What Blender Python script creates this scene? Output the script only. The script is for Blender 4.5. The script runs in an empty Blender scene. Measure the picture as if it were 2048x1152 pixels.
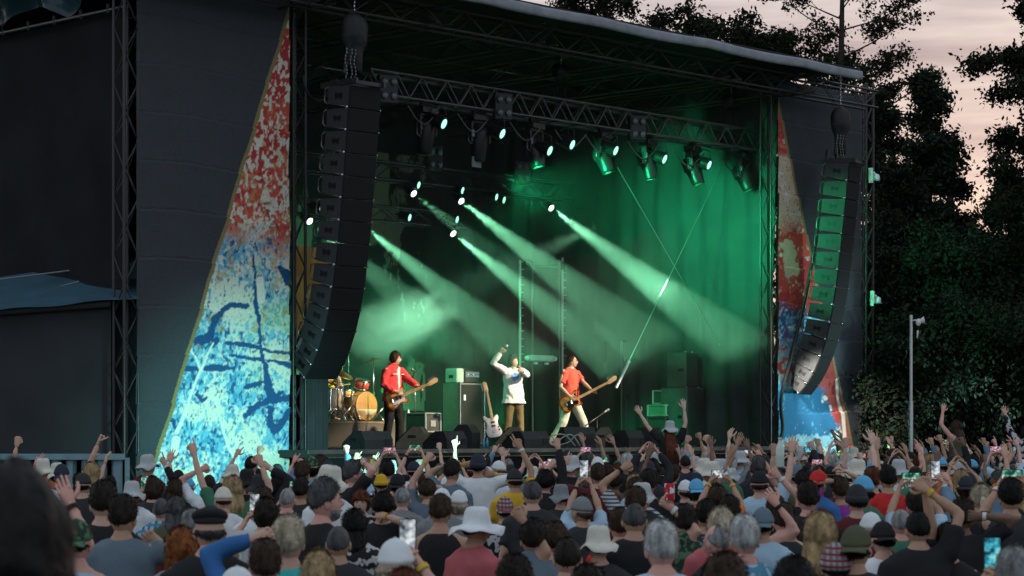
import bpy, math, random
import numpy as np
from mathutils import Vector, Matrix, Euler

random.seed(7)
RNG = np.random.default_rng(7)
sc = bpy.context.scene
COL = sc.collection
R = math.radians

# ------------------------------------------------------------------ camera
F, CH, HOR = 4500.0, 2.10, 866.0          # focal length in photo pixels, camera height, horizon row
cam = bpy.data.cameras.new("camera")
cam.sensor_width = 36.0
cam.lens = 36.0 * F / 2048.0
cam.shift_y = (HOR - 576.0) / 2048.0
cam.clip_start = 0.1
cam.clip_end = 3000.0
cam.dof.use_dof = True
cam.dof.focus_distance = 41.0
cam.dof.aperture_fstop = 6.0
cam_o = bpy.data.objects.new("camera", cam)
cam_o.location = (0, 0, CH)
cam_o.rotation_euler = (R(90), 0, 0)
COL.objects.link(cam_o)
sc.camera = cam_o

# ------------------------------------------------------------------ sky: dusk, pink towards the sunset, slate blue overhead
SUN_EL, SUN_AZ = R(2.0), R(16.0)          # sun almost down, ahead and a little to the right
SKY_NISHITA = 0.016
SKY_CLOUD = 0.74
world = bpy.data.worlds.new("World")
sc.world = world
world.use_nodes = True
wt = world.node_tree
wt.nodes.clear()
def wn(t, **k):
    n = wt.nodes.new(t)
    for a, b in k.items(): setattr(n, a, b)
    return n
def wl(a, b): wt.links.new(a, b)
sky = wn("ShaderNodeTexSky", sky_type='NISHITA', sun_disc=False, sun_elevation=SUN_EL, sun_rotation=SUN_AZ)
bg1 = wn("ShaderNodeBackground"); bg1.inputs[1].default_value = SKY_NISHITA
wl(sky.outputs[0], bg1.inputs[0])
tc = wn("ShaderNodeTexCoord")
sep = wn("ShaderNodeSeparateXYZ"); wl(tc.outputs["Generated"], sep.inputs[0])
ramp = wn("ShaderNodeValToRGB")           # colour by height above the horizon
for i, (p, c) in enumerate([(0.0, (1.0, .72, .55)), (.06, (1.0, .82, .74)), (.13, (.96, .82, .80)), (.32, (.74, .80, .86)), (1.0, (.64, .90, 1.05))]):
    e = ramp.color_ramp.elements[i] if i < 2 else ramp.color_ramp.elements.new(p)
    e.position = p; e.color = (*c, 1)
wl(sep.outputs[2], ramp.inputs[0])
anti = wn("ShaderNodeMapRange"); anti.inputs[1].default_value = .55; anti.inputs[2].default_value = -.4
wl(sep.outputs[1], anti.inputs[0])
mxa = wn("ShaderNodeMix", data_type='RGBA'); wl(anti.outputs[0], mxa.inputs[0]); wl(ramp.outputs[0], mxa.inputs[6]); mxa.inputs[7].default_value = (.76, .92, 1.06, 1)
mp = wn("ShaderNodeMapping"); mp.inputs["Scale"].default_value = (5, 5, 42); wl(tc.outputs["Generated"], mp.inputs[0])
nz = wn("ShaderNodeTexNoise"); nz.inputs["Scale"].default_value = 1.0; nz.inputs["Detail"].default_value = 5; nz.inputs["Roughness"].default_value = .55
wl(mp.outputs[0], nz.inputs[0])
cr = wn("ShaderNodeValToRGB"); cr.color_ramp.elements[0].position = .46; cr.color_ramp.elements[1].position = .66
wl(nz.outputs[0], cr.inputs[0])
mxc = wn("ShaderNodeMix", data_type='RGBA'); wl(cr.outputs[0], mxc.inputs[0]); wl(mxa.outputs[2], mxc.inputs[6]); mxc.inputs[7].default_value = (.44, .39, .46, 1)
bg2 = wn("ShaderNodeBackground"); bg2.inputs[1].default_value = SKY_CLOUD
wl(mxc.outputs[2], bg2.inputs[0])
add = wn("ShaderNodeAddShader"); wl(bg1.outputs[0], add.inputs[0]); wl(bg2.outputs[0], add.inputs[1])
wo = wn("ShaderNodeOutputWorld"); wl(add.outputs[0], wo.inputs[0])

# ------------------------------------------------------------------ the last of the sun
sl = bpy.data.lights.new("sun", 'SUN'); sl.energy = 0.12; sl.angle = R(10); sl.color = (1, .72, .55)
so = bpy.data.objects.new("sun", sl); COL.objects.link(so)
sd = Vector((math.sin(SUN_AZ) * math.cos(SUN_EL), math.cos(SUN_AZ) * math.cos(SUN_EL), math.sin(SUN_EL)))
so.rotation_euler = sd.to_track_quat('Z', 'Y').to_euler()
so.location = sd * 200

sc.view_settings.view_transform = 'Standard'
sc.view_settings.look = 'None'
sc.view_settings.exposure = 0.0
sc.view_settings.gamma = 1.0
sc.view_settings.use_curve_mapping = False
sc.cycles.use_denoising = True
sc.cycles.max_bounces = 6
sc.cycles.diffuse_bounces = 3
sc.cycles.volume_bounces = 0
sc.cycles.transparent_max_bounces = 12
sc.cycles.sample_clamp_indirect = 3.0
sc.cycles.volume_step_rate = 1.0

# ------------------------------------------------------------------ stage frame: a along the stage front, b into the stage, h up
PHI = math.atan2(.725, .689)
D = Vector((math.cos(PHI), math.sin(PHI), 0)); N = Vector((-math.sin(PHI), math.cos(PHI), 0))
S0 = Vector(((590 - 1024) / F * 36.2, 36.2, 0))
DECK = 1.83
def S(a, b, h=0.0): return S0 + D * a + N * b + Vector((0, 0, h))
def at(px, py, Y): return Vector(((px - 1024) / F * Y, Y, CH + (HOR - py) / F * Y))
def ray_plane(px, py, p, n):
    d = Vector(((px - 1024) / F, 1, (HOR - py) / F)); o = Vector((0, 0, CH))
    return o + d * ((p - o).dot(n) / d.dot(n))
def P(px, py, b): return ray_plane(px, py, S(0, b), N)        # point of the photo on the stage plane at depth b
def Q(px, py, a): return ray_plane(px, py, S(a, 0), D)        # ... on the cross plane at a
def ab(p): q = p - S0; return q.dot(D), q.dot(N), p.z
def pab(px, py, b): return ab(P(px, py, b))
def proj(p): return 1024 + p[0] / p[1] * F, HOR - (p[2] - CH) / p[1] * F

# lamps: (name, position, target, watts, colour, full angle, blend, radius)
GREEN = (.02, 1.0, .37); MINT = (.38, 1.0, .58); WARM = (1.0, .80, .56); TEAL = (.12, .85, .95)
LAMPS = []
def lamp(name, pos, tgt, w, col, ang, blend=.3, rad=.05):
    l = bpy.data.lights.new(name, 'SPOT'); l.energy = w; l.color = col; l.spot_size = R(ang); l.spot_blend = blend; l.shadow_soft_size = rad
    o = bpy.data.objects.new(name, l); COL.objects.link(o); o.location = pos
    o.rotation_euler = (Vector(pos) - Vector(tgt)).to_track_quat('Z', 'Y').to_euler()
    return o
# green wash over the right hand drape, the back of the stage and the roof
lamp("wash_light", S(5.2, .3, 6.6), S(13.1, 2.0, 6.2), 6800, GREEN, 44, 1.0, .15)
lamp("wash_light", S(9.6, .2, 6.3), S(13.1, 1.2, 5.9), 800, GREEN, 70, 1.0, .15)
lamp("wash_light", S(6.0, .3, 6.6), S(9.8, 7.6, 2.6), 1900, GREEN, 50, .9, .15)
lamp("wash_light", S(12.3, 6.6, 2.3), S(7.6, 8.6, 4.0), 420, GREEN, 80, .9, .15)
lamp("wash_light", S(3.0, 4.6, 6.6), S(9.5, 3.4, 1.4), 900, GREEN, 44, .9, .15)
# white-green key that lights the smoke behind the guitarist
lamp("smoke_light", S(12.6, 4.6, 6.6), P(790, 650, 6.8), 11000, MINT, 17, .9, .1)
# front light on the band
for a_, b_, h_, w, ang in ((4.6, 2.3, .8, 15000, 12), (7.2, 1.9, .9, 14000, 12), (8.7, 1.7, .8, 14000, 12), (7.0, 5.9, .8, 22000, 11)):
    lamp("front_light", S(a_ + 3.4, -7.5, 8.2), S(a_, b_, DECK + h_), w, WARM, ang, .5, .06)
lamp("front_light", S(13.5, -7.0, 7.6), S(11.6, 2.6, 2.7), 7000, WARM, 12, .6, .06)  # added warm spot, only to make the side fill speakers readable
lamp("wash_light", S(7.6, -.3, 6.6), S(12.95, -1.0, 5.9), 1300, GREEN, 30, .6, .1)
# unseen low spots before the stage that light the banners
lamp("banner_light", S(-3.2, -7.0, 2.2), S(-1.2, 0, 1.6), 2500, (.30, .95, .85), 50, 1.0, .3)
lamp("banner_light", S(16.5, -5.0, 2.4), S(14.2, 0, 3.6), 1300, (.55, .92, .92), 60, 1.0, .3)
lamp("wash_light", S(8.4, .2, 6.0), S(11.9, 2.8, 2.6), 1500, GREEN, 24, .8, .1)  # added green spot that lifts the side fill fronts out of the dark
lamp("array_light", S(9.4, -1.6, 4.4), S(12.75, -.9, 3.2), 4200, (1, .95, .85), 21, .8, .1)

# ------------------------------------------------------------------ materials
MATS = {}
def mat(name, col, rough=.6, metal=0.0, var=.18, scale=6.0, bump=0.0, bscale=60.0, emit=None, estr=1.0, stretch=(1, 1, 1), spec=.35, attr=None):
    if name in MATS: return MATS[name]
    m = bpy.data.materials.new(name); MATS[name] = m
    m.use_nodes = True
    t = m.node_tree; b = t.nodes["Principled BSDF"]
    b.inputs["Roughness"].default_value = rough; b.inputs["Metallic"].default_value = metal
    b.inputs["Specular IOR Level"].default_value = spec
    tc = t.nodes.new("ShaderNodeTexCoord"); mp = t.nodes.new("ShaderNodeMapping"); mp.inputs["Scale"].default_value = stretch
    t.links.new(tc.outputs["Object"], mp.inputs[0])
    nz = t.nodes.new("ShaderNodeTexNoise"); nz.inputs["Scale"].default_value = scale; nz.inputs["Detail"].default_value = 4
    t.links.new(mp.outputs[0], nz.inputs[0])
    mr = t.nodes.new("ShaderNodeMapRange"); mr.inputs[1].default_value = .3; mr.inputs[2].default_value = .7
    mr.inputs[3].default_value = 1 - var; mr.inputs[4].default_value = 1 + var
    t.links.new(nz.outputs[0], mr.inputs[0])
    mx = t.nodes.new("ShaderNodeVectorMath"); mx.operation = 'SCALE'
    if attr:
        at_ = t.nodes.new("ShaderNodeVertexColor"); at_.layer_name = attr
        t.links.new(at_.outputs[0], mx.inputs[0])
    else:
        mx.inputs[0].default_value = col
    t.links.new(mr.outputs[0], mx.inputs["Scale"])
    t.links.new(mx.outputs[0], b.inputs["Base Color"])
    if bump:
        n2 = t.nodes.new("ShaderNodeTexNoise"); n2.inputs["Scale"].default_value = bscale; n2.inputs["Detail"].default_value = 3
        t.links.new(mp.outputs[0], n2.inputs[0])
        bp = t.nodes.new("ShaderNodeBump"); bp.inputs["Strength"].default_value = bump; bp.inputs["Distance"].default_value = .02
        t.links.new(n2.outputs[0], bp.inputs["Height"]); t.links.new(bp.outputs[0], b.inputs["Normal"])
    if emit:
        b.inputs["Emission Color"].default_value = (*emit, 1); b.inputs["Emission Strength"].default_value = estr
    return m
def cloth(name, col): return mat("cloth_" + name, col, .85, 0, .14, 5, .12, 50, spec=.15)

M_BLACK = mat("black_paint", (.012, .012, .013), .55)
M_METAL = mat("grey_metal", (.16, .16, .165), .35, .85, .2)
M_DARKMETAL = mat("dark_metal", (.05, .05, .052), .4, .6, .2)
M_CHROME = mat("chrome", (.65, .65, .66), .18, 1.0, .05)
M_WHITE = mat("white_paint", (.72, .72, .70), .4)
M_SPEAKER = mat("speaker_shell", (.045, .047, .05), .55, 0, .15, 12, .2, 120)
M_GRILLE = mat("speaker_grille", (.007, .007, .008), .8, 0, .2, 60, .5, 300)
M_LOGO = mat("logo_plate", (.008, .008, .008), .5)
M_PIN = mat("rigging_pin", (.55, .57, .6), .25, 1.0, .05)
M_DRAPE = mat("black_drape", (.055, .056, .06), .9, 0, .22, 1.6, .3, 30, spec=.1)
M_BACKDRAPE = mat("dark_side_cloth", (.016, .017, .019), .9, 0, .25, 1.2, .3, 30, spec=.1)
M_DECK = mat("stage_deck", (.025, .024, .023), .6, 0, .3, 3, .1)
M_ROOFUNDER = mat("roof_membrane", (.009, .009, .010), .7, 0, .3, 1.0, .2, 12)
M_ROOFEDGE = mat("roof_edge_fabric", (.25, .27, .30), .75, 0, .18, 4, .35, 25)
M_TARP = mat("blue_tarpaulin", (.012, .045, .06), .22, 0, .4, 1.2, .5, 9)
M_TENT = mat("tent_canvas", (.032, .085, .12), .6, 0, .2, 2, .3, 14)
M_GROUND = mat("trampled_grass", (.045, .055, .028), .95, 0, .5, 1.5, .4, 20)
M_CONTAINER = mat("container_steel", (.20, .33, .37), .55, .1, .25, 2, .1)
M_BARK = mat("bark", (.03, .024, .02), .9, 0, .35, 9, .6, 40)
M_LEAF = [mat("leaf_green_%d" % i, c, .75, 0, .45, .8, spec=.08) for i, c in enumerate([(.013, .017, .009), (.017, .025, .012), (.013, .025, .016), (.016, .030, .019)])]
M_GOLD = mat("gold_edge", (.38, .29, .10), .6)
M_CABLE = mat("black_cable", (.015, .015, .015), .5)
M_WIRE = mat("steel_wire", (.30, .32, .31), .3, .8, .1)

# ------------------------------------------------------------------ mesh builder
class MB:
    def __init__(s): s.v = []; s.f = []; s.m = []; s.sm = []; s.mi = 0; s.smooth = False
    def add(s, vs, fs):
        k = len(s.v); s.v.extend([tuple(p) for p in vs]); s.f.extend([tuple(i + k for i in q) for q in fs])
        s.m.extend([s.mi] * len(fs)); s.sm.extend([s.smooth] * len(fs)); return s
    def box(s, c, d, M=None):
        x, y, z = d[0] / 2, d[1] / 2, d[2] / 2; c = Vector(c)
        vs = [Vector((sx * x, sy * y, sz * z)) for sz in (-1, 1) for sy in (-1, 1) for sx in (-1, 1)]
        vs = [(M @ p if M else p) + c for p in vs]
        return s.add(vs, [(0, 2, 3, 1), (4, 5, 7, 6), (0, 1, 5, 4), (2, 6, 7, 3), (0, 4, 6, 2), (1, 3, 7, 5)])
    def bevbox(s, c, d, r, M=None):
        x, y, z = d[0] / 2, d[1] / 2, d[2] / 2; c = Vector(c); rings = []
        def rect(x, y): return [(-x + r, -y), (x - r, -y), (x, -y + r), (x, y - r), (x - r, y), (-x + r, y), (-x, y - r), (-x, -y + r)]
        vs = []
        for (zz, k) in ((-z, r), (-z + r, 0), (z - r, 0), (z, r)):
            vs += [Vector((p[0], p[1], zz)) for p in rect(x - k, y - k)]
        vs = [(M @ p if M else p) + c for p in vs]
        fs = [tuple(range(7, -1, -1)), tuple(range(24, 32))]
        for i in range(3):
            for j in range(8):
                a = i * 8 + j; b = i * 8 + (j + 1) % 8; fs.append((a, b, b + 8, a + 8))
        return s.add(vs, fs)
    def tube(s, pts, rad, n=8, ref=None, cap=True, round_=False):
        pts = [Vector(p) for p in pts]; L = len(pts)
        if not isinstance(rad, (list, tuple)): rad = [rad] * L
        if round_:
            d0 = (pts[0] - pts[1]).normalized(); d1 = (pts[-1] - pts[-2]).normalized()
            g = lambda r: r if not isinstance(r, tuple) else min(r)
            sc_ = lambda r, k: r * k if not isinstance(r, tuple) else (r[0] * k, r[1] * k)
            pts = [pts[0] + d0 * g(rad[0]) * .8, pts[0] + d0 * g(rad[0]) * .5] + pts + [pts[-1] + d1 * g(rad[-1]) * .5, pts[-1] + d1 * g(rad[-1]) * .8]
            rad = [sc_(rad[0], .45), sc_(rad[0], .82)] + list(rad) + [sc_(rad[-1], .82), sc_(rad[-1], .45)]
            L = len(pts)
        vs = []; prev = None
        for i in range(L):
            if i == 0: t = pts[1] - pts[0]
            elif i == L - 1: t = pts[-1] - pts[-2]
            else: t = (pts[i + 1] - pts[i]).normalized() + (pts[i] - pts[i - 1]).normalized()
            if t.length < 1e-9: t = Vector((0, 0, 1))
            t = t.normalized()
            if prev is None:
                r_ = Vector(ref) if ref is not None else (Vector((1, 0, 0)) if abs(t.x) < .9 else Vector((0, 1, 0)))
            else: r_ = prev
            u = (r_ - t * r_.dot(t))
            if u.length < 1e-6: u = t.orthogonal()
            u.normalize(); w = t.cross(u); prev = u
            rx, ry = rad[i] if isinstance(rad[i], tuple) else (rad[i], rad[i])
            for k in range(n):
                an = 2 * math.pi * k / n
                vs.append(pts[i] + u * (rx * math.cos(an)) + w * (ry * math.sin(an)))
        fs = []
        for i in range(L - 1):
            for k in range(n):
                a = i * n + k; b = i * n + (k + 1) % n; fs.append((a, b, b + n, a + n))
        if cap: fs.append(tuple(range(n - 1, -1, -1))); fs.append(tuple(range((L - 1) * n, L * n)))
        return s.add(vs, fs)
    def lathe(s, prof, n=16, M=None, wob=None):
        vs = []; L = len(prof)
        for (r, z) in prof:
            for k in range(n):
                an = 2 * math.pi * k / n; p = Vector((r * math.cos(an), r * math.sin(an), z))
                if wob: p = wob(p, an)
                vs.append(M @ p if M else p)
        fs = []
        for i in range(L - 1):
            for k in range(n):
                a = i * n + k; b = i * n + (k + 1) % n; fs.append((a, b, b + n, a + n))
        fs.append(tuple(range(n - 1, -1, -1))); fs.append(tuple(range((L - 1) * n, L * n)))
        return s.add(vs, fs)
    def prism(s, poly, z0, z1, M=None):
        n = len(poly)
        vs = [Vector((p[0], p[1], z0)) for p in poly] + [Vector((p[0], p[1], z1)) for p in poly]
        if M: vs = [M @ p for p in vs]
        return s.add(vs, [tuple(range(n - 1, -1, -1)), tuple(range(n, 2 * n))] + [(i, (i + 1) % n, n + (i + 1) % n, n + i) for i in range(n)])
    def ell(s, c, r, n=10, m=7, M=None):
        c = Vector(c); vs = [];
        for i in range(m + 1):
            ph = -math.pi / 2 + math.pi * i / m; ph = max(min(ph, 1.5), -1.5)
            for k in range(n):
                an = 2 * math.pi * k / n
                p = Vector((r[0] * math.cos(ph) * math.cos(an), r[1] * math.cos(ph) * math.sin(an), r[2] * math.sin(ph)))
                vs.append((M @ p if M else p) + c)
        fs = []
        for i in range(m):
            for k in range(n):
                a = i * n + k; b = i * n + (k + 1) % n; fs.append((a, b, b + n, a + n))
        fs.append(tuple(range(n - 1, -1, -1))); fs.append(tuple(range(m * n, m * n + n)))
        return s.add(vs, fs)
    def mesh(s, name, mats=()):
        me = bpy.data.meshes.new(name); me.from_pydata(s.v, [], s.f)
        for m in (mats if isinstance(mats, (list, tuple)) else [mats]): me.materials.append(m)
        if len(s.f): me.polygons.foreach_set("material_index", s.m); me.polygons.foreach_set("use_smooth", s.sm)
        me.update(); return me
    def build(s, name, mats, parent=None, **k): return link(name, s.mesh(name, mats), parent, **k)

def link(name, me, parent=None, loc=None, rot=None, scale=None):
    o = bpy.data.objects.new(name, me); COL.objects.link(o)
    if parent is not None: o.parent = parent
    if loc is not None: o.location = loc
    if rot is not None: o.rotation_euler = rot
    if scale is not None: o.scale = scale
    return o
def tag(o, label=None, cat=None, group=None, kind=None):
    for k, v in (("label", label), ("category", cat), ("group", group), ("kind", kind)):
        if v: o[k] = v
    return o
def thing(name, label, cat, loc=(0, 0, 0), rz=0.0, group=None):
    o = bpy.data.objects.new(name, None); o.empty_display_size = .2; COL.objects.link(o)
    o.location = loc; o.rotation_euler = (0, 0, rz)
    return tag(o, label, cat, group)
def structure(o): o["kind"] = "structure"; return o
def copy_tree(o, parent=None):
    c = o.copy(); COL.objects.link(c)
    if parent is not None: c.parent = parent
    for ch in list(o.children): copy_tree(ch, c)
    return c

# ------------------------------------------------------------------ numpy noise
def _h(ix, iy, s): 
    n = (ix.astype(np.int64) * 374761393 + iy.astype(np.int64) * 668265263 + s * 144665) & 0x7fffffff
    n = ((n ^ (n >> 13)) * 1274126177) & 0x7fffffff
    return ((n ^ (n >> 16)) & 0xffff) / 65535.0
def vn(x, y, s=0):
    x = np.asarray(x, float); y = np.asarray(y, float)
    ix = np.floor(x); iy = np.floor(y); fx = x - ix; fy = y - iy
    fx = fx * fx * (3 - 2 * fx); fy = fy * fy * (3 - 2 * fy)
    a = _h(ix, iy, s); b = _h(ix + 1, iy, s); c = _h(ix, iy + 1, s); d = _h(ix + 1, iy + 1, s)
    return (a * (1 - fx) + b * fx) * (1 - fy) + (c * (1 - fx) + d * fx) * fy
def fbm(x, y, s=0, o=4):
    t = 0; k = .5
    for i in range(o): t = t + k * vn(x * 2 ** i + 17.3 * i, y * 2 ** i + 5.1 * i, s + i); k *= .5
    return t / (1 - .5 ** o)
def sm(x, a, b): 
    t = np.clip((x - a) / (b - a), 0, 1); return t * t * (3 - 2 * t)

def grid_mesh(name, Pn, mats, col=None, smooth=True):
    """Pn: (rows, cols, 3) points -> mesh, col (rows, cols, 3) -> colour attribute 'print'"""
    r, c, _ = Pn.shape
    me = bpy.data.meshes.new(name)
    idx = np.arange(r * c).reshape(r, c)
    q = np.stack([idx[:-1, :-1], idx[:-1, 1:], idx[1:, 1:], idx[1:, :-1]], -1).reshape(-1, 4)
    me.vertices.add(r * c); me.vertices.foreach_set("co", Pn.reshape(-1).astype(np.float32))
    me.loops.add(q.size); me.loops.foreach_set("vertex_index", q.reshape(-1).astype(np.int32))
    me.polygons.add(len(q)); me.polygons.foreach_set("loop_start", np.arange(0, q.size, 4, dtype=np.int32))
    me.polygons.foreach_set("use_smooth", np.full(len(q), smooth))
    me.update(calc_edges=True)
    if col is not None:
        a = me.color_attributes.new("print", 'FLOAT_COLOR', 'POINT')
        cc = np.ones((r * c, 4), np.float32); cc[:, :3] = col.reshape(-1, 3); a.data.foreach_set("color", cc.reshape(-1))
    for m in (mats if isinstance(mats, (list, tuple)) else [mats]): me.materials.append(m)
    return me

# ================================================================== SETTING
gr = MB(); gr.add([(-400, -60, 0), (400, -60, 0), (400, 900, 0), (-400, 900, 0)], [(0, 1, 2, 3)])
structure(gr.build("ground", M_GROUND))

# ------------------------------------------------------------------ trusses
_rod = MB(); _rod.smooth = True; _rod.tube([(0, 0, 0), (0, 0, 1)], 1.0, 8); ROD = _rod.mesh("rod", M_METAL)
def rod(name, p, q, r, parent, m=None):
    p = Vector(p); q = Vector(q); d = q - p
    o = link(name, ROD, parent)
    o.rotation_mode = 'QUATERNION'; o.location = p; o.rotation_quaternion = d.to_track_quat('Z', 'Y'); o.scale = (r, r, d.length)
    if m is not None: o.material_slots[0].link = 'OBJECT'; o.material_slots[0].material = m
    return o
def truss(name, label, cat, p, q, w, step, group=None, side=None, m=None, faces=(0, 1, 2, 3), rc=.025, rb=.011):
    """box truss from p to q (world), chords and every brace a part"""
    p = Vector(p); q = Vector(q); L = (q - p).length; t = (q - p) / L
    u = Vector(side) if side is not None else D
    u = (u - t * u.dot(t)).normalized(); v = t.cross(u)
    o = thing(name, label, cat, p, 0, group)
    cs = [(-.5, -.5), (.5, -.5), (.5, .5), (-.5, .5)]
    cp = [u * (c[0] * w) + v * (c[1] * w) for c in cs]
    for c in cp: rod("chord", c, c + t * L, rc, o, m)
    n = max(2, int(L / step))
    for fi in faces:
        a, b = cp[fi], cp[(fi + 1) % 4]
        for i in range(n):
            s0, s1 = L * i / n, L * (i + 1) / n
            if (i + fi) % 2: a_, b_ = b, a
            else: a_, b_ = a, b
            rod("brace", a_ + t * s0, b_ + t * s1, rb, o, m)
    return o

def tower(px, b, label, top=9.55, w=.26):
    a, _, _ = pab(px, 600, b)
    return truss("truss_tower", label, "truss tower", S(a, b, 0), S(a, b, top), w, .42, "truss towers of the stage", D, M_DARKMETAL)
tower(252, .15, "dark lattice truss tower at the outer edge of the big left banner")
tower(588, .25, "dark lattice truss tower between the left banner and the stage opening")
tower(1539, .2, "dark lattice truss tower between the green drape and the narrow right banner")
tower(1729, .15, "dark lattice truss tower at the outer edge of the right banner, carrying cameras")

# ------------------------------------------------------------------ stage deck, skirt
A0, A1, BB = -.35, 12.85, 9.2
st = thing("stage", "black raised festival stage deck with a draped front", "stage", S(0, 0, 0), PHI)
m = MB(); m.box(((A0 + A1) / 2, (BB - .7) / 2, DECK - .06), (A1 - A0, BB + .7, .12)); m.build("deck", M_DECK, st)
m = MB()
for i in range(66):
    x0 = A0 + (A1 - A0) * i / 66; x1 = A0 + (A1 - A0) * (i + 1) / 66
    y0 = -.66 + .03 * math.sin(i * 2.1); y1 = -.66 + .03 * math.sin((i + 1) * 2.1)
    m.add([(x0, y0, .02), (x1, y1, .02), (x1, y1, DECK - .13), (x0, y0, DECK - .13)], [(0, 1, 2, 3)])
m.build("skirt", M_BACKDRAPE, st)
m = MB(); m.box(((A0 + A1) / 2, -.72, DECK - .03), (A1 - A0, .04, .07)); m.build("edge_rail", M_METAL, st)

# roof: membrane on trusses with a rolled pale front edge
EB = -1.3
rh = pab(1365, 78, EB)[2]
rf = thing("stage_roof", "dark stage roof with a pale grey fabric front edge sloping away", "roof", S(0, 0, 0), PHI)
ra0, ra1 = -4.4, pab(1722, 145, EB)[0]
m = MB(); m.box(((ra0 + ra1) / 2, 4.1, rh + .10), (ra1 - ra0, 10.7, .05)); m.build("membrane", M_ROOFUNDER, rf)
rows = []
na, nr = 160, 15
ar = np.linspace(ra0, ra1, na)
for k in range(nr):
    an = 2 * math.pi * k / (nr - 1)
    e_ = 1 / max(abs(math.cos(an)) ** 4 + abs(math.sin(an)) ** 4, 1e-6) ** .25
    rr = (.082 + .008 * (vn(ar * 2.2, ar * 0 + k * .35, 3) - .5) + .006 * vn(ar * 14, ar * 3 + k, 4)) * e_
    sag = .03 * np.abs(np.sin(ar * 1.05)) + .02 * vn(ar * 1.3, ar * 0, 8)
    rows.append(np.stack([ar, EB + rr * .55 * math.cos(an), rh + .02 + rr * 1.05 * math.sin(an) - sag], -1))
link("front_edge", grid_mesh("front_edge", np.array(rows), M_ROOFEDGE), rf)
# trusses under the roof, front to back and across
for i, aa in enumerate((-.2, 2.4, 5.0, 7.6, 10.2, 12.6)):
    truss("roof_truss", "black roof truss running front to back under the stage roof, %s from the left tower" % ("first", "second", "third", "fourth", "fifth", "sixth")[i],
          "roof truss", S(aa, -1.0, rh - .28), S(aa, 9.0, rh - .28), .34, .62, "trusses under the stage roof", Vector((0, 0, 1)), M_METAL, (0, 2), .02, .012)
truss("roof_truss", "long black truss along the front of the stage roof under the pale edge", "roof truss", S(-4.0, -.6, rh - .3), S(15.3, -.6, rh - .3), .34, .5, "trusses under the stage roof", Vector((0, 0, 1)), M_DARKMETAL, (0, 2))
for k, bb in enumerate((1.2, 3.4, 5.6)):
    rp = thing("purlin", "thin steel roof purlin across the stage, %s row from the front edge" % ("first", "second", "third")[k], "purlin", S(0, bb, rh - .06), PHI, "purlins under the stage roof")
    rod("bar", (0, 0, 0), (12.7, 0, 0), .02, rp)

# ------------------------------------------------------------------ drapes
def drape(name, label, a, b, h0, h1, amp, wl, m, sag=0.0, seed=1, cat="drape", nu=240, nv=70, swag=0.0):
    p0, p1 = S(*a), S(*b); L = (p1 - p0).length; t = (p1 - p0) / L; nn = Vector((-t.y, t.x, 0))
    u = np.linspace(0, L, nu)[None, :]; v = np.linspace(0, 1, nv)[:, None]
    ph = 2 * math.pi * (u / wl + .8 * fbm(u * .5, v * 1.2, seed))
    off = amp * np.sin(ph) * (.5 + .8 * fbm(u * .8, v * 2, seed + 5)) + .10 * (fbm(u * .6, v * 4, seed + 9) - .5)
    off = off + swag * np.abs(np.sin((u * .7 + v * (h1 - h0) * .55))) ** 6 - swag * np.abs(np.sin((u * .5 - v * (h1 - h0) * .35 + 1))) ** 8
    h = h0 + (h1 - h0) * v + u * 0
    X = p0.x + t.x * u + nn.x * off; Y = p0.y + t.y * u + nn.y * off
    me = grid_mesh(name, np.stack([X + 0 * h, Y + 0 * h, h], -1), m)
    return tag(link(name, me), label, cat)
SA = pab(1553, 600, .35)[0]
SIDE = drape("side_drape", "tall black drape lit green along the right side of the stage", (SA, .35), (SA, 9.3), DECK, rh + .06, .05, .62, M_DRAPE, seed=2, swag=.10)
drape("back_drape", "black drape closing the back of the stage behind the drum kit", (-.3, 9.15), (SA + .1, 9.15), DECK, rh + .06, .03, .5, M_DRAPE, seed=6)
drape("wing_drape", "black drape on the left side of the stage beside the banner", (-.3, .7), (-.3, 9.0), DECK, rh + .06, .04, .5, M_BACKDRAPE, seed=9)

# painted backdrop: black cloth with splashes of pale paint
def splat_col(u, v):
    n = fbm(u * .9 + 1.5 * fbm(u * 1.3, v * 1.1, 31), v * .55 + 1.2 * fbm(u * .8, v * .9, 35), 41)
    d = fbm(u * 3.5, v * 1.1, 44); f = fbm(u * 11, v * 7, 46)
    k = np.clip(sm(n, .55, .60) * (d > .40) + sm(d * .6 + f * .55, .66, .70) * sm(n, .40, .52), 0, 1)[..., None]
    return (1 - k) * np.array([.02, .021, .022]) + k * np.array([.34, .36, .27])
bu = np.linspace(4.5, 11.55, 220)[None, :]; bv = np.linspace(2.6, 8.3, 170)[:, None]
bc = splat_col(bu + 0 * bv, bv + 0 * bu)
P_ = np.zeros((170, 220, 3)); w_ = .03 * np.sin(bu * 3 + bv)
P_[..., 0] = S0.x + D.x * bu + N.x * (8.85 + w_); P_[..., 1] = S0.y + D.y * bu + N.y * (8.85 + w_); P_[..., 2] = bv
M_PRINTDARK = mat("backdrop_paint", (0, 0, 0), .85, 0, .1, 20, attr="print")
tag(link("painted_backdrop", grid_mesh("painted_backdrop", P_, M_PRINTDARK, bc)), "dark backdrop cloth splashed with pale paint behind the drum kit", "backdrop")

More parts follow.
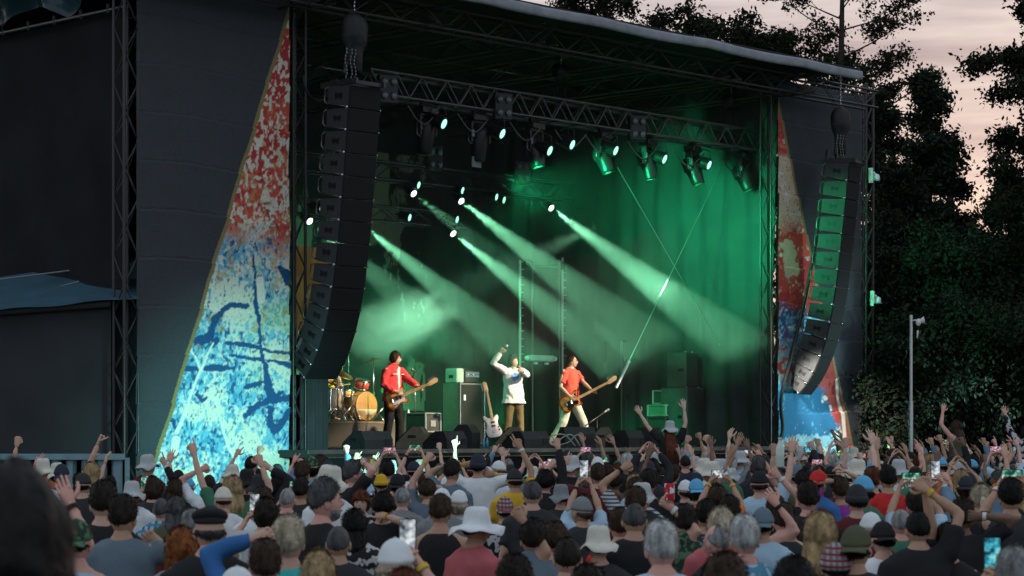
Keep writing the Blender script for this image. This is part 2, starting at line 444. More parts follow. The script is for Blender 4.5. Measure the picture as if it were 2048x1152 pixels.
# ------------------------------------------------------------------ the two printed banners
def seg_d(x, y, pts, ws):
    best = np.full(np.shape(x), -1e9)
    for (p, q, w0, w1) in zip(pts[:-1], pts[1:], ws[:-1], ws[1:]):
        dx, dy = q[0] - p[0], q[1] - p[1]; L2 = dx * dx + dy * dy + 1e-9
        t = np.clip(((x - p[0]) * dx + (y - p[1]) * dy) / L2, 0, 1)
        d = np.hypot(x - p[0] - t * dx, y - p[1] - t * dy)
        best = np.maximum(best, (w0 + (w1 - w0) * t) - d)
    return best
def lay(c, k, col): return c * (1 - k[..., None]) + k[..., None] * np.array(col)
CREAM, CYAN, LBLUE, NAVY, RED, DRED, PURP, OCH = (.72, .74, .62), (.11, .46, .64), (.38, .66, .74), (.018, .085, .22), (.60, .095, .065), (.42, .03, .04), (.17, .08, .22), (.50, .36, .15)
GREYB = (.052, .058, .068)
def print_left(x, y, u, h):
    # x, y: where the print sits in the measured layout of the banner
    c = np.ones(x.shape + (3,)) * np.array(RED)
    g1 = fbm(x / 9, y / 14, 51); g2 = fbm(x / 34, y / 46, 52)
    wx = x + 5 * (g1 - .5); wy = y + 8 * (g2 - .5)
    s1 = fbm(wx / 5.2, wy / 8.5, 53, 2); s2 = fbm(wx / 4.2, wy / 6.5, 57, 2); s3 = fbm(wx / 4.6, wy / 8.0, 65, 2)
    inx = x - (580 - (y - 5) * .294)                         # distance from the gold line
    big = fbm(x / 46, y / 60, 60)
    dens = .10 * sm(y, 40, 340) + .09 * sm(inx, 20, 110) + .45 * (big - .5)
    k1 = sm(s1 + dens, .645, .76)
    c = lay(c, k1 * .92, CREAM)
    c = lay(c, sm(s2 * .6 + g1 * .4, .54, .62) * .55 * sm(y, 120, 260), OCH)
    c = lay(c, sm(big, .54, .60) * (1 - k1) * .8 * (y < 420), DRED)
    c = lay(c, sm(fbm(x / 16, y / 26, 61), .66, .70) * (y < 300), CREAM)
    c = lay(c, sm(s3 + .3 * (g2 - .5), .66, .74) * sm(y, 340, 420) * .8, (.10, .05, .06))
    low = np.ones(x.shape + (3,)) * np.array(CREAM)
    reg = fbm(x / 60, y / 55, 55) - .5 + .10 * sm(y, 740, 900) + .12 * (1 - sm(inx, 8, 80)) - .115
    low = lay(low, sm(reg, -.10, .22) * .75, LBLUE)
    low = lay(low, sm(s1 + .75 * reg, .50, .66) * .85, CYAN)
    low = lay(low, sm(s2 + .45 * reg, .61, .74) * .8, (.05, .28, .46))
    low = lay(low, sm(s3 + .35 * reg, .67, .77) * .9, NAVY)
    gr_ = sm(fbm(x / 50, y / 70, 58), .48, .64) * sm(x, 460, 560) * (1 - sm(y, 790, 870))
    low = lay(low, gr_ * .40, (.36, .62, .28))
    low = lay(low, sm(fbm(x / 22, y / 22, 59), .62, .70) * .55 * (y < 720), OCH)
    top = 1 - sm(y + 60 * (g2 - .5) + 25 * (s1 - .5) - 40 * sm(x, 500, 560), 425, 500)
    c = c * top[..., None] + low * (1 - top[..., None])
    rg = 3.2 * (fbm(x / 5, y / 5, 70) - .5) * 2
    for pts, ws in (([(507, 512), (508, 565), (511, 605), (516, 650), (520, 690), (529, 735), (537, 775), (548, 800)], [2, 2.5, 5, 3, 3, 5, 9, 9]),
                    ([(382, 682), (402, 680), (418, 676), (422, 655), (428, 640), (444, 622), (462, 610), (492, 612)], [5, 11, 9, 6, 8, 5, 6, 6]),
                    ([(358, 737), (378, 737), (396, 737)], [3, 6, 6]), ([(404, 738), (420, 735), (440, 736), (466, 737)], [4, 8, 7, 3]),
                    ([(452, 686), (500, 690), (540, 703), (580, 707)], [4, 5, 3, 4]), ([(460, 711), (505, 717), (545, 722), (580, 731)], [3, 4, 3, 7]),
                    ([(492, 775), (508, 770), (526, 764)], [5, 6, 4]), ([(488, 832), (500, 820), (520, 808), (545, 800), (580, 796)], [6, 7, 6, 6, 7]),
                    ([(541, 815), (540, 845), (549, 861), (562, 850), (578, 820)], [6, 7, 8, 7, 6]), ([(534, 800), (552, 792), (565, 784)], [4, 5, 3]),
                    ([(393, 788), (404, 800), (412, 796)], [3, 6, 3]), ([(333, 835), (345, 842), (351, 862)], [5, 4, 3]), ([(385, 745), (391, 762)], [2, 1.5]),
                    ([(424, 690), (432, 680)], [6, 7]), ([(560, 535), (580, 560)], [5, 14])):
        c = lay(c, sm(seg_d(x, y, pts, ws) + rg, -.6, 1.0), NAVY)
    for pts, ws in (([(376, 686), (398, 736), (403, 742)], [2, 2.5, 3]), ([(425, 686), (410, 715), (400, 742)], [2, 2.5, 3]), ([(398, 745), (375, 810), (352, 865)], [2.5, 3, 5]),
                    ([(425, 790), (445, 860), (480, 950)], [1.5, 2.5, 4]), ([(352, 880), (348, 905)], [9, 7]), ([(519, 560), (521, 600)], [8, 8]), ([(472, 872), (476, 925)], [2, 2])):
        c = lay(c, sm(seg_d(x, y, pts, ws) + rg * .3, -.6, 1.0), (.80, .82, .72))
    c = lay(c, sm(seg_d(x, y, [(516, 213), (516, 217)], [5, 5]), -.5, 1), (.8, .8, .72))
    return c
def print_right(x, y, u, h):
    c = np.ones(x.shape + (3,)) * np.array(RED)
    g1 = fbm(x / 8, y / 12, 151); g2 = fbm(x / 30, y / 40, 152); g3 = fbm(x / 3.6, y / 5.0, 153); sp = g3 * .6 + g1 * .25 + g2 * .25
    c = lay(c, sm(sp, .62, .68) * .7, CREAM)
    c = lay(c, sm(fbm(x / 24, y / 22, 155), .52, .58) * .7, DRED)
    b1 = sm(y + 30 * (g2 - .5), 300, 318) * (1 - sm(y + 60 * (g1 - .5), 425, 470))
    tan = np.ones(c.shape) * np.array((.62, .50, .34)); tan = lay(tan, sm(sp, .56, .64), CREAM); tan = lay(tan, sm(g3, .64, .70) * .8, DRED)
    c = c * (1 - b1[..., None]) + tan * b1[..., None]
    c = lay(c, sm(seg_d(x, y, [(1575, 490), (1580, 540)], [14, 16]) + 16 * (g1 - .5), 0, 3), (.62, .52, .36))
    b2 = sm(y + 60 * (g2 - .5) - (x - 1555) * .5, 575, 620)
    blu = np.ones(c.shape) * np.array((.035, .10, .24)); blu = lay(blu, sm(g2, .45, .6) * .8, PURP); blu = lay(blu, sm(sp, .52, .62), CYAN); blu = lay(blu, sm(g3, .66, .70), CREAM)
    c = c * (1 - b2[..., None]) + blu * b2[..., None]
    b3 = sm(y + 50 * (g2 - .5) + (x - 1555) * .3, 685, 720) * (1 - sm(x + 40 * (g1 - .5), 1600, 1625))
    cr_ = np.ones(c.shape) * np.array((.55, .66, .58)); cr_ = lay(cr_, sm(sp, .52, .6), CYAN); cr_ = lay(cr_, sm(fbm(x / 14, y / 12, 158), .58, .63), RED)
    c = c * (1 - b3[..., None]) + cr_ * b3[..., None]
    b4 = sm(y + 26 * (g2 - .5), 772, 784) * (1 - sm(x - (1630 + (y - 780) * .42) + 20 * (g1 - .5), 10, 22))
    bl = np.ones(c.shape) * np.array((.03, .17, .33)); bl = lay(bl, sm(fbm(x / 30, y / 40, 160) * .5 + g1 * .5 + .22 * sm(y, 830, 900), .60, .70) * .9, CYAN); bl = lay(bl, sm(fbm(x / 9, y / 16, 161) * .6 + g3 * .4 + .22 * sm(y, 840, 905), .68, .74), CREAM); bl = lay(bl, sm(seg_d(x, y, [(1562, 885), (1640, 880), (1690, 892)], [10, 14, 8]) + 22 * (g1 - .5), 0, 4) * .7, LBLUE)
    c = c * (1 - b4[..., None]) + bl * b4[..., None]
    b5 = sm(x - 1625, 0, 20) * sm(y + 30 * (g2 - .5), 690, 700) * (1 - b4)
    c = lay(c, b5, (.42, .07, .06))
    for pts, ws in (([(1672, 760), (1674, 800), (1683, 830), (1690, 885)], [3.5, 2.5, 4, 3]), ([(1650, 795), (1652, 797)], [4, 4]), ([(1660, 812), (1662, 820)], [2.5, 2]), ([(1645, 802), (1646, 804)], [2, 2]), ([(1599, 655), (1599, 663)], [3, 3]), ([(1562, 509), (1562, 511)], [3.5, 3.5])):
        c = lay(c, sm(seg_d(x, y, pts, ws), -.5, 1), (.78, .78, .66))
    return c
M_BANNER = mat("banner_print", (0, 0, 0), .7, 0, .10, 25, .15, 200, attr="print", spec=.2)
def banner(label, px0, px1, htop, hbot, edge, prn, step, seed, right=False):
    a0 = pab(px0, 600, 0)[0]; a1 = pab(px1, 600, 0)[0]
    av = np.arange(a0, a1 + step / 2, step)[None, :]; hv = np.arange(hbot, htop + step / 2, step)[:, None]
    A = av + 0 * hv; H = hv + 0 * av
    X = S0.x + D.x * A; Y = S0.y + D.y * A
    x = 1024 + X / Y * F; y = HOR - (H - CH) / Y * F
    c = prn(x, y, A, H)
    (ax, ah), (bx, bh) = [(pab(*e, 0)[0], pab(*e, 0)[2]) for e in edge]       # the gold line, top and bottom
    ed = ax + (bx - ax) * (H - ah) / (bh - ah)
    dd = (ed - A) if right else (A - ed)                                        # > 0 inside the print
    c = np.where((dd > .0)[..., None], c, np.array(GREYB))
    c = np.where(((dd > -.015) & (dd < .06))[..., None], np.array((.26, .21, .09)), c)
    ln = .735; fr = ((H - .35 + .03 * np.sin(A * 2 + seed)) / ln) % 1.0
    off = .030 * fr ** 2 * (fr < .972) - .010 * (fr >= .972) + .05 * (fbm(A * .5, H * 1.1, seed) - .5) + .012 * np.sin(A * 5 + H * 2.5 + 3 * fbm(A, H, seed + 2))
    off = -off
    Pn = np.stack([X + N.x * off, Y + N.y * off, H], -1)
    o = link("printed_banner", grid_mesh("printed_banner", Pn, M_BANNER, c))
    return tag(o, label, "banner", "printed stage banners")
banner("wide dark banner with a red to blue paint splatter triangle left of stage", 273, 578, 9.6, .25, ((582, 0), (300, 952)), print_left, .017, 3)
banner("narrow dark banner with a red and blue paint triangle right of stage", 1556, 1722, 9.25, .25, ((1553, 185), (1703, 885)), print_right, .020, 11, True)

# yellow-green strip of banner seen through the left inner tower
def strip_col(u, v):
    c = np.ones((u * v).shape + (3,)) * np.array((.33, .19, .04)); n = fbm(u * 6, v * 5, 81)
    c = lay(c, sm(n, .5, .6) * .5, (.5, .4, .1)); return lay(c, sm(3.9 - v + 0 * u, 0, .4), (.25, .5, .3))
u_ = np.linspace(0, .8, 40)[None, :]; v_ = np.linspace(3.4, 5.2, 70)[:, None]
p0 = pab(585, 550, .8)[0]
Pn = np.zeros((70, 40, 3)); Pn[..., 0] = S(p0, .8).x + D.x * u_; Pn[..., 1] = S(p0, .8).y + D.y * u_; Pn[..., 2] = v_
cc = strip_col(u_ + 0 * v_, v_ + 0 * u_); rad_ = np.hypot(u_ - .05, (v_ - 4.4) * .8)
Pn[..., 0] += 0; tag(link("hanging_cloth", grid_mesh("hanging_cloth", Pn, M_BANNER, cc)), "ochre and green painted cloth behind the left truss tower", "cloth")

# ------------------------------------------------------------------ left of the stage: dark side wall, tarpaulin, awning, container
aw = pab(272, 600, .3)[0] - .2
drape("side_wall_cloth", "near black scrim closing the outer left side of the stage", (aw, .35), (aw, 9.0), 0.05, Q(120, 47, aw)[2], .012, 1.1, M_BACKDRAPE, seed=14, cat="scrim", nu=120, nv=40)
# glossy tarpaulin above it, gathered at lashings
zt = Q(120, 47, aw)[2]
u_ = np.linspace(.2, 6.5, 130)[None, :]; v_ = np.linspace(0, 1, 50)[:, None]
gath = np.abs(np.sin(u_ * 1.9)) * .28 * (1 - v_); fold = .10 * np.sin((u_ * 6 + 4 * v_ * np.cos(u_ * 1.9)) + 3 * fbm(u_, v_ * 2, 7)) * (1 - v_ * .4)
out = .15 + 1.1 * v_ ** 1.5 + fold
Pn = np.zeros((50, 130, 3)); base = S(aw, 0)
Pn[..., 0] = base.x + N.x * u_ - D.x * out; Pn[..., 1] = base.y + N.y * u_ - D.y * out; Pn[..., 2] = zt + .03 + gath + 1.6 * v_
tag(link("roof_tarpaulin", grid_mesh("roof_tarpaulin", Pn, M_TARP)), "wrinkled blue black tarpaulin gathered above the left side scrim", "tarpaulin")
to = thing("tarpaulin_pole", "thin pole along the lower edge of the gathered tarpaulin", "pole", S(aw - .15, .1, zt), 0)
rod("bar", (0, 0, 0), tuple(N * 6.4), .03, to)
for i in range(9): rod("lashing", tuple(N * (.4 + .7 * i) + Vector((0, 0, -.05))), tuple(N * (.42 + .7 * i) + Vector((0, 0, .09))), .035, to, M_BLACK)

# blue awning in front of the wall (tent roof with scalloped edge) and its dark wall
te = thing("awning_tent", "small blue tent awning with scalloped edge left of the truss tower", "tent", (0, 0, 0))
YT = 33.6
def tp(px, py, Y): return at(px, py, Y)
q = [tp(-60, 566, YT + 2.2), tp(140, 541, YT + 2.2), tp(268, 512, YT + 2.2), tp(276, 574, YT + .2), tp(-60, 628, YT + .2)]
n_ = 40; rows = []
for j in range(12):
    t = j / 11; row = []
    for i in range(n_):
        s_ = i / (n_ - 1); e0 = tp(-60 + 336 * s_, 563 - 50 * s_, YT + 2.2); px_ = -60 + 336 * s_
        sc_ = 1.5 * abs(math.sin((px_ - 30) / 162 * math.pi)) ** .8 if j > 0 else 0
        e1 = tp(px_, 625 - 30 * s_ - (0), YT + .2)
        p = e0.lerp(e1, t); p.z -= .04 * math.sin(math.pi * t) * (1 - .4 * abs(math.sin(s_ * 9)))
        if j == 11: p.z += .03 * (abs(math.cos((px_ - 30) / 162 * math.pi)) ** 2) - .02
        row.append(tuple(p))
    rows.append(row)
link("canopy", grid_mesh("canopy", np.array(rows), M_TENT), te)
for s_, e_ in (((-60, 566), (140, 541)), ((30, 598), (222, 545)), ((-60, 603), (40, 575))):
    rod("seam", tp(*s_, YT + 1.0), tp(*e_, YT + 1.6), .012, te, M_ROOFEDGE)
m = MB(); a_, b_ = tp(-80, 610, YT + .5), tp(222, 610, YT + .5)
m.add([(a_.x, a_.y, .02), (b_.x, b_.y, .02), (b_.x, b_.y, tp(222, 612, YT + .5).z), (a_.x, a_.y, tp(-80, 628, YT + .5).z)], [(0, 1, 2, 3)]); m.build("side_panel", mat("tent_wall", (.032, .034, .038), .85, 0, .2, 1.5), te)
rod("valance_bar", tp(-80, 629, YT + .4), tp(222, 607, YT + .4), .06, te, mat("tent_bar", (.05, .05, .05), .7))
# pale sheet behind the outer left tower
m = MB(); a_, b_ = tp(222, 700, YT + 1.2), tp(272, 700, YT + 1.2)
z1 = tp(250, 520, YT + 1.2).z; m.add([(a_.x, a_.y, .02), (b_.x, b_.y, .02), (b_.x, b_.y, z1), (a_.x, a_.y, z1 - .2)], [(0, 1, 2, 3)])
tag(m.build("tent_sheet", mat("teal_sheet", (.10, .28, .32), .7)), "teal fabric sheet seen through the outer left truss tower", "fabric sheet")
# container: ribs are separate panels
cy = 30.5
zt_ = at(0, 909, cy).z; zb_ = .05; x0 = at(-60, 0, cy).x; x1 = at(247, 0, cy).x
ct = thing("site_container", "low ribbed blue grey steel container at the left behind the crowd", "container", (x0, cy, 0))
W_ = x1 - x0
m = MB(); m.box((W_ / 2, .02, zt_ - .03), (W_, .14, .08)); m.build("top_rail", M_CONTAINER, ct)
m = MB(); m.box((W_ / 2, .30, (zt_) / 2), (W_, .4, zt_ - .1)); m.build("body", M_CONTAINER, ct)
np_ = 10
pw = W_ / np_
pm = MB(); pm.prism([(0, .1), (.03, .1), (.07, .02), (pw - .07, .02), (pw - .03, .1), (pw, .1)], 0, zt_ - .08)
pme = pm.mesh("panel", M_CONTAINER)
for i in range(np_): link("panel", pme, ct, loc=(i * pw, 0, .03))

# crowd barrier in front of the stage
br = thing("crowd_barrier", "low black steel barrier between the crowd and the stage", "barrier", S(-.5, -2.6, 0), PHI)
for i in range(14):
    m = MB(); m.box((.5 + i * 1.02, 0, .58), (.98, .04, 1.05)); m.build("panel", M_DARKMETAL, br)
rod("top_rail", (0, 0, 1.14), (14.3, 0, 1.14), .03, br)

# ------------------------------------------------------------------ trees
def leaf_mesh(name, centres, size, mats, squash=.55):
    n = len(centres); rg = RNG
    ax = rg.normal(size=(n, 3)); ax /= np.linalg.norm(ax, axis=1)[:, None]
    bx = rg.normal(size=(n, 3)); bx -= ax * np.sum(ax * bx, 1)[:, None]; bx /= np.linalg.norm(bx, axis=1)[:, None]
    s = size * rg.uniform(.7, 1.5, n)[:, None]
    v = np.stack([centres - ax * s, centres + bx * s * squash, centres + ax * s, centres - bx * s * squash], 1).reshape(-1, 3)
    me = bpy.data.meshes.new(name)
    me.vertices.add(4 * n); me.vertices.foreach_set("co", v.reshape(-1).astype(np.float32))
    me.loops.add(4 * n); me.loops.foreach_set("vertex_index", np.arange(4 * n, dtype=np.int32))
    me.polygons.add(n); me.polygons.foreach_set("loop_start", np.arange(0, 4 * n, 4, dtype=np.int32))
    for m in mats: me.materials.append(m)
    me.polygons.foreach_set("material_index", rg.integers(0, len(mats), n).astype(np.int32))
    me.update(calc_edges=True); return me
def tree(name, label, px, Y, ytop, rad, nleaf, lsize, crown0=.35, form="round", mats=(0, 1), seed=1, lean=0.0, trunk=.28, ncl=120, group="trees beside and behind the stage", cl=.9, extra=()):
    rnd = random.Random(seed); rg = np.random.default_rng(seed)
    base = at(px, HOR, Y); base.z = 0; H = at(px, ytop, Y).z
    o = thing(name, label, "tree" if "tree" in name or "poplar" in name else "bush", base, 0, group)
    t = MB(); t.smooth = True
    top = Vector((lean, 0, H * .93)); tips = []
    tp_ = [Vector((lean * (k / 8) ** 1.5 + rnd.uniform(-.1, .1) * (k > 0), rnd.uniform(-.1, .1), H * .93 * k / 8)) for k in range(9)]
    t.tube(tp_, [trunk * (1 - .85 * k / 8) + .02 for k in range(9)], 8)
    nb = 26
    for i in range(nb):
        k = crown0 * .8 + (1 - crown0 * .8) * (i + rnd.random()) / nb
        p = tp_[min(7, int(k * 8))].lerp(tp_[min(8, int(k * 8) + 1)], k * 8 % 1)
        an = i * 2.4 + rnd.uniform(-.4, .4)
        if form == "round": rr = rad * math.sqrt(max(.05, 1 - ((k - crown0) / (1 - crown0) * 2 - 1.0) ** 2 * .85)) * rnd.uniform(.7, 1.1)
        elif form == "column": rr = rad * (1.05 - .75 * max(0, (k - .45) / .55) ** 2) * rnd.uniform(.75, 1.1)
        else: rr = rad * rnd.uniform(.6, 1.1)
        up = rr * (.55 if form != "column" else 1.0) * rnd.uniform(.5, 1.2)
        e = p + Vector((math.cos(an) * rr, math.sin(an) * rr, up)); e.z = min(e.z, H)
        mid = p.lerp(e, .5) + Vector((0, 0, -rr * .06)) + Vector((rnd.uniform(-.2, .2), rnd.uniform(-.2, .2), 0))
        r0 = trunk * (1 - .8 * k) * .42
        t.tube([p, mid, e], [r0, r0 * .6, r0 * .22], 6); tips += [mid.lerp(e, .4), mid.lerp(e, .75), e]
        for j in range(3):
            f = .35 + .2 * j; s_ = p.lerp(e, f); e2 = s_ + Vector((rnd.uniform(-1, 1), rnd.uniform(-1, 1), rnd.uniform(-.2, .9))) * rr * .45
            t.tube([s_, s_.lerp(e2, .5) + Vector((0, 0, .05)), e2], [r0 * .4, r0 * .25, r0 * .1], 5); tips += [s_.lerp(e2, .6), e2]
    t.build("trunk", M_BARK, o)
    tips = [tp for tp in tips if tp.z > H * crown0 * .75]
    for ex in extra: tips += [at(ex[0] + rnd.gauss(0, ex[2]), ex[1] + rnd.gauss(0, ex[2]), Y + rnd.uniform(-1, 1)) - base for _ in range(ex[3])]
    cs = np.array([tuple(p) for p in tips]); ncl = max(ncl, len(cs)); ci = np.concatenate([np.arange(len(cs)), rg.integers(0, len(cs), ncl - len(cs))])
    gd = rg.normal(size=(ncl, 3)); gd *= (rg.uniform(0, 1, ncl) ** .6 / (np.linalg.norm(gd, axis=1) + 1e-9))[:, None]
    cc_ = cs[ci] + gd * cl * .6
    tw = MB()
    for i in range(min(ncl, 420)):
        p_ = Vector(cs[ci[i]]); q_ = Vector(cc_[i])
        if (q_ - p_).length > .05: tw.tube([p_, p_.lerp(q_, .5) + Vector((0, 0, .03)), q_ + (q_ - p_) * .35], [.012, .008, .004], 3)
    tw.build("twigs", M_BARK, o)["kind"] = "stuff"
    sg = cl * rg.uniform(.40, .80, ncl); pw = sg ** 2.2; nleaf = int(nleaf * .85); li = rg.choice(ncl, nleaf, p=pw / pw.sum())
    g2 = rg.normal(size=(nleaf, 3)); g2 *= (rg.uniform(0, 1, nleaf) ** .42 / (np.linalg.norm(g2, axis=1) + 1e-9))[:, None]
    L = cc_[li] + g2 * sg[li][:, None] * np.where(rg.uniform(0, 1, nleaf) < .34, 1.7, .95)[:, None] * np.array([1, 1, .66])
    L = L[(L[:, 2] > .1) & (L[:, 2] < H * 1.02 + cl)]
    link("crown", leaf_mesh("crown", L, lsize, [M_LEAF[i] for i in mats]), o)
    return o
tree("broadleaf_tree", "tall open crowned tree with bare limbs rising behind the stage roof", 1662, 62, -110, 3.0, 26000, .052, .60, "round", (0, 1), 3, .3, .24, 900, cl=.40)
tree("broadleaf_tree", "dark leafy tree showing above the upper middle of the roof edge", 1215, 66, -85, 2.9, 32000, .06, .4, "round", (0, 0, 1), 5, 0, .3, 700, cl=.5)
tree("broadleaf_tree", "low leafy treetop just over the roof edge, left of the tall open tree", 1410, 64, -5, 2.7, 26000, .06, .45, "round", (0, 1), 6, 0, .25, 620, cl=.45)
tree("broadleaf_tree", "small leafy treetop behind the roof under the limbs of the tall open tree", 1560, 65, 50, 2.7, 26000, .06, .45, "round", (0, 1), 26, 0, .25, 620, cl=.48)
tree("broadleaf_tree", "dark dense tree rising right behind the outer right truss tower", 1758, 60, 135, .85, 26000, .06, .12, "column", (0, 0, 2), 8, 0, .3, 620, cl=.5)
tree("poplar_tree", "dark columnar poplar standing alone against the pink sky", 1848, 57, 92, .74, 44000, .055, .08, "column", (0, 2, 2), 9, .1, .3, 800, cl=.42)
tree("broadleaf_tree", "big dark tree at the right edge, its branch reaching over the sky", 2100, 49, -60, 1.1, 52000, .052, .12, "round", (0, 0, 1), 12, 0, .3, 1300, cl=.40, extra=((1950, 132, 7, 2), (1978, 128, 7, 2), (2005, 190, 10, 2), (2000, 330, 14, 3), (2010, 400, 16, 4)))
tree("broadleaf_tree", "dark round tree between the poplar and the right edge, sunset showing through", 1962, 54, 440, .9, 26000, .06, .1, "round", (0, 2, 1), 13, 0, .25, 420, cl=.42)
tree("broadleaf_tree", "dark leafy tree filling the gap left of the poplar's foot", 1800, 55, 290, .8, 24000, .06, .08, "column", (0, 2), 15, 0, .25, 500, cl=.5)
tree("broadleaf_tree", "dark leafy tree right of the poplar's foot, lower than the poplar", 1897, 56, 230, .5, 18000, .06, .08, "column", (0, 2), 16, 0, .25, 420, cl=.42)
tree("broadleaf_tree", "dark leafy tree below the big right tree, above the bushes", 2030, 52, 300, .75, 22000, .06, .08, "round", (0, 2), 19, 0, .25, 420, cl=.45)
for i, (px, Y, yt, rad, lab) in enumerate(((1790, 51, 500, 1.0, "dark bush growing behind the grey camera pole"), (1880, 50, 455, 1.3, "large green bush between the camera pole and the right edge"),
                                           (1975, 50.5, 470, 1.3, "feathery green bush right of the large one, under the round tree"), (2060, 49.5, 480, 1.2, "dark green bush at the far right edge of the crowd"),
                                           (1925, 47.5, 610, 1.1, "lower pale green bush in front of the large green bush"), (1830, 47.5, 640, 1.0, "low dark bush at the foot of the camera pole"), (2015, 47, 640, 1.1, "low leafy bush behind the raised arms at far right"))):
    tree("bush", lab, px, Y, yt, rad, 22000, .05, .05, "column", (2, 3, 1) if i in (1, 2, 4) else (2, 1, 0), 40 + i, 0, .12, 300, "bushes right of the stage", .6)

# ================================================================== PA
def array_meshes(h, dep, w, k):
    m = MB(); r0, r1 = -h * .09, -h * .86
    prof = [(.012, -.004), (dep, r0), (dep, r1), (.012, -h + .004)]
    vs = [(x, y, z) for x in (-w / 2, w / 2) for y, z in prof]
    m.add(vs, [(3, 2, 1, 0), (4, 5, 6, 7), (0, 1, 5, 4), (1, 2, 6, 5), (2, 3, 7, 6), (3, 0, 4, 7)])
    shell = m.mesh("speaker_cabinet", M_SPEAKER)
    g = MB(); g.bevbox((0, 0, -h / 2), (w - .012, .03, h - .016), .008); gr_ = g.mesh("grille", M_GRILLE)
    l = MB(); l.box((-w / 2 - .004, dep * .5, -h * .47), (.012, .10, .055)); l.box((-w / 2 - .004, dep * .5 - .06, -h * .47), (.012, .04, .085)); l.box((-w / 2 - .004, dep * .5 + .06, -h * .47), (.012, .04, .085)); lo = l.mesh("logo_plate", M_LOGO)
    p = MB(); p.smooth = True; p.ell((-w / 2 - .012, .03, -h + .01), (.02, .028, .028), 8, 5); pi_ = p.mesh("pin", M_PIN)
    p2 = MB(); p2.smooth = True; p2.ell((w / 2 + .004, .0, -h + .015), (.014, .016, .02), 6, 4); pi2 = p2.mesh("bolt", M_PIN)
    b = MB(); b.smooth = True; b.tube([(-w / 2 - .01, dep, r0 + .0), (-w / 2 - .02, dep + .06, r0 - .05), (-w / 2 - .02, dep + .06, r1 + .05), (-w / 2 - .01, dep, r1)], .012, 6)
    b.tube([(-w / 2 - .012, dep - .02, r1 + .0), (-w / 2 - .012, .06, -h + .02)], .008, 6); ha = b.mesh("handle", M_METAL)
    return shell, gr_, lo, pi_, ha, pi2
BIG = array_meshes(.357, .50, .68, 0); SMALL = array_meshes(.27, .42, .68, 1)
TH = [6, 6, 6, 6, 7, 7, 8, 9, 11, 14, 19, 25, 33, 40]
def line_array(px, py, label, hang, toe=0.0):
    a, _, h = pab(px, py, -1.15)
    o = thing("line_array", label, "speaker array", S(a - .34 * math.cos(toe), -1.15 - .34 * math.sin(toe), h), PHI + toe, "hanging loudspeaker arrays")
    y = z = 0.0
    for i, t in enumerate(TH):
        t = R(t); ms = BIG if i < 12 else SMALL; hh = .357 if i < 12 else .27
        c = link("speaker_cabinet", ms[0], o, (0, y, z), (t, 0, 0))
        for nm, me in zip(("grille", "logo_plate", "pin", "handle", "bolt"), ms[1:]): link(nm, me, c)
        y += math.sin(t) * hh; z -= math.cos(t) * hh
    m = MB(); m.box((-.30, .30, .06), (.05, .85, .09)); m.box((.30, .30, .06), (.05, .85, .09)); m.box((0, .20, .08), (.60, .08, .10)); m.box((0, .42, .08), (.60, .08, .10)); m.box((0, -.05, .05), (.72, .05, .06))
    m.build("flying_frame", M_DARKMETAL, o)
    # hoist above, with its rain cover and chains
    hz = hang
    hb = thing("chain_hoist", ("black covered chain hoist holding the %s loudspeaker array" % ("left" if px < 1000 else "right")), "chain hoist", S(a - .36, -.90, h + .12), PHI, "chain hoists of the loudspeaker arrays")
    cv = MB(); cv.smooth = True
    n = lambda p, an: Vector((p.x * (1.12 + .05 * math.sin(5 * an + p.z * 9)) * (1 + .14 * abs(math.cos(2 * an))), p.y * (.80 + .06 * math.sin(7 * an + p.z * 5)) * (1 + .14 * abs(math.cos(2 * an))), p.z + .03 * math.sin(an * 2)))
    cv.lathe([(.10, .14), (.14, .18), (.15, .50), (.17, .60), (.22, .68), (.235, .80), (.235, 1.0), (.20, 1.10), (.09, 1.15), (.03, 1.15)], 26, None, n)
    cv.build("rain_cover", mat("rain_cover", (.016, .017, .018), .55, 0, .4, 9, .6, 22), hb).scale = (.86, .86, .92)
    for x in (-.09, .02, .1):
        ch = MB(); ch.smooth = True
        for k in range(9): ch.ell((x - .2 + .02 * math.sin(k), -.12, .02 + k * .055), (.013, .022 if k % 2 else .012, .034), 6, 4)
        ch.build("chain", M_METAL, hb)
    ch = MB(); ch.smooth = True
    for k in range(int((hz - h - 1.2) / .06)): ch.ell((0, 0, 1.14 + k * .06), (.02 if k % 2 else .012, .012 if k % 2 else .02, .038), 6, 4)
    ch.build("lift_chain", M_PIN, hb)
    hk = MB(); hk.smooth = True; hk.tube([(-.2, -.05, .3), (-.26, -.05, .12), (-.18, -.05, .0)], .035, 6); hk.build("shackle", M_DARKMETAL, hb)
    return o
line_array(763, 179, "tall curved loudspeaker array with dark sides hanging before the left truss tower", rh)
line_array(1722, 333, "curved loudspeaker array with green lit sides hanging before the right banner", rh, R(15))
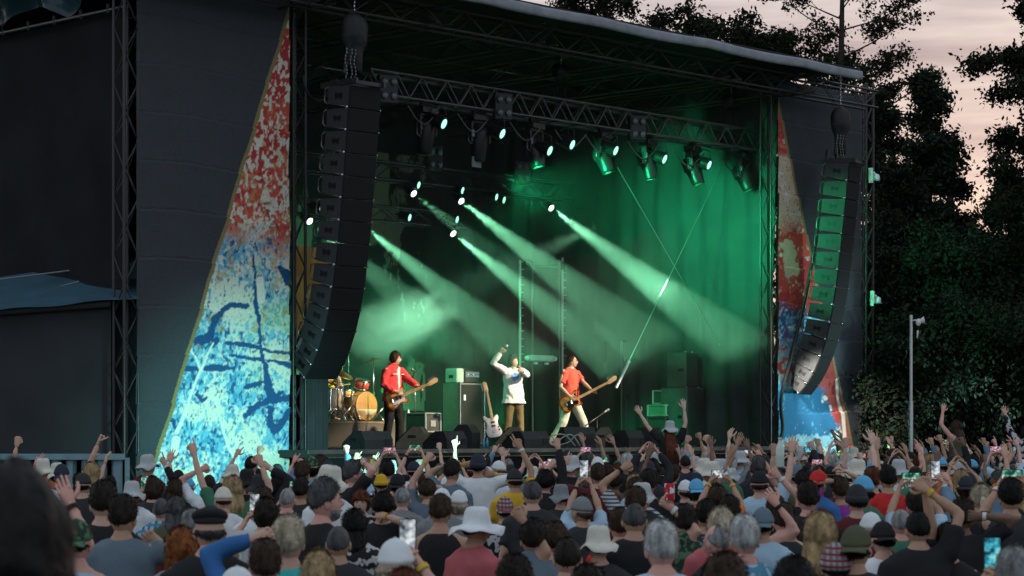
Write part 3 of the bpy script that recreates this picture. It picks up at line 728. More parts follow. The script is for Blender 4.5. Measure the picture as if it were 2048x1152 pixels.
# slack black cable down to the right array, loop at the left one
def cable(name, label, pts, r, m=M_CABLE, cat="cable"):
    o = MB(); o.smooth = True
    P_ = [Vector(p) for p in pts]; out = []
    for i in range(len(P_) - 1):
        p0 = P_[max(i - 1, 0)]; p1 = P_[i]; p2 = P_[i + 1]; p3 = P_[min(i + 2, len(P_) - 1)]
        for k in range(6):
            t = k / 6; out.append(.5 * ((2 * p1) + (p2 - p0) * t + (2 * p0 - 5 * p1 + 4 * p2 - p3) * t * t + (3 * p1 - p0 - 3 * p2 + p3) * t ** 3))
    out.append(P_[-1]); o.tube(out, r, 6)
    return tag(o.build(name, m), label, cat)
cable("cable", "thick black cable running down beside the right loudspeaker array", [P(x, y, -.3) for x, y in ((1655, 300), (1640, 420), (1625, 520), (1605, 620), (1580, 720), (1562, 800), (1565, 860), (1550, 910))], .035)
cable("cable", "slack cable loop between the left truss tower and the left array", [P(x, y, -.2) for x, y in ((606, 150), (612, 180), (630, 200), (650, 195), (662, 160))], .022)

# ================================================================== lighting rig
lens_m = mat("lit_lens", (.3, .9, .6), .3, emit=(.42, 1.0, .74), estr=1.5)
lens_hot = mat("hot_lens", (.8, .9, .85), .3, emit=(.8, 1, .9), estr=3.0)
lens_dead = mat("blinder_lens", (.13, .15, .16), .25, .2, .1)
M_FIX = mat("fixture_black", (.012, .012, .013), .40, 0, .15, 9, spec=.4)
tb = .9
th_ = pab(1120, 224, tb)[2]
ta0, ta1 = pab(725, 160, tb)[0], pab(1512, 260, tb)[0]
truss("lighting_truss", "long black lighting truss hung across the stage carrying the moving heads", "lighting truss", S(ta0, tb, th_), S(ta1, tb, th_), .40, .30, None, Vector((0, 0, 1)), M_METAL, (0, 1, 2, 3), .026, .014)
truss("lighting_truss", "black upstage lighting truss carrying the beam lights", "lighting truss", S(2.6, 5.2, 7.3), S(12.3, 5.2, 7.3), .34, .5, None, Vector((0, 0, 1)), M_DARKMETAL, (0, 2))
truss("lighting_truss", "lower black upstage lighting truss behind the beam lights", "lighting truss", S(2.6, 5.6, 6.5), S(9.5, 5.6, 6.5), .30, .5, None, Vector((0, 0, 1)), M_DARKMETAL, (0, 2))
for px, py in ((1122, 110), (1462, 190)):
    a, _, h = pab(px, py, tb)
    o = thing("truss_hoist", "dark chain hoist holding up the %s of the lighting truss" % ("middle" if px < 1300 else "right end"), "chain hoist", S(a, tb, th_ + .2), PHI)
    m = MB(); m.smooth = True; m.bevbox((0, 0, .55), (.34, .24, .30), .05); m.tube([(0.1, 0, .05), (.12, 0, .4)], .02, 6); m.tube([(-.1, 0, .05), (-.12, 0, .4)], .02, 6); m.build("motor", M_FIX, o)
    ch = MB(); ch.smooth = True
    for k in range(int((rh - th_ - 1.0) / .06)): ch.ell((0, 0, .72 + k * .06), (.02 if k % 2 else .012, .012 if k % 2 else .02, .036), 6, 4)
    ch.build("chain", M_PIN, o)
def head_meshes():
    b = MB(); b.bevbox((0, 0, -.07), (.42, .26, .13), .02); b.box((0, 0, .03), (.30, .06, .08)); base = b.mesh("base", M_FIX)
    y = MB(); y.bevbox((0, 0, -.155), (.44, .16, .05), .015); y.bevbox((-.205, 0, -.34), (.05, .15, .36), .015); y.bevbox((.205, 0, -.34), (.05, .15, .36), .015); yoke = y.mesh("yoke", M_FIX)
    h = MB(); h.smooth = True; h.lathe([(.10, .22), (.15, .20), (.165, .05), (.16, -.12), (.135, -.36), (.125, -.40), (.10, -.41)], 16); h.box((0, .15, .03), (.16, .06, .22)); head = h.mesh("head", M_FIX)
    l = MB(); l.smooth = True; l.lathe([(.001, -.414), (.095, -.414), (.098, -.408), (.001, -.405)], 14); lens = l.mesh("lens", mat("dull_lens", (.10, .28, .2), .1, 0, .1, spec=.8))
    t = MB(); t.bevbox((-.21, -.085, -.36), (.07, .03, .14), .01); t.smooth = True; t.tube([(-.245, 0, -.3), (-.245, 0, -.5), (-.2, -.05, -.55)], .012, 6); trim = t.mesh("side_panel", M_METAL)
    return base, yoke, head, lens, trim
HM = head_meshes()
def moving_head(pos, label, tilt, pan, scale=1.0):
    o = thing("moving_head", label, "stage light", pos, PHI + pan, "moving head lights under the lighting truss")
    o.scale = (scale,) * 3
    link("base", HM[0], o); y = link("yoke", HM[1], o); link("side_panel", HM[4], y)
    h = link("head", HM[2], o, (0, 0, -.44), (tilt, 0, 0)); link("lens", HM[3], h)
    return o
def par_meshes():
    c = MB(); c.smooth = True; c.lathe([(.05, .20), (.10, .18), (.115, .0), (.12, -.10), (.125, -.12), (.11, -.12)], 16); c.box((0, 0, .24), (.05, .05, .10)); can = c.mesh("can", M_FIX)
    l = MB(); l.smooth = True; l.lathe([(.001, -.13), (.07, -.128), (.108, -.112), (.001, -.1)], 16); return can, l.mesh("lens", lens_m), l.mesh("lens", lens_hot)
PMESH = par_meshes()
def par_light(pos, d, label, hot=False, scale=1.0, group="wash lights with glowing lenses"):
    o = thing("wash_fixture", label, "stage light", pos, 0, group); o.scale = (scale,) * 3
    br_ = MB(); br_.smooth = True; br_.tube([(-.13, 0, 0), (-.13, 0, .22), (0, 0, .28), (.13, 0, .22), (.13, 0, 0)], .012, 6); br_.build("bracket", M_FIX, o)
    c = link("can", PMESH[0], o); c.rotation_mode = 'QUATERNION'; c.rotation_quaternion = (-Vector(d)).to_track_quat('Z', 'Y')
    link("lens", PMESH[2 if hot else 1], c); return o
ordn = ("first", "second", "third", "fourth", "fifth", "sixth", "seventh")
HB = th_ - .27
for i, (px, tilt, pan) in enumerate(((852, .12, .1), (958, .10, -.1), (1068, -.25, .2), (1205, -.35, .2), (1295, -.20, .3), (1385, -.35, .3), (1485, -.4, .25))):
    a = pab(px, 240, tb)[0]
    moving_head(S(a, tb, HB), "black moving head light under the lighting truss, %s from the left loudspeaker array" % ordn[i], tilt, pan, 1.0 if i < 3 else .95)
dr_par = (-N * .75 + D * .25 + Vector((0, 0, -.35))).normalized()
for i, (px, py) in enumerate(((877, 243), (994, 263), (1089, 297), (1134, 285), (1221, 297), (1319, 314), (1408, 326))):
    p = P(px, py, tb - .25)
    par_light(p, dr_par, "small wash light with glowing pale green lens under the truss, %s from the left array" % ordn[i], False, 1.0)
# blinders: 2 x 2 cells
def blinder(px, py, b, label):
    p = P(px, py, b); o = thing("blinder_light", label, "blinder light", p, PHI - .35, "four cell blinder lights")
    m = MB(); m.bevbox((0, .08, 0), (.36, .12, .50), .02); m.build("housing", M_FIX, o)
    l = MB(); l.smooth = True; l.ell((0, 0, 0), (.062, .03, .072), 12, 6); me = l.mesh("cell", lens_dead)
    for x in (-.085, .085):
        for z in (-.12, .12): link("cell", me, o, (x, 0, z))
blinder(779, 177, .55, "four cell blinder light on the lighting truss beside the left array")
blinder(1009, 212, .55, "four cell blinder light on the lighting truss between second and third moving heads")
blinder(1278, 255, .6, "four cell blinder light on the lighting truss above the fifth moving head")
blinder(872, 316, 4.6, "pale four cell blinder light upstage under the first moving head")
blinder(1046, 345, 4.6, "dim four cell blinder light upstage beneath the third moving head")
# label card hanging under second head
m = MB(); m.box((0, 0, 0), (.24, .01, .19)); sg = m.build("paper_sign", mat("paper_card", (.18, .20, .18), .8)); sg.location = P(953, 324, tb); sg.rotation_euler = (0, 0, PHI)
tag(sg, "small pale card hanging below the second moving head", "sign")
for i, px in enumerate((815, 915, 1020, 1110, 1170, 1255, 1345, 1440)):
    p0_, p1_ = P(px, 208 + (px - 800) * .165, tb - .22), P(px + 62, 208 + (px - 738) * .165, tb - .22)
    cable("cable", "black power cable sagging under the lighting truss, %s from the left array" % ("first", "second", "third", "fourth", "fifth", "sixth", "seventh", "eighth")[i], [p0_, p0_.lerp(p1_, .3) - Vector((0, 0, .22)), p0_.lerp(p1_, .6) - Vector((0, 0, .27)), p1_], .012, M_METAL)
# upstage beam lights: fixture, lens and its beam
BD = (-N * 3.0 + Vector((0, 0, -1.85))).normalized()
beams = (("white beam light highest on the right, throwing the brightest beam", 1097, 412, 5.0, 1.0), ("beam light throwing a beam from above the singer's left", 917, 398, 5.0, .8),
         ("lower beam light under the second one, its beam passing behind the singer", 901, 463, 5.2, .75), ("beam light half hidden behind the left array, its beam over the guitarist", 728, 452, 5.2, .6),
         ("small beam light left of the left array", 614, 438, 5.2, .3), ("dim beam light at the far upstage truss right of the left array", 822, 383, 5.2, .12))
for lab, px, py, b, k in beams:
    p = P(px, py, b)
    par_light(p, BD, lab, True, .8, "upstage beam lights")
    lamp("beam_light", p + BD * .16, p + BD * 5, 52000 * k, (.30, 1.0, .54), 10.5, .10, .04)
for i, (px, py, b) in enumerate(((829, 368, 5.0), (917, 379, 5.0), (906, 437, 5.2), (811, 433, 5.2), (634, 414, 5.2), (1000, 398, 5.2), (985, 392, 5.1))):
    par_light(P(px, py, b), (dr_par + Vector((.25, 0, .1))).normalized(), "upstage wash light with dim green lens, %s" % ("above the dim beam light", "above the second beam light", "above the lower beam light", "left of the splashed backdrop edge", "left of the left array", "dark cluster left of the lift mast", "next to the lift mast cluster")[i], False, .8, "upstage wash lights")

# smoke: thin even haze on the stage, a denser puff behind the guitarist
def volume_mat(name, dens, col, g, puff=False, nscale=1.6):
    m = bpy.data.materials.new(name); m.use_nodes = True; t = m.node_tree
    t.nodes.remove(t.nodes["Principled BSDF"]); v = t.nodes.new("ShaderNodeVolumePrincipled")
    v.inputs["Color"].default_value = (*col, 1); v.inputs["Density"].default_value = dens; v.inputs["Anisotropy"].default_value = g
    t.links.new(v.outputs[0], t.nodes["Material Output"].inputs["Volume"])
    if puff:
        tc = t.nodes.new("ShaderNodeTexCoord"); ln = t.nodes.new("ShaderNodeVectorMath"); ln.operation = 'LENGTH'
        t.links.new(tc.outputs["Object"], ln.inputs[0])
        nz = t.nodes.new("ShaderNodeTexNoise"); nz.inputs["Scale"].default_value = nscale; nz.inputs["Detail"].default_value = 3.5; nz.inputs["Distortion"].default_value = 1.2
        t.links.new(tc.outputs["Object"], nz.inputs[0])
        ma = t.nodes.new("ShaderNodeMath"); ma.operation = 'MULTIPLY_ADD'; ma.inputs[1].default_value = 1.5; t.links.new(nz.outputs[0], ma.inputs[0])
        mb = t.nodes.new("ShaderNodeMath"); mb.operation = 'MULTIPLY'; mb.inputs[1].default_value = -1.0; t.links.new(ln.outputs["Value"], mb.inputs[0]); t.links.new(mb.outputs[0], ma.inputs[2])
        mr = t.nodes.new("ShaderNodeMapRange"); mr.inputs[1].default_value = -.1; mr.inputs[2].default_value = .55; mr.inputs[3].default_value = 0; mr.inputs[4].default_value = dens
        t.links.new(ma.outputs[0], mr.inputs[0]); t.links.new(mr.outputs[0], v.inputs["Density"])
    return m
m = MB(); m.prism([(3.4, 1.86), (9.0, 1.86), (9.0, 9.3), (-.62, 9.3), (-.62, 3.9)], -.2, 12.95, Matrix(((0, 0, 1, 0), (1, 0, 0, 0), (0, 1, 0, 0), (0, 0, 0, 1))))
hz = m.build("stage_haze", volume_mat("stage_haze", .010, (.92, .97, .95), .45)); hz.location = S(0, 0); hz.rotation_euler = (0, 0, PHI); tag(hz, "thin smoke haze filling the stage", None, None, "stuff")
def puff(px, py, b, r, dens, label, ns=1.6):
    m = MB(); m.ell((0, 0, 0), (1, 1, 1), 24, 14); o = m.build("smoke", volume_mat("smoke_%d" % px, dens, (.95, .98, .96), .3, True, ns)); o.location = P(px, py, b); o.scale = r; o.rotation_euler = (0, 0, PHI)
    tag(o, label, None, None, "stuff")
puff(800, 655, 6.8, (1.9, 1.0, 1.2), .5, "bright smoke cloud drifting behind the guitarist", 2.0)
puff(1305, 572, 2.0, (1.5, 1.3, .8), .016, "dense smoke drifting through the brightest beam", 2.2)
puff(905, 680, 6.2, (1.2, .8, .55), .16, "thin wisp of smoke behind the bass amplifier", 2.4)

# ================================================================== stage gear
def on_stage(px, b, z=DECK): a = pab(px, 800, b)[0]; return S(a, b, z)
rs = thing("drum_riser", "low black skirted drum riser behind the guitarist", "drum riser", S(0, 0, DECK), PHI)
ra, rb_ = pab(628, 860, 5.0)[0], pab(858, 860, 5.0)[0]
RZ = DECK + .50
m = MB(); m.box(((ra + rb_) / 2, 6.6, .48), (rb_ - ra, 3.2, .04)); m.build("top", mat("riser_carpet", (.12, .085, .05), .9), rs)
m = MB(); m.box(((ra + rb_) / 2, 6.6, .23), (rb_ - ra - .03, 3.17, .455)); m.build("skirt", mat("riser_skirt", (.05, .045, .038), .85, 0, .2, 2), rs)
def RX(d): return d.to_track_quat('Z', 'Y').to_matrix()
M_AMBER = mat("amber_drum_head", (.62, .34, .08), .30, 0, .12, 5); M_REDDR = mat("red_drum_shell", (.55, .07, .05), .3); M_SPARK = mat("speckled_drum_wrap", (.55, .40, .30), .4, 0, .9, 60)
M_CYM = mat("cymbal_bronze", (.42, .33, .10), .28, .9, .15)
def drum(px, py, b, r, dep, tilt, label, shell, headm, name, lugs=8, axis='up'):
    p = P(px, py, b); o = thing(name, label, "drum", p, PHI, "drums of the drum kit")
    M = Matrix.Rotation(tilt, 4, 'X') if axis == 'up' else Matrix.Rotation(R(90), 4, 'X')
    m = MB(); m.smooth = True; m.lathe([(r, -dep / 2), (r, dep / 2)], 24, M); m.build("shell", shell, o)
    h = MB(); h.smooth = True; h.lathe([(.001, dep / 2 + .012), (r * .96, dep / 2 + .010), (r * .99, dep / 2 - .004)], 24, M); h.build("drum_head", headm, o)
    for s_ in (-1, 1):
        k = MB(); k.smooth = True; k.lathe([(r * 1.0, s_ * dep / 2 - .015), (r * 1.04, s_ * dep / 2 - .012), (r * 1.04, s_ * dep / 2 + .014), (r * 1.0, s_ * dep / 2 + .016)], 24, M); k.build("hoop", M_CHROME if axis == 'up' else shell, o)
    for i in range(lugs):
        an = 2 * math.pi * i / lugs; q = MB()
        q.tube([M @ Vector((r * 1.03 * math.cos(an), r * 1.03 * math.sin(an), -dep / 2)), M @ Vector((r * 1.03 * math.cos(an), r * 1.03 * math.sin(an), dep / 2))], .012, 6); q.build("lug", M_CHROME, o)
    return o
bd = drum(719, 812, 5.9, .28, .40, 0, "big bass drum with amber front head facing the crowd", mat("amber_shell", (.40, .20, .06), .35), M_AMBER, "bass_drum", 8, 'front')
m = MB(); m.smooth = True; m.prism([(.27 * math.cos(t), .27 * math.sin(t)) for t in np.linspace(math.pi * 1.08, math.pi * 1.92, 14)], .214, .216, Matrix.Rotation(R(90), 4, 'X')); m.build("lower_head_segment", mat("pale_segment", (.75, .62, .45), .8, 0, .2, 8), bd)  # flat paler segment over the lower part of the front head
drum(724, 768, 5.9, .15, .17, .35, "red rack tom above the bass drum", M_REDDR, M_WHITE, "rack_tom", 6)
drum(692, 786, 6.1, .17, .13, .1, "shallow amber snare drum left of the bass drum", mat("amber_snare", (.58, .27, .05), .3), M_WHITE, "snare_drum", 8)
drum(662, 797, 5.6, .20, .40, .05, "pink speckled floor tom at the edge of the left array", M_SPARK, M_WHITE, "floor_tom", 8)
def stand(o, h, spread=.32, m=M_CHROME, r=.013):
    for k in range(3):
        an = k * 2.1 + .5; q = MB(); q.smooth = True; q.tube([(0, 0, .32), (spread * math.cos(an), spread * math.sin(an), .012)], r * .8, 6); q.build("leg", m, o)
    q = MB(); q.smooth = True; q.tube([(0, 0, .10), (0, 0, h * .6), (0, 0, h)], [r, r, r * .7], 8); q.build("pole", m, o)
def cymbal(px, py, b, r, tx, ty, label, name="cymbal"):
    p = P(px, py, b); o = thing(name, label, "cymbal", (p.x, p.y, RZ), PHI, "cymbals of the drum kit"); hh = p.z - RZ
    stand(o, hh)
    M = Matrix.Translation((0, 0, hh)) @ Euler((tx, ty, 0)).to_matrix().to_4x4()
    c = MB(); c.smooth = True; c.lathe([(.012, .03), (.04, .022), (.06, .006), (r * .6, -.006), (r, -.020), (r, -.023), (.05, -.004), (.012, .01)], 28, M); c.build("plate", M_CYM, o)
    return o
cymbal(686, 747, 5.5, .22, .5, .1, "large bronze crash cymbal tilted forward beside the left array")
cymbal(747, 719, 6.0, .21, -.12, -.25, "thin bronze ride cymbal behind the guitarist's shoulder")
cymbal(671, 762, 5.9, .17, .12, .1, "yellow hi-hat cymbal low beside the left array", "hi_hat")
for px, lab in ((705, "chrome tripod hardware stand between bass drum and snare"), (770, "chrome drum stand right of the bass drum"), (676, "tall chrome boom stand at the edge of the left array")):
    p = P(px, 800, 5.3); o = thing("drum_stand", lab, "drum stand", (p.x, p.y, RZ), PHI, "drum hardware stands"); stand(o, .75 if px != 676 else 1.15, .26)
M_MIC = mat("mic_grille", (.30, .31, .30), .4, .7)
def mic_stand(px, b, z0, hpx, label, boom=None, tall=True):
    p = on_stage(px, b, z0); o = thing("microphone_stand", label, "microphone stand", p, PHI, "microphone stands")
    hz_ = P(px, hpx, b).z - z0
    stand(o, hz_, .28, M_BLACK if boom else M_METAL, .012)
    if boom:
        e = P(boom[0], boom[1], b) - p; e = Vector((e.dot(D), e.dot(N), e.z)); s_ = P(boom[2], boom[3], b) - p; s_ = Vector((s_.dot(D), s_.dot(N), s_.z))
        q = MB(); q.smooth = True; q.tube([s_, e], .011, 6); q.build("boom", M_METAL, o); tip = s_; d_ = (s_ - e).normalized()
    else: tip = Vector((0, 0, hz_)); d_ = Vector((-.8, -.3, .2)).normalized()
    q = MB(); q.smooth = True; q.tube([tip, tip + d_ * .13], [.016, .024], 8); q.ell(tip + d_ * .15, (.028, .028, .03), 8, 6); q.build("microphone", M_MIC, o)
mic_stand(830, 4.0, DECK, 742, "slim straight microphone stand between guitarist and bass amplifier")
mic_stand(1194, .9, DECK, 838, "low boom microphone stand angled up beside the right wedge", (1170, 852, 1207, 826))
mic_stand(697, 7.4, RZ, 693, "tall thin microphone stand over the drum kit")
# music stand light behind kit
def flight_case(c, size, rz, label, m, em, group="flight cases on stage"):
    o = thing("flight_case", label, "flight case", c, rz, group); w, d, h = size
    q = MB(); q.box((0, 0, h / 2), (w - .02, d - .02, h - .02)); q.build("body", m, o)
    for sx in (-1, 1):
        for sy in (-1, 1): e = MB(); e.bevbox((sx * w / 2, sy * d / 2, h / 2), (.035, .035, h), .008); e.build("corner_strip", em, o)
        for sz in (.015, h - .015): e = MB(); e.bevbox((sx * w / 2, 0, sz), (.033, d - .036, .033), .008); e.build("edge_strip", em, o)
    for sy in (-1, 1):
        for sz in (.015, h - .015): e = MB(); e.bevbox((0, sy * d / 2, sz), (w - .036, .033, .033), .008); e.build("edge_strip", em, o)
    e = MB(); e.bevbox((0, -d / 2 - .004, h * .45), (.14, .012, .12), .004); e.build("latch", em, o)
    return o
M_CASE = mat("case_board", (.05, .06, .055), .5); M_CASEG = mat("case_green", (.10, .20, .15), .5); M_ALU = mat("aluminium_edge", (.55, .57, .56), .35, .7, .1)
flight_case(on_stage(846, 3.6), (.40, .55, .38), PHI, "flight case with bright metal edges left of the bass amplifier", M_CASE, M_ALU).location.z = DECK + .28
flight_case(on_stage(858, 3.75), (.75, .6, .27), PHI, "low dark flight case under the metal edged one", M_CASE, M_METAL)
# black cloth covered column under the left array
dc = thing("draped_column", "tall black cloth covered column under the left loudspeaker array", "draped column", S(0, .45), PHI)
a0_, a1_ = pab(601, 800, .45)[0], pab(655, 800, .45)[0]; zc = P(630, 762, .45).z
u_ = np.linspace(0, 1, 50)[None, :]; v_ = np.linspace(0, 1, 20)[:, None]
Pn = np.zeros((20, 50, 3)); Pn[..., 0] = a0_ + (a1_ - a0_) * u_; Pn[..., 1] = .03 * np.sin(u_ * 22 + v_); Pn[..., 2] = .03 + (zc + .1) * v_
link("front_cloth", grid_mesh("front_cloth", Pn, mat("column_cloth", (.045, .047, .052), .9, 0, .2, 3)), dc)
q = MB(); q.box(((a0_ + a1_) / 2, .35, (zc + .1) / 2), (a1_ - a0_, .6, zc + .1)); q.build("frame", M_BACKDRAPE, dc)
# bass amplifier: tall cabinet, head on top, small green box
bp = on_stage(926, 4.5)
ba = thing("bass_cabinet", "tall black bass speaker cabinet with a pale left side", "speaker cabinet", bp, PHI)
q = MB(); q.prism([(-.33, -.24), (.33, -.24), (.33, .24), (-.33, .24)], .06, 1.27); q.build("cabinet", mat("amp_vinyl", (.10, .105, .10), .6, 0, .15, 8), ba)
q = MB(); q.bevbox((0, -.25, .66), (.61, .03, 1.16), .01); q.build("grille", M_GRILLE, ba)
for x in (-.345, .345): q = MB(); q.box((x, -.25, .66), (.03, .05, 1.26)); q.build("corner_strip", M_METAL, ba)
q = MB(); q.box((-.22, -.268, .98), (.05, .006, .11)); q.build("badge", mat("pale_badge", (.6, .6, .6), .5), ba)
for x in (-.25, .25): q = MB(); q.tube([(x - .03, 0, .035), (x + .03, 0, .035)], .035, 10, (0, 1, 0)); q.build("castor", M_BLACK, ba)
bh = thing("amplifier", "black amplifier head with knobs on the bass cabinet", "amplifier", bp + Vector((0, 0, 1.275)) + D * .10, PHI)
q = MB(); q.bevbox((0, 0, .13), (.42, .34, .25), .015); q.build("case", M_BLACK, bh)
q = MB(); q.box((0, -.174, .17), (.38, .008, .10)); q.build("control_panel", M_METAL, bh)
for k in range(6): q = MB(); q.smooth = True; q.tube([(-.15 + .06 * k, -.178, .17), (-.15 + .06 * k, -.20, .17)], .014, 8); q.build("knob", M_CHROME, bh)
q = MB(); q.smooth = True; q.tube([(-.12, 0, .25), (-.10, 0, .29), (.10, 0, .29), (.12, 0, .25)], .012, 6); q.build("handle", M_BLACK, bh)
gb = thing("amplifier_box", "small square green lit box beside the amplifier head", "equipment box", bp + Vector((0, 0, 1.275)) - D * .24, PHI)
q = MB(); q.bevbox((0, 0, .145), (.20, .34, .29), .015); q.build("case", mat("grey_case", (.25, .27, .26), .6), gb)
q = MB(); q.bevbox((-.105, 0, .13), (.012, .12, .06), .004); q.build("handle", M_BLACK, gb)
# wedges
def wedge(px, b, w, label, rz=0.0, m=None, h=.38, d=.5):
    o = thing("wedge_monitor", label, "wedge monitor", on_stage(px, b), PHI + rz, "wedge monitors on the stage front")
    pr = [(-d / 2, 0), (d / 2, 0), (d / 2, .10), (-.02, h), (-d / 2 + .08, h), (-d / 2, h - .14)]
    M = Matrix(((0, 0, 1, 0), (1, 0, 0, 0), (0, 1, 0, 0), (0, 0, 0, 1)))
    q = MB(); q.prism(pr, -w / 2, w / 2, M); q.build("cabinet", m or M_WEDGE, o)
    g = MB(); a_ = math.atan2(h - .10, d / 2 + .02); L_ = math.hypot(h - .1, d / 2 + .02)
    g.box((0, d / 4 - .01 + .012 * math.sin(a_), (h + .1) / 2 + .012 * math.cos(a_)), (w - .06, L_ - .05, .02), Matrix.Rotation(-a_, 3, 'X')); g.build("grille", M_GRILLE, o)
    for s_ in (-1, 1):
        k = MB(); k.bevbox((s_ * (w / 2 + .003), -.02, h * .55), (.012, .14, .05), .004); k.build("handle", M_BLACK, o)
    k = MB(); k.box((w * .32, -d / 2 - .004, .12), (.14, .012, .10)); k.build("socket_panel", M_BLACK, o)
    return o
M_WEDGE = mat("wedge_vinyl", (.17, .15, .10), .65, 0, .15, 10); M_WEDGEB = mat("wedge_black", (.022, .024, .024), .55, 0, .15, 10)
wedge(826, 1.0, .82, "olive lit wedge monitor in front of the guitarist", .7)
wedge(1020, .8, .72, "wedge monitor with pale lit top in front of the singer", .72)
wedge(1200, .8, .68, "wedge monitor with pale lit top right of the bassist", .72)
wedge(735, -.25, .70, "black wedge monitor at the left stage edge, before the olive one", .1, M_WEDGEB, .30)
wedge(890, -.25, .62, "black wedge monitor between the guitarist's and the singer's wedges", .2, M_WEDGEB, .30)
wedge(925, .7, .55, "rounded black wedge monitor beneath the bass cabinet", .5, M_WEDGEB, .42)
wedge(1052, -.15, .75, "low black wedge monitor at the stage edge below the singer", .1, M_WEDGEB, .30)
wedge(1150, .3, .62, "dark wedge monitor at the bassist's feet", -.4, M_WEDGEB)
wedge(1290, .4, .75, "black wedge monitor behind the girl with raised arms", .4, M_WEDGEB)
wedge(1250, -.1, .6, "black wedge monitor at the stage edge right of the microphone boom", .2, M_WEDGEB, .32)
# pedal board
pb = thing("pedal_board", "pedal board with orange and black effect pedals at the stage edge", "pedal board", on_stage(1095, .0), PHI + .2)
q = MB(); q.bevbox((0, 0, .03), (.7, .32, .06), .01); q.build("board", M_BLACK, pb)
for i, c in enumerate(((.55, .12, .03), (.03, .03, .03), (.5, .5, .48), (.05, .06, .07), (.45, .10, .04))):
    q = MB(); q.bevbox((-.28 + .14 * i, 0, .095), (.10, .15, .06), .008); q.build("pedal", mat("pedal_%d" % i, c, .4), pb)
for i in range(3):
    cable("cable", "pale looping cable on the stage edge, %s from the pedal board" % ("nearest", "next", "farthest")[i], [on_stage(1085 + 14 * i, -.1, DECK + .05), on_stage(1100 + 18 * i, -.2, DECK + .20 - .05 * i), on_stage(1128 + 14 * i, -.3, DECK + .24), on_stage(1150 + 10 * i, -.35, DECK + .04)], .012, mat("pale_cable", (.4, .42, .38), .5))
def bottle(px, b, z, h, label, m):
    o = thing("water_bottle", label, "bottle", on_stage(px, b, z), 0, None)
    q = MB(); q.smooth = True; q.lathe([(.030, 0), (.034, .01), (.034, h * .62), (.030, h * .7), (.014, h * .86), (.013, h * .93)], 12); q.build("body", m, o)
    q = MB(); q.smooth = True; q.lathe([(.015, h * .93), (.015, h), (.012, h)], 10); q.build("cap", M_WHITE, o)
M_PET = mat("clear_plastic", (.55, .65, .60), .15, 0, .05, spec=.6)
bottle(817, 5.1, RZ, .24, "clear water bottle on the drum riser edge", M_PET); bottle(801, 5.1, RZ, .13, "small clear cup on the drum riser edge", M_PET)
bottle(967, .4, DECK, .16, "shorter blue drink can beside the singer's wedge", mat("blue_can", (.10, .35, .5), .3, .5)); bottle(974, .4, DECK, .18, "taller blue drink can beside the singer's wedge", mat("blue_can", (.1, .35, .5)))

# ---- guitars
def outline(pts, k=4):
    P_ = [Vector((p[0], p[1], 0)) for p in pts]; n = len(P_); out = []
    for i in range(n):
        p0, p1, p2, p3 = P_[i - 1], P_[i], P_[(i + 1) % n], P_[(i + 2) % n]
        for j in range(k):
            t = j / k; v = .5 * ((2 * p1) + (p2 - p0) * t + (2 * p0 - 5 * p1 + 4 * p2 - p3) * t * t + (3 * p1 - p0 - 3 * p2 + p3) * t ** 3); out.append((v.x, v.y))
    return out
def guitar(name, label, pos, M3, body_c, rim_c, guard_c, neck_c, bass=False):
    """local frame: x along the neck, y across, z out of the front"""
    o = thing(name, label, "bass guitar" if bass else "guitar", pos); o.rotation_mode = 'QUATERNION'; o.rotation_quaternion = M3.to_quaternion()
    k = 1.0 if not bass else 1.04
    bo = outline([(-.23 * k, .02), (-.21, .13), (-.10, .165), (-.02, .125), (.06, .13), (.14, .175), (.19, .15), (.13, .07), (.12, .0), (.13, -.06), (.18, -.12), (.13, -.15), (.05, -.12), (-.04, -.12), (-.14, -.17), (-.22, -.12)])
    q = MB(); q.prism(bo, -.022, .018); q.build("body_rim", rim_c, o)
    q = MB(); q.prism([(x * .86 - .005, y * .86) for x, y in bo], .015, .023); q.build("body_face", body_c, o)
    pg = outline([(-.12, -.02), (-.06, .03), (.05, .04), (.13, .12), (.13, .04), (.12, -.05), (.10, -.10), (.02, -.09), (-.06, -.135), (-.13, -.13), (-.12, -.08)])
    q = MB(); q.prism(pg, .022, .027); q.build("pickguard", guard_c, o)
    L0 = .10; L1 = .62 if not bass else .80
    q = MB(); q.prism([(L0, -.028), (L1, -.021), (L1, .021), (L0, .028)], .018, .042); q.build("neck", neck_c, o)
    hd = outline([(L1 - .01, -.02), (L1 + .03, -.04), (L1 + .10, -.035), (L1 + .17, -.03), (L1 + .20, .02), (L1 + .17, .055), (L1 + .08, .045), (L1 + .02, .03)], 3)
    q = MB(); q.prism(hd, .016, .034); q.build("headstock", neck_c, o)
    for i in range(4 if bass else 6):
        x = L1 + .03 + (.036 if bass else .024) * i
        q = MB(); q.smooth = True; q.tube([(x, .035 + .02 * (i / 5), .025), (x, .075 + .012 * (i / 5), .025)], .007, 6); q.ell((x, .08 + .012 * i / 5, .025), (.012, .010, .006), 8, 5); q.build("tuning_peg", M_CHROME, o)
    for x in ((-.02, .05) if not bass else (-.01,)):
        q = MB(); q.bevbox((x, 0, .031), (.035, .085, .014), .004); q.build("pickup", M_BLACK if not bass else M_CHROME, o)
    q = MB(); q.bevbox((-.12, 0, .034), (.04, .08, .016), .004); q.build("bridge", M_CHROME, o)
    for i in range(4 if bass else 6):
        y = (-.015 + .01 * i) if bass else (-.015 + .006 * i)
        q = MB(); q.tube([(-.12, y * 1.5, .045), (L1 + .05, y, .045)], .0012, 4); q.build("string", M_CHROME, o)
    for i in range(2): q = MB(); q.smooth = True; q.lathe([(.014, 0), (.012, .018), (.001, .019)], 10, Matrix.Translation((-.05 - .05 * i, -.11, .027))); q.build("knob", M_BLACK, o)
    return o
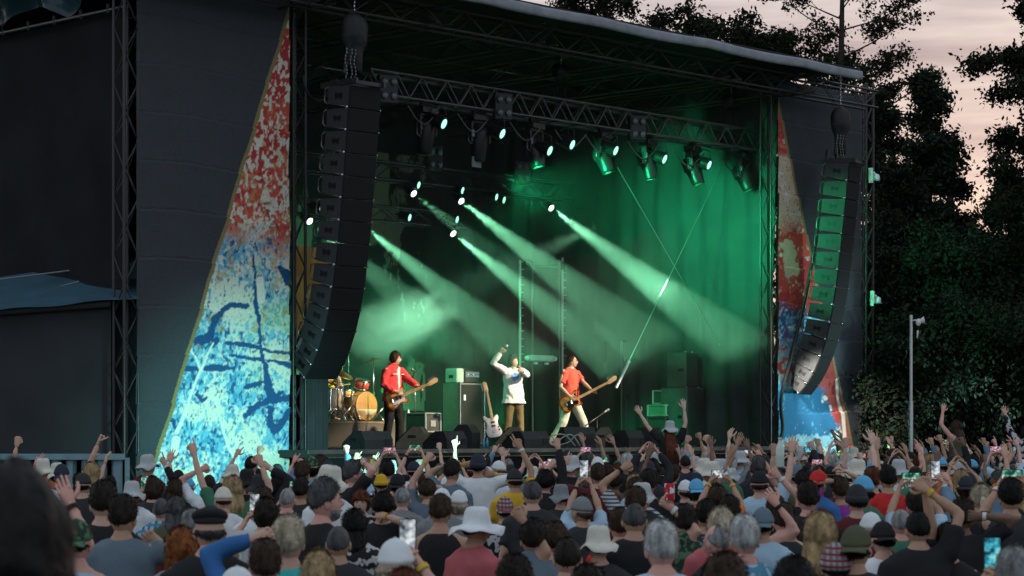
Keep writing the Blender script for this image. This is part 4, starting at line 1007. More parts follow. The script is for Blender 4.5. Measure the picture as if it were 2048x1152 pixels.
def gframe(xa, za):
    x = Vector(xa).normalized(); z = Vector(za); z = (z - x * z.dot(x)).normalized(); y = z.cross(x)
    return Matrix((x, y, z)).transposed()
M_SUN = mat("sunburst_wood", (.70, .30, .06), .25, 0, .15, 4); M_SUNRIM = mat("sunburst_rim", (.30, .06, .02), .25, 0, .2, 4); M_GUARDW = mat("white_pickguard", (.72, .68, .66), .35); M_MAPLE = mat("maple_neck", (.72, .48, .24), .35, 0, .12, 8)
M_GUARDB = mat("black_pickguard", (.015, .012, .012), .25)
# spare guitar on its stand
sp = on_stage(983, 1.6, DECK)
guitar("spare_guitar", "pale guitar resting upright on a stand left of the singer", P(985, 850, 1.6), gframe((-.20, .05, 1), (.5, -.85, .1)), M_WHITE, M_WHITE, M_GUARDW, M_MAPLE)
gs = thing("guitar_stand", "small stand under the pale upright guitar", "guitar stand", sp, PHI)
for x in (-.15, .15): q = MB(); q.smooth = True; q.tube([(x, -.05, .0), (x * .5, .06, .22), (0, .08, .5)], .012, 6); q.build("leg", M_BLACK, gs)
q = MB(); q.smooth = True; q.tube([(0, .2, 0), (0, .08, .5)], .012, 6); q.build("leg", M_BLACK, gs)

# ---- lift masts and the bar between them
def mast(px, y0, b, label, r=.028, steps=True):
    p = on_stage(px, b); h = P(px, y0, b).z - DECK
    o = thing("lift_mast", label, "mast", p, PHI, "slim masts at the back of the stage")
    rod("pole", (0, 0, 0), (0, 0, h), r, o, M_ALU if steps else M_METAL)
    q = MB(); q.box((0, 0, .02), (.5, .5, .04)); q.build("base_plate", M_BLACK, o)
    if steps:
        q = MB(); q.box((0, 0, .05), (.06, .02, .018)); me = q.mesh("rung", M_ALU)
        for i in range(int(h / .16)): link("rung", me, o, (.055, -.02, .1 + .16 * i))
    return o
mast(1040, 520, 4.6, "notched slim metal mast behind the singer's shoulder")
mast(1065, 530, 4.4, "plain pale mast behind the light bar, right of the notched one", .022, False)
mast(1119, 520, 4.4, "pale mast left of the bassist's head", .022, False)
mast(1125, 515, 4.6, "notched slim metal mast directly behind the bassist", .026)
lb = thing("light_bar", "pale green lit bar fixture on the masts between singer and bassist", "light bar", P(1082, 717, 4.2), PHI)
q = MB(); q.bevbox((0, 0, 0), (.72, .16, .13), .02); q.build("housing", mat("pale_housing", (.45, .47, .46), .5), lb)
for s_ in (-1, 1): q = MB(); q.bevbox((s_ * .42, 0, .0), (.08, .10, .09), .02, Matrix.Rotation(.4 * s_, 3, 'Y')); q.build("end_cap", M_WHITE, lb); q = MB(); q.box((s_ * .17, 0, -.10), (.09, .05, .05)); q.build("clamp", M_WHITE, lb)
cb = thing("crossbar", "dark clamp crossbar joining the tops of the lift masts", "crossbar", P(1050, 528, 4.6), PHI)
q = MB(); q.bevbox((.62, 0, 0), (1.35, .05, .05), .01); q.build("bar", M_METAL, cb); q = MB(); q.bevbox((.05, 0, 0), (.22, .12, .16), .02); q.build("clamp", M_BLACK, cb); q = MB(); q.bevbox((1.15, 0, 0.02), (.12, .12, .16), .02); q.build("clamp", M_BLACK, cb)
# wires
for i, (x0, y0, x1, y1, r, lab) in enumerate(((1235, 335, 1440, 690, .009, "thin steel guy wire slanting down to the right, crossing the other"), (1512, 192, 1258, 722, .009, "thin steel guy wire slanting down to the left, crossing the other"))):
    o = thing("guy_wire", lab, "wire", P(x0, y0, 1.6)); rod("wire", (0, 0, 0), P(x1, y1, 1.6) - P(x0, y0, 1.6), r, o, M_WIRE)
    if i: rod("tensioner_tube", P(x1, y1, 1.6) - P(x0, y0, 1.6), P(1232, 776, 1.6) - P(x0, y0, 1.6), .035, o, M_ALU)
# ---- stage right side fill, racks and screened booth
def cab(pos, size, label, m, z=0.0, strip=True, rz=0.0):
    o = thing("side_fill_speaker", label, "speaker cabinet", pos + Vector((0, 0, z)), PHI + rz, "side fill speakers at the right of the stage"); w, d, h = size
    q = MB(); q.bevbox((0, 0, h / 2), (w, d, h - .004), .012); q.build("cabinet", m, o)
    q = MB(); q.bevbox((0, -d / 2 - .006, h / 2), (w - .05, .02, h - .05), .006); q.build("grille", mat("sidefill_grille", (.045, .05, .048), .6), o)
    for s_ in (-1, 1): q = MB(); q.bevbox((s_ * (w / 2), -d / 4, h * .5), (.015, .12, .06), .005); q.build("handle", M_BLACK, o)
    for x in (-w / 2 + .1, w / 2 - .1): q = MB(); q.smooth = True; q.lathe([(.02, 0), (.02, .02), (.001, .022)], 8, Matrix.Translation((x, -d / 2 + .08, h - .003))); q.build("cup", M_ALU, o)
    return o
M_SF = mat("sidefill_shell", (.075, .08, .078), .5); M_SFT = mat("sidefill_tan", (.30, .23, .11), .6, 0, .2, 5)
s1, s2 = on_stage(1365, 2.6), on_stage(1412, 2.55)
cab(s1, (.60, .7, 1.22), "left of the two tall black side fill subwoofers", M_SF); cab(s2, (.60, .7, 1.22), "right of the two tall black side fill subwoofers", M_SF)
cab(s1, (.42, .5, .74), "upper left black side fill speaker with pale fittings", M_SF, 1.225); cab(s2, (.46, .5, .74), "upper right side fill speaker with tan side", M_SFT, 1.225)
cab(on_stage(1448, 3.4), (.62, .6, 1.25), "grey side fill cabinet at the far right of the stack", mat("grey_cab", (.07, .07, .065), .7))
flight_case(on_stage(1327, 3.0), (.44, .5, .25), PHI, "white edged drawer case standing on the tall rack", M_CASEG, M_ALU).location.z = DECK + .62
flight_case(on_stage(1333, 3.1), (.36, .45, .30), PHI, "open dark rack case on top of the white edged drawer case", M_CASE, M_ALU).location.z = DECK + .88
flight_case(on_stage(1326, 3.0), (.42, .5, .60), PHI, "tall dark equipment rack under the white edged case", M_CASE, M_METAL)
bo = thing("monitor_booth", "dark cloth screened booth at the right side of the stage", "booth", on_stage(1243, 4.4), PHI)
h_ = P(1243, 682, 4.4).z - DECK
rod("post", (0, 0, 0), (0, 0, h_), .022, bo, M_METAL); rod("post", (2.3, 0, 0), (2.3, 0, h_), .022, bo, M_METAL); rod("top_rail", (0, 0, h_), (2.3, 0, h_), .018, bo, M_BLACK)
u_ = np.linspace(0, 2.3, 60)[None, :]; v_ = np.linspace(0, 1, 24)[:, None]
Pn = np.zeros((24, 60, 3)); Pn[..., 0] = u_; Pn[..., 1] = .5 + .03 * np.sin(u_ * 9 + v_); Pn[..., 2] = h_ - v_ * (.35 + .75 * np.abs(np.sin(u_ * 1.3 + .8)) ** 2)
link("cloth", grid_mesh("cloth", Pn, mat("booth_cloth", (.08, .075, .065), .85)), bo)
for i in range(5): rod("rail_bar", (.1 + .12 * i, -.05, .25), (.1 + .12 * i, -.05, 1.05), .012, bo, M_METAL)
rod("hand_rail", (.05, -.05, 1.0), (.55, -.05, 1.5), .016, bo, M_METAL); rod("hand_rail", (.05, -.05, 1.06), (.62, -.05, 1.06), .014, bo, M_METAL)

# ---- camera pole and cameras right of the stage
pp = at(1822, HOR, 43.5); pp.z = 0
cp_ = thing("camera_pole", "tall grey pole carrying a small camera in front of the bushes", "pole", pp)
hp = at(1822, 630, 43.5).z
rod("lower_pole", (0, 0, 0), (0, 0, hp * .62), .042, cp_, M_ALU); rod("upper_pole", (0, 0, hp * .6), (0, 0, hp), .032, cp_, M_ALU)
q = MB(); q.smooth = True; q.tube([(0, 0, hp - .12), (.09, 0, hp - .10), (.13, 0, hp - .12)], .02, 6); q.build("arm", M_ALU, cp_)
q = MB(); q.smooth = True; q.ell((.14, -.02, hp - .14), (.055, .05, .07), 10, 7); q.tube([(.16, 0, hp - .12), (.26, -.02, hp - .10)], [.03, .075], 8); q.tube([(.13, 0, hp - .3), (.12, 0, hp - .45)], .016, 6); q.build("camera", M_WHITE, cp_)
def cctv(px, py, b, label):
    p = P(px, py, b); o = thing("security_camera", label, "camera", p, PHI, "security cameras on the right tower")
    q = MB(); q.bevbox((-.06, 0, .05), (.05, .10, .32), .01); q.build("bracket", M_WHITE, o)
    q = MB(); q.smooth = True; q.tube([(-.05, 0, .08), (.06, 0, .12), (.10, 0, .08)], .025, 6); q.build("arm", M_WHITE, o)
    q = MB(); q.smooth = True; q.lathe([(.02, .10), (.08, .08), (.10, .0), (.10, -.05), (.001, -.06)], 14, Matrix.Translation((.10, 0, .0))); q.build("dome", mat("pale_dome", (.55, .68, .72), .3), o)
cctv(1745, 356, -.15, "pale dome camera high on the right truss tower"); cctv(1748, 602, -.15, "small pale dome camera lower on the right truss tower")

# ================================================================== PEOPLE
PEND = []      # (raw mesh, voxel, callback) - all remeshed together in one evaluation
def remesh_all():
    obs = []
    for me, vox, cb in PEND:
        o = bpy.data.objects.new("raw", me); COL.objects.link(o)
        md = o.modifiers.new("r", 'REMESH'); md.mode = 'VOXEL'; md.voxel_size = vox; md.use_smooth_shade = True
        s_ = o.modifiers.new("s", 'SMOOTH'); s_.factor = .5; s_.iterations = 2
        obs.append(o)
    dg = bpy.context.evaluated_depsgraph_get()
    for o, (me, vox, cb) in zip(obs, PEND):
        cb(bpy.data.meshes.new_from_object(o.evaluated_get(dg)))
    for o in obs:
        me = o.data; bpy.data.objects.remove(o); bpy.data.meshes.remove(me)
    PEND.clear()
def mesh_arrays(me):
    v = np.empty(len(me.vertices) * 3, np.float32); me.vertices.foreach_get("co", v); v = v.reshape(-1, 3)
    lt = np.empty(len(me.polygons), np.int32); me.polygons.foreach_get("loop_total", lt)
    li = np.empty(len(me.loops), np.int32); me.loops.foreach_get("vertex_index", li)
    return v, lt, li
def join_meshes(name, parts):
    """parts: list of (verts, loop_totals, loop_verts)"""
    vs, lts, lis, k = [], [], [], 0
    for v, lt, li in parts: vs.append(v); lts.append(lt); lis.append(li + k); k += len(v)
    v = np.concatenate(vs); lt = np.concatenate(lts); li = np.concatenate(lis)
    me = bpy.data.meshes.new(name)
    me.vertices.add(len(v)); me.vertices.foreach_set("co", v.reshape(-1).astype(np.float32))
    me.loops.add(len(li)); me.loops.foreach_set("vertex_index", li.astype(np.int32))
    me.polygons.add(len(lt)); me.polygons.foreach_set("loop_start", np.concatenate([[0], np.cumsum(lt)[:-1]]).astype(np.int32))
    me.polygons.foreach_set("use_smooth", np.ones(len(lt), bool)); me.update(calc_edges=True); return me
def mb_arrays(m):
    return (np.array(m.v, np.float32), np.array([len(f) for f in m.f], np.int32), np.array([i for f in m.f for i in f], np.int32))
def xform(arr, M):
    v, lt, li = arr; Mn = np.array(M)
    return (v @ Mn[:3, :3].T + Mn[:3, 3], lt, li)
def quad_grid(rows, cols, wrap=True):
    f = []
    for i in range(rows - 1):
        for k in range(cols if wrap else cols - 1):
            a = i * cols + k; b = i * cols + (k + 1) % cols; f += [a, b, b + cols, a + cols]
    return np.full(len(f) // 4, 4, np.int32), np.array(f, np.int32)

# ---- head: theta from the face, s from chin (-1) to crown (+1)
def head_pts(nu, nv, off=None):
    th = np.linspace(-math.pi, math.pi, nu, endpoint=False)[None, :]; ph = np.linspace(-1.5, 1.5, nv)[:, None]
    z = np.sin(ph) + 0 * th; c = np.cos(ph); x = np.sin(th) * c; y = np.cos(th) * c
    low = np.clip(-z, 0, 1); fr = np.clip(np.cos(th), 0, 1)
    rx = .076 * (1 - .22 * low ** 1.4); X = rx * x
    Y = .094 * y
    Y = np.where(y > 0, Y * (1 + .10 * low * fr), Y * (1 - .30 * low ** 1.2))
    Y = Y + .010 * low * fr
    g = lambda a, b, ca, cb: np.exp(-((th - a) / ca) ** 2 - ((z - b) / cb) ** 2)
    Y = Y + .024 * g(0, -.14, .15, .13) + .012 * g(0, .0, .10, .16) + .007 * g(0, .20, .6, .10) - .011 * (g(.40, .04, .18, .10) + g(-.40, .04, .18, .10)) + .006 * g(0, -.46, .30, .07) - .004 * g(0, -.56, .3, .04) + .010 * g(0, -.80, .35, .14) + .004 * (g(.55, -.15, .25, .15) + g(-.55, -.15, .25, .15))
    Z = .118 * z
    if off is not None:
        k = off(th, z)
        n = np.stack([X / .0058, Y / .0088, Z / .0139], -1); n /= np.linalg.norm(n, axis=-1, keepdims=True) + 1e-9
        return np.stack([X, Y, Z + 0 * X], -1) + n * k[..., None]
    return np.stack([X, Y, Z + 0 * X], -1)
def head_arr(nu=30, nv=22):
    p = head_pts(nu, nv).reshape(-1, 3); lt, li = quad_grid(nv, nu); parts = [(p, lt, li)]
    e = MB()
    for s_ in (-1, 1): e.ell((s_ * .076, -.006, -.012), (.011, .021, .032), 8, 6, Matrix.Rotation(s_ * -.35, 3, 'Z'))
    parts.append(mb_arrays(e))
    return join_arr(parts)
def join_arr(parts):
    vs, lts, lis, k = [], [], [], 0
    for v, lt, li in parts: vs.append(v); lts.append(lt); lis.append(li + k); k += len(v)
    return np.concatenate(vs), np.concatenate(lts), np.concatenate(lis)
HEAD = head_arr()
HAIRC = {}
def hair_mesh(style, seed=0, hat=False):
    key = (style, seed, hat)
    if key in HAIRC: return HAIRC[key]
    nu, nv = 48, 34; rg = seed * 13 + 5
    def off(th, z):
        a = np.abs(th) / math.pi                                   # 0 face .. 1 nape
        if style in ("short", "crop", "curly", "mid", "long", "bob", "pony", "fringe", "shaved", "thin", "verylong", "smooth"):
            zt = np.interp(a, [0, .22, .33, .45, .55, .75, 1], [.50, .45, .25, -.02, -.06, -.30, -.40])
            if style == "fringe": zt = np.interp(a, [0, .22, .33, .45, .55, .75, 1], [.16, .16, .0, -.5, -.6, -.9, -.95])
            if style in ("mid", "bob", "long", "verylong", "smooth"): zt = np.interp(a, [0, .2, .3, .42, .55, .75, 1], [.42, .36, .0, -.55, -.75, -.9, -.95])
            if style in ("thin", "pony"): zt = np.interp(a, [0, .25, .36, .45, .55, .75, 1], [.78, .70, .4, .0, -.06, -.30, -.40])
        elif style == "ring":
            zt = np.interp(a, [0, .3, .45, .55, .75, 1], [1.5, 1.5, .12, -.05, -.3, -.40])
        k = sm(z - zt + .05 * (vn(th * 6, z * 6, rg) - .5) * 2, -.02, .10)
        if style == "ring": k = k * (1 - sm(z, .42, .62) * sm(1.0 - .35 * (a > .6), .5, .9))
        t = {"short": .014, "crop": .008, "curly": .030, "mid": .020, "smooth": .030, "long": .018, "verylong": .024, "bob": .028, "pony": .012, "fringe": .026, "shaved": .0035, "ring": .010, "thin": .008}[style]
        n = fbm(th * (3 if style != "curly" else 5), z * (4 if style != "curly" else 7), rg + 3)
        f2 = vn(th * 15, z * 3.0, rg + 9)
        t = t * (.55 + .9 * n) + (.004 if style not in ("shaved", "crop", "ring") else .001) * (f2 - .5) * 2 + (.02 * sm(z, .3, 1) * (style in ("mid", "short")) * .5)
        if style == "short": t = t * (1 + .5 * sm(z, .2, .9))
        if style in ('short', 'thin', 'crop', 'ring', 'curly'): t = t * (.30 + .70 * sm(z, -.35, .30))
        if hat: k = k * (1 - sm(z, -.02, .12))
        return k * t - (1 - k) * .010
    p = head_pts(nu, nv, off); 
    lt, li = quad_grid(nv, nu); parts = [(p.reshape(-1, 3), lt, li)]
    if style in ("long", "bob", "pony", "verylong"):
        ln = {"long": .36, "verylong": .80, "bob": .13, "pony": .26}[style]; m = MB(); n = 12
        if style == "pony":
            m.tube([(0, -.098, .02), (0, -.135, -.02), (0, -.135, -.12), (0, -.115, -.02 - ln)], [(.022, .02), (.030, .026), (.032, .024), (.010, .008)], 10)
            parts.append(mb_arrays(m))
        else:
            bk = {'verylong': .19, 'long': .07}.get(style, .012); rows = []; nr = 14; ncol = 30; half = math.pi * .66
            for side in (1.0, .60):
                for i in range(nr) if side == 1.0 else range(nr - 1, -1, -1):
                    f = i / (nr - 1); zz = -.01 - ln * f
                    ang = np.linspace(math.pi - half, math.pi + half, ncol)
                    w = (.088 + .016 * math.sin(f * 2.6)) * side + .004 * np.sin(ang * 14 + f * 2 + seed); d_ = (.098 - .02 * f) * side + .004 * np.sin(ang * 11 + f * 3 + seed)
                    jag = .025 * (vn(ang * 5, ang * 0 + seed, 71) - .5) * f
                    rows.append(np.stack([np.sin(ang) * w, np.cos(ang) * d_ - bk * min(1, f * 2.5), zz + jag], -1))
            pr = np.array(rows); lt2, li2 = quad_grid(pr.shape[0], ncol, False); parts.append((pr.reshape(-1, 3), lt2, li2))
    if style not in ("shaved", "smooth"):
        rs = np.random.default_rng(seed * 31 + len(style)); q = p.reshape(-1, 3); base = head_pts(nu, nv).reshape(-1, 3)
        ok = np.where(np.linalg.norm(q - base, axis=1) * np.sign(np.sum((q - base) * base, 1)) > .002)[0]
        if len(ok):
            n = {"curly": 1300, "crop": 700, "ring": 400, "thin": 500}.get(style, 900)
            a = q[rs.choice(ok, n)] + rs.normal(size=(n, 3)) * .003
            out = a / (np.linalg.norm(a, axis=1)[:, None] + 1e-9)
            down = np.array([0, -.25, -1.0]) - out * np.sum(out * np.array([0, -.25, -1.0]), 1)[:, None]
            ln = {"curly": .016, "crop": .006, "ring": .008, "thin": .009, "short": .014}.get(style, .026) * rs.uniform(.5, 1.2, n)[:, None]
            dr = (down * (.9 if style != "curly" else .1) + out * (.12 if style != "crop" else .6) + rs.normal(size=(n, 3)) * (.16 if style != "curly" else 1.0)); dr /= np.linalg.norm(dr, axis=1)[:, None] + 1e-9
            sd = np.cross(dr, out); sd /= np.linalg.norm(sd, axis=1)[:, None] + 1e-9; w_ = .0016
            tip = a + dr * ln; mid = a + dr * ln * .5 + out * .003
            v = np.stack([a - sd * w_, a + sd * w_, mid + sd * w_ * .8, tip, mid - sd * w_ * .8], 1).reshape(-1, 3)
            parts.append((v, np.full(n, 5, np.int32), np.arange(n * 5, dtype=np.int32)))
            if style in ("long", "verylong", "bob"):
                L_ = {"long": .36, "verylong": .80, "bob": .13}[style]; n = 700
                an = math.pi + rs.uniform(-1, 1, n) * math.pi * .62; f0 = rs.uniform(0, .9, n); zz = -.01 - L_ * f0; r1 = .090 + .016 * np.sin(f0 * 2.6) + rs.normal(size=n) * .003; r2 = .100 - .02 * f0
                a = np.stack([np.sin(an) * r1, np.cos(an) * r2 - bk * np.minimum(1, f0 * 2.5), zz], -1); dr = np.stack([rs.normal(size=n) * .10, rs.normal(size=n) * .06, -np.ones(n)], -1); ln = (L_ * rs.uniform(.15, .4, n))[:, None]
                sd = np.stack([np.cos(an), -np.sin(an), 0 * an], -1) * .0022; tip = a + dr * ln; mid = a + dr * ln * .5
                v = np.stack([a - sd, a + sd, mid + sd * .8, tip, mid - sd * .8], 1).reshape(-1, 3); parts.append((v, np.full(n, 5, np.int32), np.arange(n * 5, dtype=np.int32)))
    me = join_meshes("hair_" + style, parts); HAIRC[key] = me; return me
HATC = {}
def hat_mesh(kind, seed=0):
    key = (kind, seed)
    if key in HATC: return HATC[key]
    nu, nv = 40, 30; rg = seed * 7 + 200; parts = []
    def dome(zcut, t, top=0.0):
        def off(th, z):
            k = sm(z, zcut - .05, zcut + .03); return k * (t + .006 * (fbm(th * 2, z * 3, rg) - .5) + top * sm(z, .5, 1)) - (1 - k) * .03
        p = head_pts(nu, nv, off); lt, li = quad_grid(nv, nu); return (p.reshape(-1, 3), lt, li)
    if kind in ("cap", "capback"):
        parts.append(dome(.16, .017, .006)); m = MB(); s_ = 1 if kind == "cap" else -1
        rows = []
        for zz in (.030, .024):
            for i in range(6) if zz == .030 else range(5, -1, -1):
                f = i / 5; an = np.linspace(-.95, .95, 13)
                r = .098 + .075 * f * np.cos(an * .9)
                rows.append(np.stack([np.sin(an) * (.080 + .012 * f), s_ * (np.cos(an) * .085 + (r - .098) + .012), zz - .018 * f - .02 * np.sin(an) ** 2 * f], -1))
        pr = np.array(rows); lt, li = quad_grid(pr.shape[0], 13, False); parts.append((pr.reshape(-1, 3), lt, li))
        m.ell((0, 0, .141), (.010, .010, .006), 8, 4)
        if kind == "capback": pass
        parts.append(mb_arrays(m))
    elif kind == "beanie":
        parts.append(dome(.05, .020, .012)); m = MB()
        m.lathe([(.092, -.01), (.104, .0), (.106, .03), (.100, .048), (.09, .045)], 40, Matrix.Diagonal((.92, 1.08, 1, 1)), lambda p, an: p * (1 + .012 * math.sin(an * 20)))
        parts.append(mb_arrays(m))
    elif kind in ("bucket", "sunhat"):
        w = .055 if kind == "bucket" else .09; m = MB()
        def wob(p, an):
            r = math.hypot(p.x, p.y); k = max(0, (r - .095) / w)
            return Vector((p.x * .92, p.y * 1.08, p.z + k * (.018 * math.sin(3 * an + seed * 2) + .012 * math.sin(5 * an + seed)) + .005 * math.sin(an * 9 + r * 60)))
        m.lathe([(.006, .150), (.045, .150), (.072, .140), (.084, .118), (.092, .07), (.098, .03), (.105, .025), (.105 + w * .5, .003), (.105 + w, -.022), (.103 + w, -.026), (.103 + w * .5, -.004), (.100, .014), (.090, .012)], 44, None, wob)
        parts.append(mb_arrays(m))
    elif kind == "flat":
        parts.append(dome(.30, .016, .0)); m = MB()
        m.ell((0, .02, .078), (.098, .125, .045), 20, 8, Matrix.Rotation(-.18, 3, 'X')); parts.append(mb_arrays(m))
    me = join_meshes(kind, parts); HATC[key] = me; return me

# ---- hands: wrist at the origin, fingers along +z, palm towards +y, thumb on +x
def hand_arr(pose, mirror=False):
    curl = {"open": (.12, .10, .12, .16, .2), "flat": (.03, .03, .03, .05, .3), "point": (.05, .95, .95, .95, .8), "fist": (1, 1, 1, 1, .9), "grip": (.62, .66, .70, .74, .5), "horns": (.05, .95, .95, .05, .8), "relaxed": (.30, .36, .42, .48, .35), "hold": (.85, .9, .92, .95, .7), "two": (.05, .05, .95, .95, .8)}[pose]
    spread = {"open": 1.0, "flat": .4, "two": 1.0}.get(pose, .25)
    m = MB(); m.smooth = True
    m.tube([(0, 0, -.02), (0, 0, .015), (.002, 0, .05), (0, 0, .076), (0, .001, .086)], [(.026, .019), (.033, .018), (.040, .016), (.039, .013), (.030, .009)], 10, (1, 0, 0), True, True)
    base = [(.030, .084, .072), (.010, .090, .080), (-.011, .087, .074), (-.030, .078, .058)]
    for (bx, bz, ln), c, sp in zip(base, curl[:4], (.16, .04, -.07, -.2)):
        p = Vector((bx, 0, bz - .01)); pts = [p]; an = .10; sx = sp * spread
        for j, f in enumerate((.44, .32, .26)):
            an += c * (1.25, 1.55, 1.05)[j]
            d_ = Vector((math.sin(sx), math.sin(an), math.cos(an) * math.cos(sx))); pts.append(pts[-1] + d_ * (ln * f))
        m.ell(pts[0] + Vector((0, -.002, .002)), (.0125, .0125, .015), 7, 5)
        m.tube([pts[0] - Vector((0, 0, .02))] + pts, [.009, .0095, .0088, .0078, .0065], 6, (1, 0, 0), True, True)
    c = curl[4]; p = Vector((.026, .006, .018)); pts = [p]; 
    for d_, l in ((Vector((.80 - .3 * c, .25 + .4 * c, .55)), .042), (Vector((.50 - .7 * c, .2 + .7 * c, .8)), .034), (Vector((.35 - .9 * c, .15 + .6 * c, .9)), .027)):
        pts.append(pts[-1] + d_.normalized() * l)
    m.tube(pts, [.014, .0125, .0105, .008], 6, None, True, True)
    v, lt, li = mb_arrays(m)
    if mirror:
        v = v * np.array([-1, 1, 1], np.float32); st = np.concatenate([[0], np.cumsum(lt)]); li = np.concatenate([li[a:b][::-1] for a, b in zip(st[:-1], st[1:])])
    return v, lt, li
HANDC = {}
def hand(pose, mirror):
    if (pose, mirror) not in HANDC: HANDC[(pose, mirror)] = hand_arr(pose, mirror)
    return HANDC[(pose, mirror)]

def ik(sh, tgt, l1, l2, pole):
    d = tgt - sh; L = d.length
    mx = (l1 + l2) * .995
    if L > mx: d = d * (mx / L); L = mx; tgt = sh + d
    if L < abs(l1 - l2) + .05: L = abs(l1 - l2) + .05; d = d.normalized() * L; tgt = sh + d
    a = (l1 * l1 - l2 * l2 + L * L) / (2 * L); h = math.sqrt(max(0, l1 * l1 - a * a)); u = d.normalized()
    p = pole - u * pole.dot(u); p = p.normalized() if p.length > 1e-6 else u.orthogonal().normalized()
    return sh + u * a + p * h, tgt
TORSO = [(.86, .172, .120, 0), (.95, .168, .122, 0), (1.06, .150, .108, .0), (1.18, .155, .108, .0), (1.30, .172, .116, .0), (1.38, .172, .108, -.005), (1.435, .135, .085, -.008), (1.475, .085, .065, -.006)]
def torso_tube(m, inf, w=1.0, z0=0.0, flare=0.0, lean=0.0, straight=False):
    pts, rr = [], []
    for (z, rx, ry, cy) in TORSO:
        if z < z0: continue
        if straight and z < 1.32: rx = max(rx, .170); ry = max(ry, .118)
        f = max(0, (1.2 - z) / .34); pts.append((0, cy + lean * (z - .9), z)); rr.append((rx * w + inf + flare * f, ry * w + inf + flare * f))
    m.tube(pts, rr, 16, (1, 0, 0), True, inf <= 0)
# arm spec in local (height 1.75) coordinates: dict(side: (target, hand pose, palm direction, pole))
def arm_geo(arms):
    out = {}
    for s_, nm in ((-1, 'L'), (1, 'R')):
        a = arms.get(nm); sh = Vector((s_ * .178, 0, 1.405))
        if a is None: tgt = Vector((s_ * .27, .06, .86)); pose = "relaxed"; palm = Vector((-s_, .2, 0)); pole = Vector((s_ * .6, -1, 0))
        else:
            tgt, pose, palm, pole = a
            if tgt.z > 1.35: sh = sh + Vector((-s_ * .008, .0, .035))
        el, wr = ik(sh, tgt, .29, .265, pole); out[nm] = (sh, el, wr, pose, palm)
    return out
STAND = {'L': (Vector((-.09, 0, .90)), Vector((-.105, .012, .49)), Vector((-.115, -.02, .085)), 0), 'R': (Vector((.09, 0, .90)), Vector((.105, .012, .49)), Vector((.115, -.02, .085)), 0)}
def legs_tube(m, legs, k=0.0, foot=True, r=(.088, .060, .042), to=1.0):
    for s_ in ('L', 'R'):
        h, kn, an, yaw = legs[s_]
        e = kn.lerp(an, to)
        m.tube([h + Vector((0, 0, .04)), h.lerp(kn, .5), kn, kn.lerp(e, .4), e], [r[0] + k, r[0] * .85 + k, r[1] + k, r[1] * .98 + k, r[2] + k], 10, (1, 0, 0), True, True)
        if foot:
            c, s = math.cos(yaw), math.sin(yaw); f = Vector((-s, c, 0))
            m.tube([an + Vector((0, 0, -.045)) - f * .05, an + Vector((0, 0, -.05)) + f * .07, an + Vector((0, 0, -.06)) + f * .17], [(.038, .04), (.044, .032), (.035, .02)], 8, (1, 0, 0), True, True)
def body_job(arms, hd, legs=STAND, vox=.02, w=1.0, lean=0.0, cb=None, sit=False):
    g = arm_geo(arms); m = MB()
    torso_tube(m, -.006, w, 0, 0, lean)
    sh_y = lean * .5
    m.tube([(0, -.012 + sh_y, 1.42), (0, .004 + sh_y, 1.50), (0, .016 + sh_y, 1.575)], [.060, .053, .052], 12, (1, 0, 0), True)
    m.tube([(-.15, sh_y, 1.40), (-.06, sh_y - .01, 1.455), (.06, sh_y - .01, 1.455), (.15, sh_y, 1.40)], [.048, .045, .045, .048], 8, (0, 1, 0), True, True)
    legs_tube(m, legs)
    hands = []
    for nm in ('L', 'R'):
        sh, el, wr, pose, palm = g[nm]; off = Vector((0, sh_y, 0)); sh = sh + off
        m.tube([sh, sh.lerp(el, .45), el, el.lerp(wr, .3), wr], [.046, .045 * w, .038, .041, .027], 10, None, True, True)
        z = (wr - el).normalized(); y = Vector(palm) - z * Vector(palm).dot(z)
        y = y.normalized() if y.length > 1e-5 else z.orthogonal().normalized(); x = y.cross(z)
        M = Matrix((x, y, z)).transposed().to_4x4(); M.translation = wr
        hands.append(xform(hand(pose, nm == 'R'), M))
    raw = m.mesh("raw")
    HM_ = Matrix.Translation((0, .022 + lean * .6, 1.617)) @ Matrix.Translation((0, -.02, -.10)) @ Euler((hd[1], hd[2] if len(hd) > 2 else 0, hd[0])).to_matrix().to_4x4() @ Matrix.Translation((0, .02, .10)) @ Matrix.Translation((0, 0, -.10)) @ Matrix.Scale(.94, 4) @ Matrix.Translation((0, 0, .10))
    def done(me):
        b = mesh_arrays(me); bpy.data.meshes.remove(me)
        cb(join_meshes("person", [b, xform(HEAD, HM_)] + hands), HM_, g)
    PEND.append((raw, vox, done))
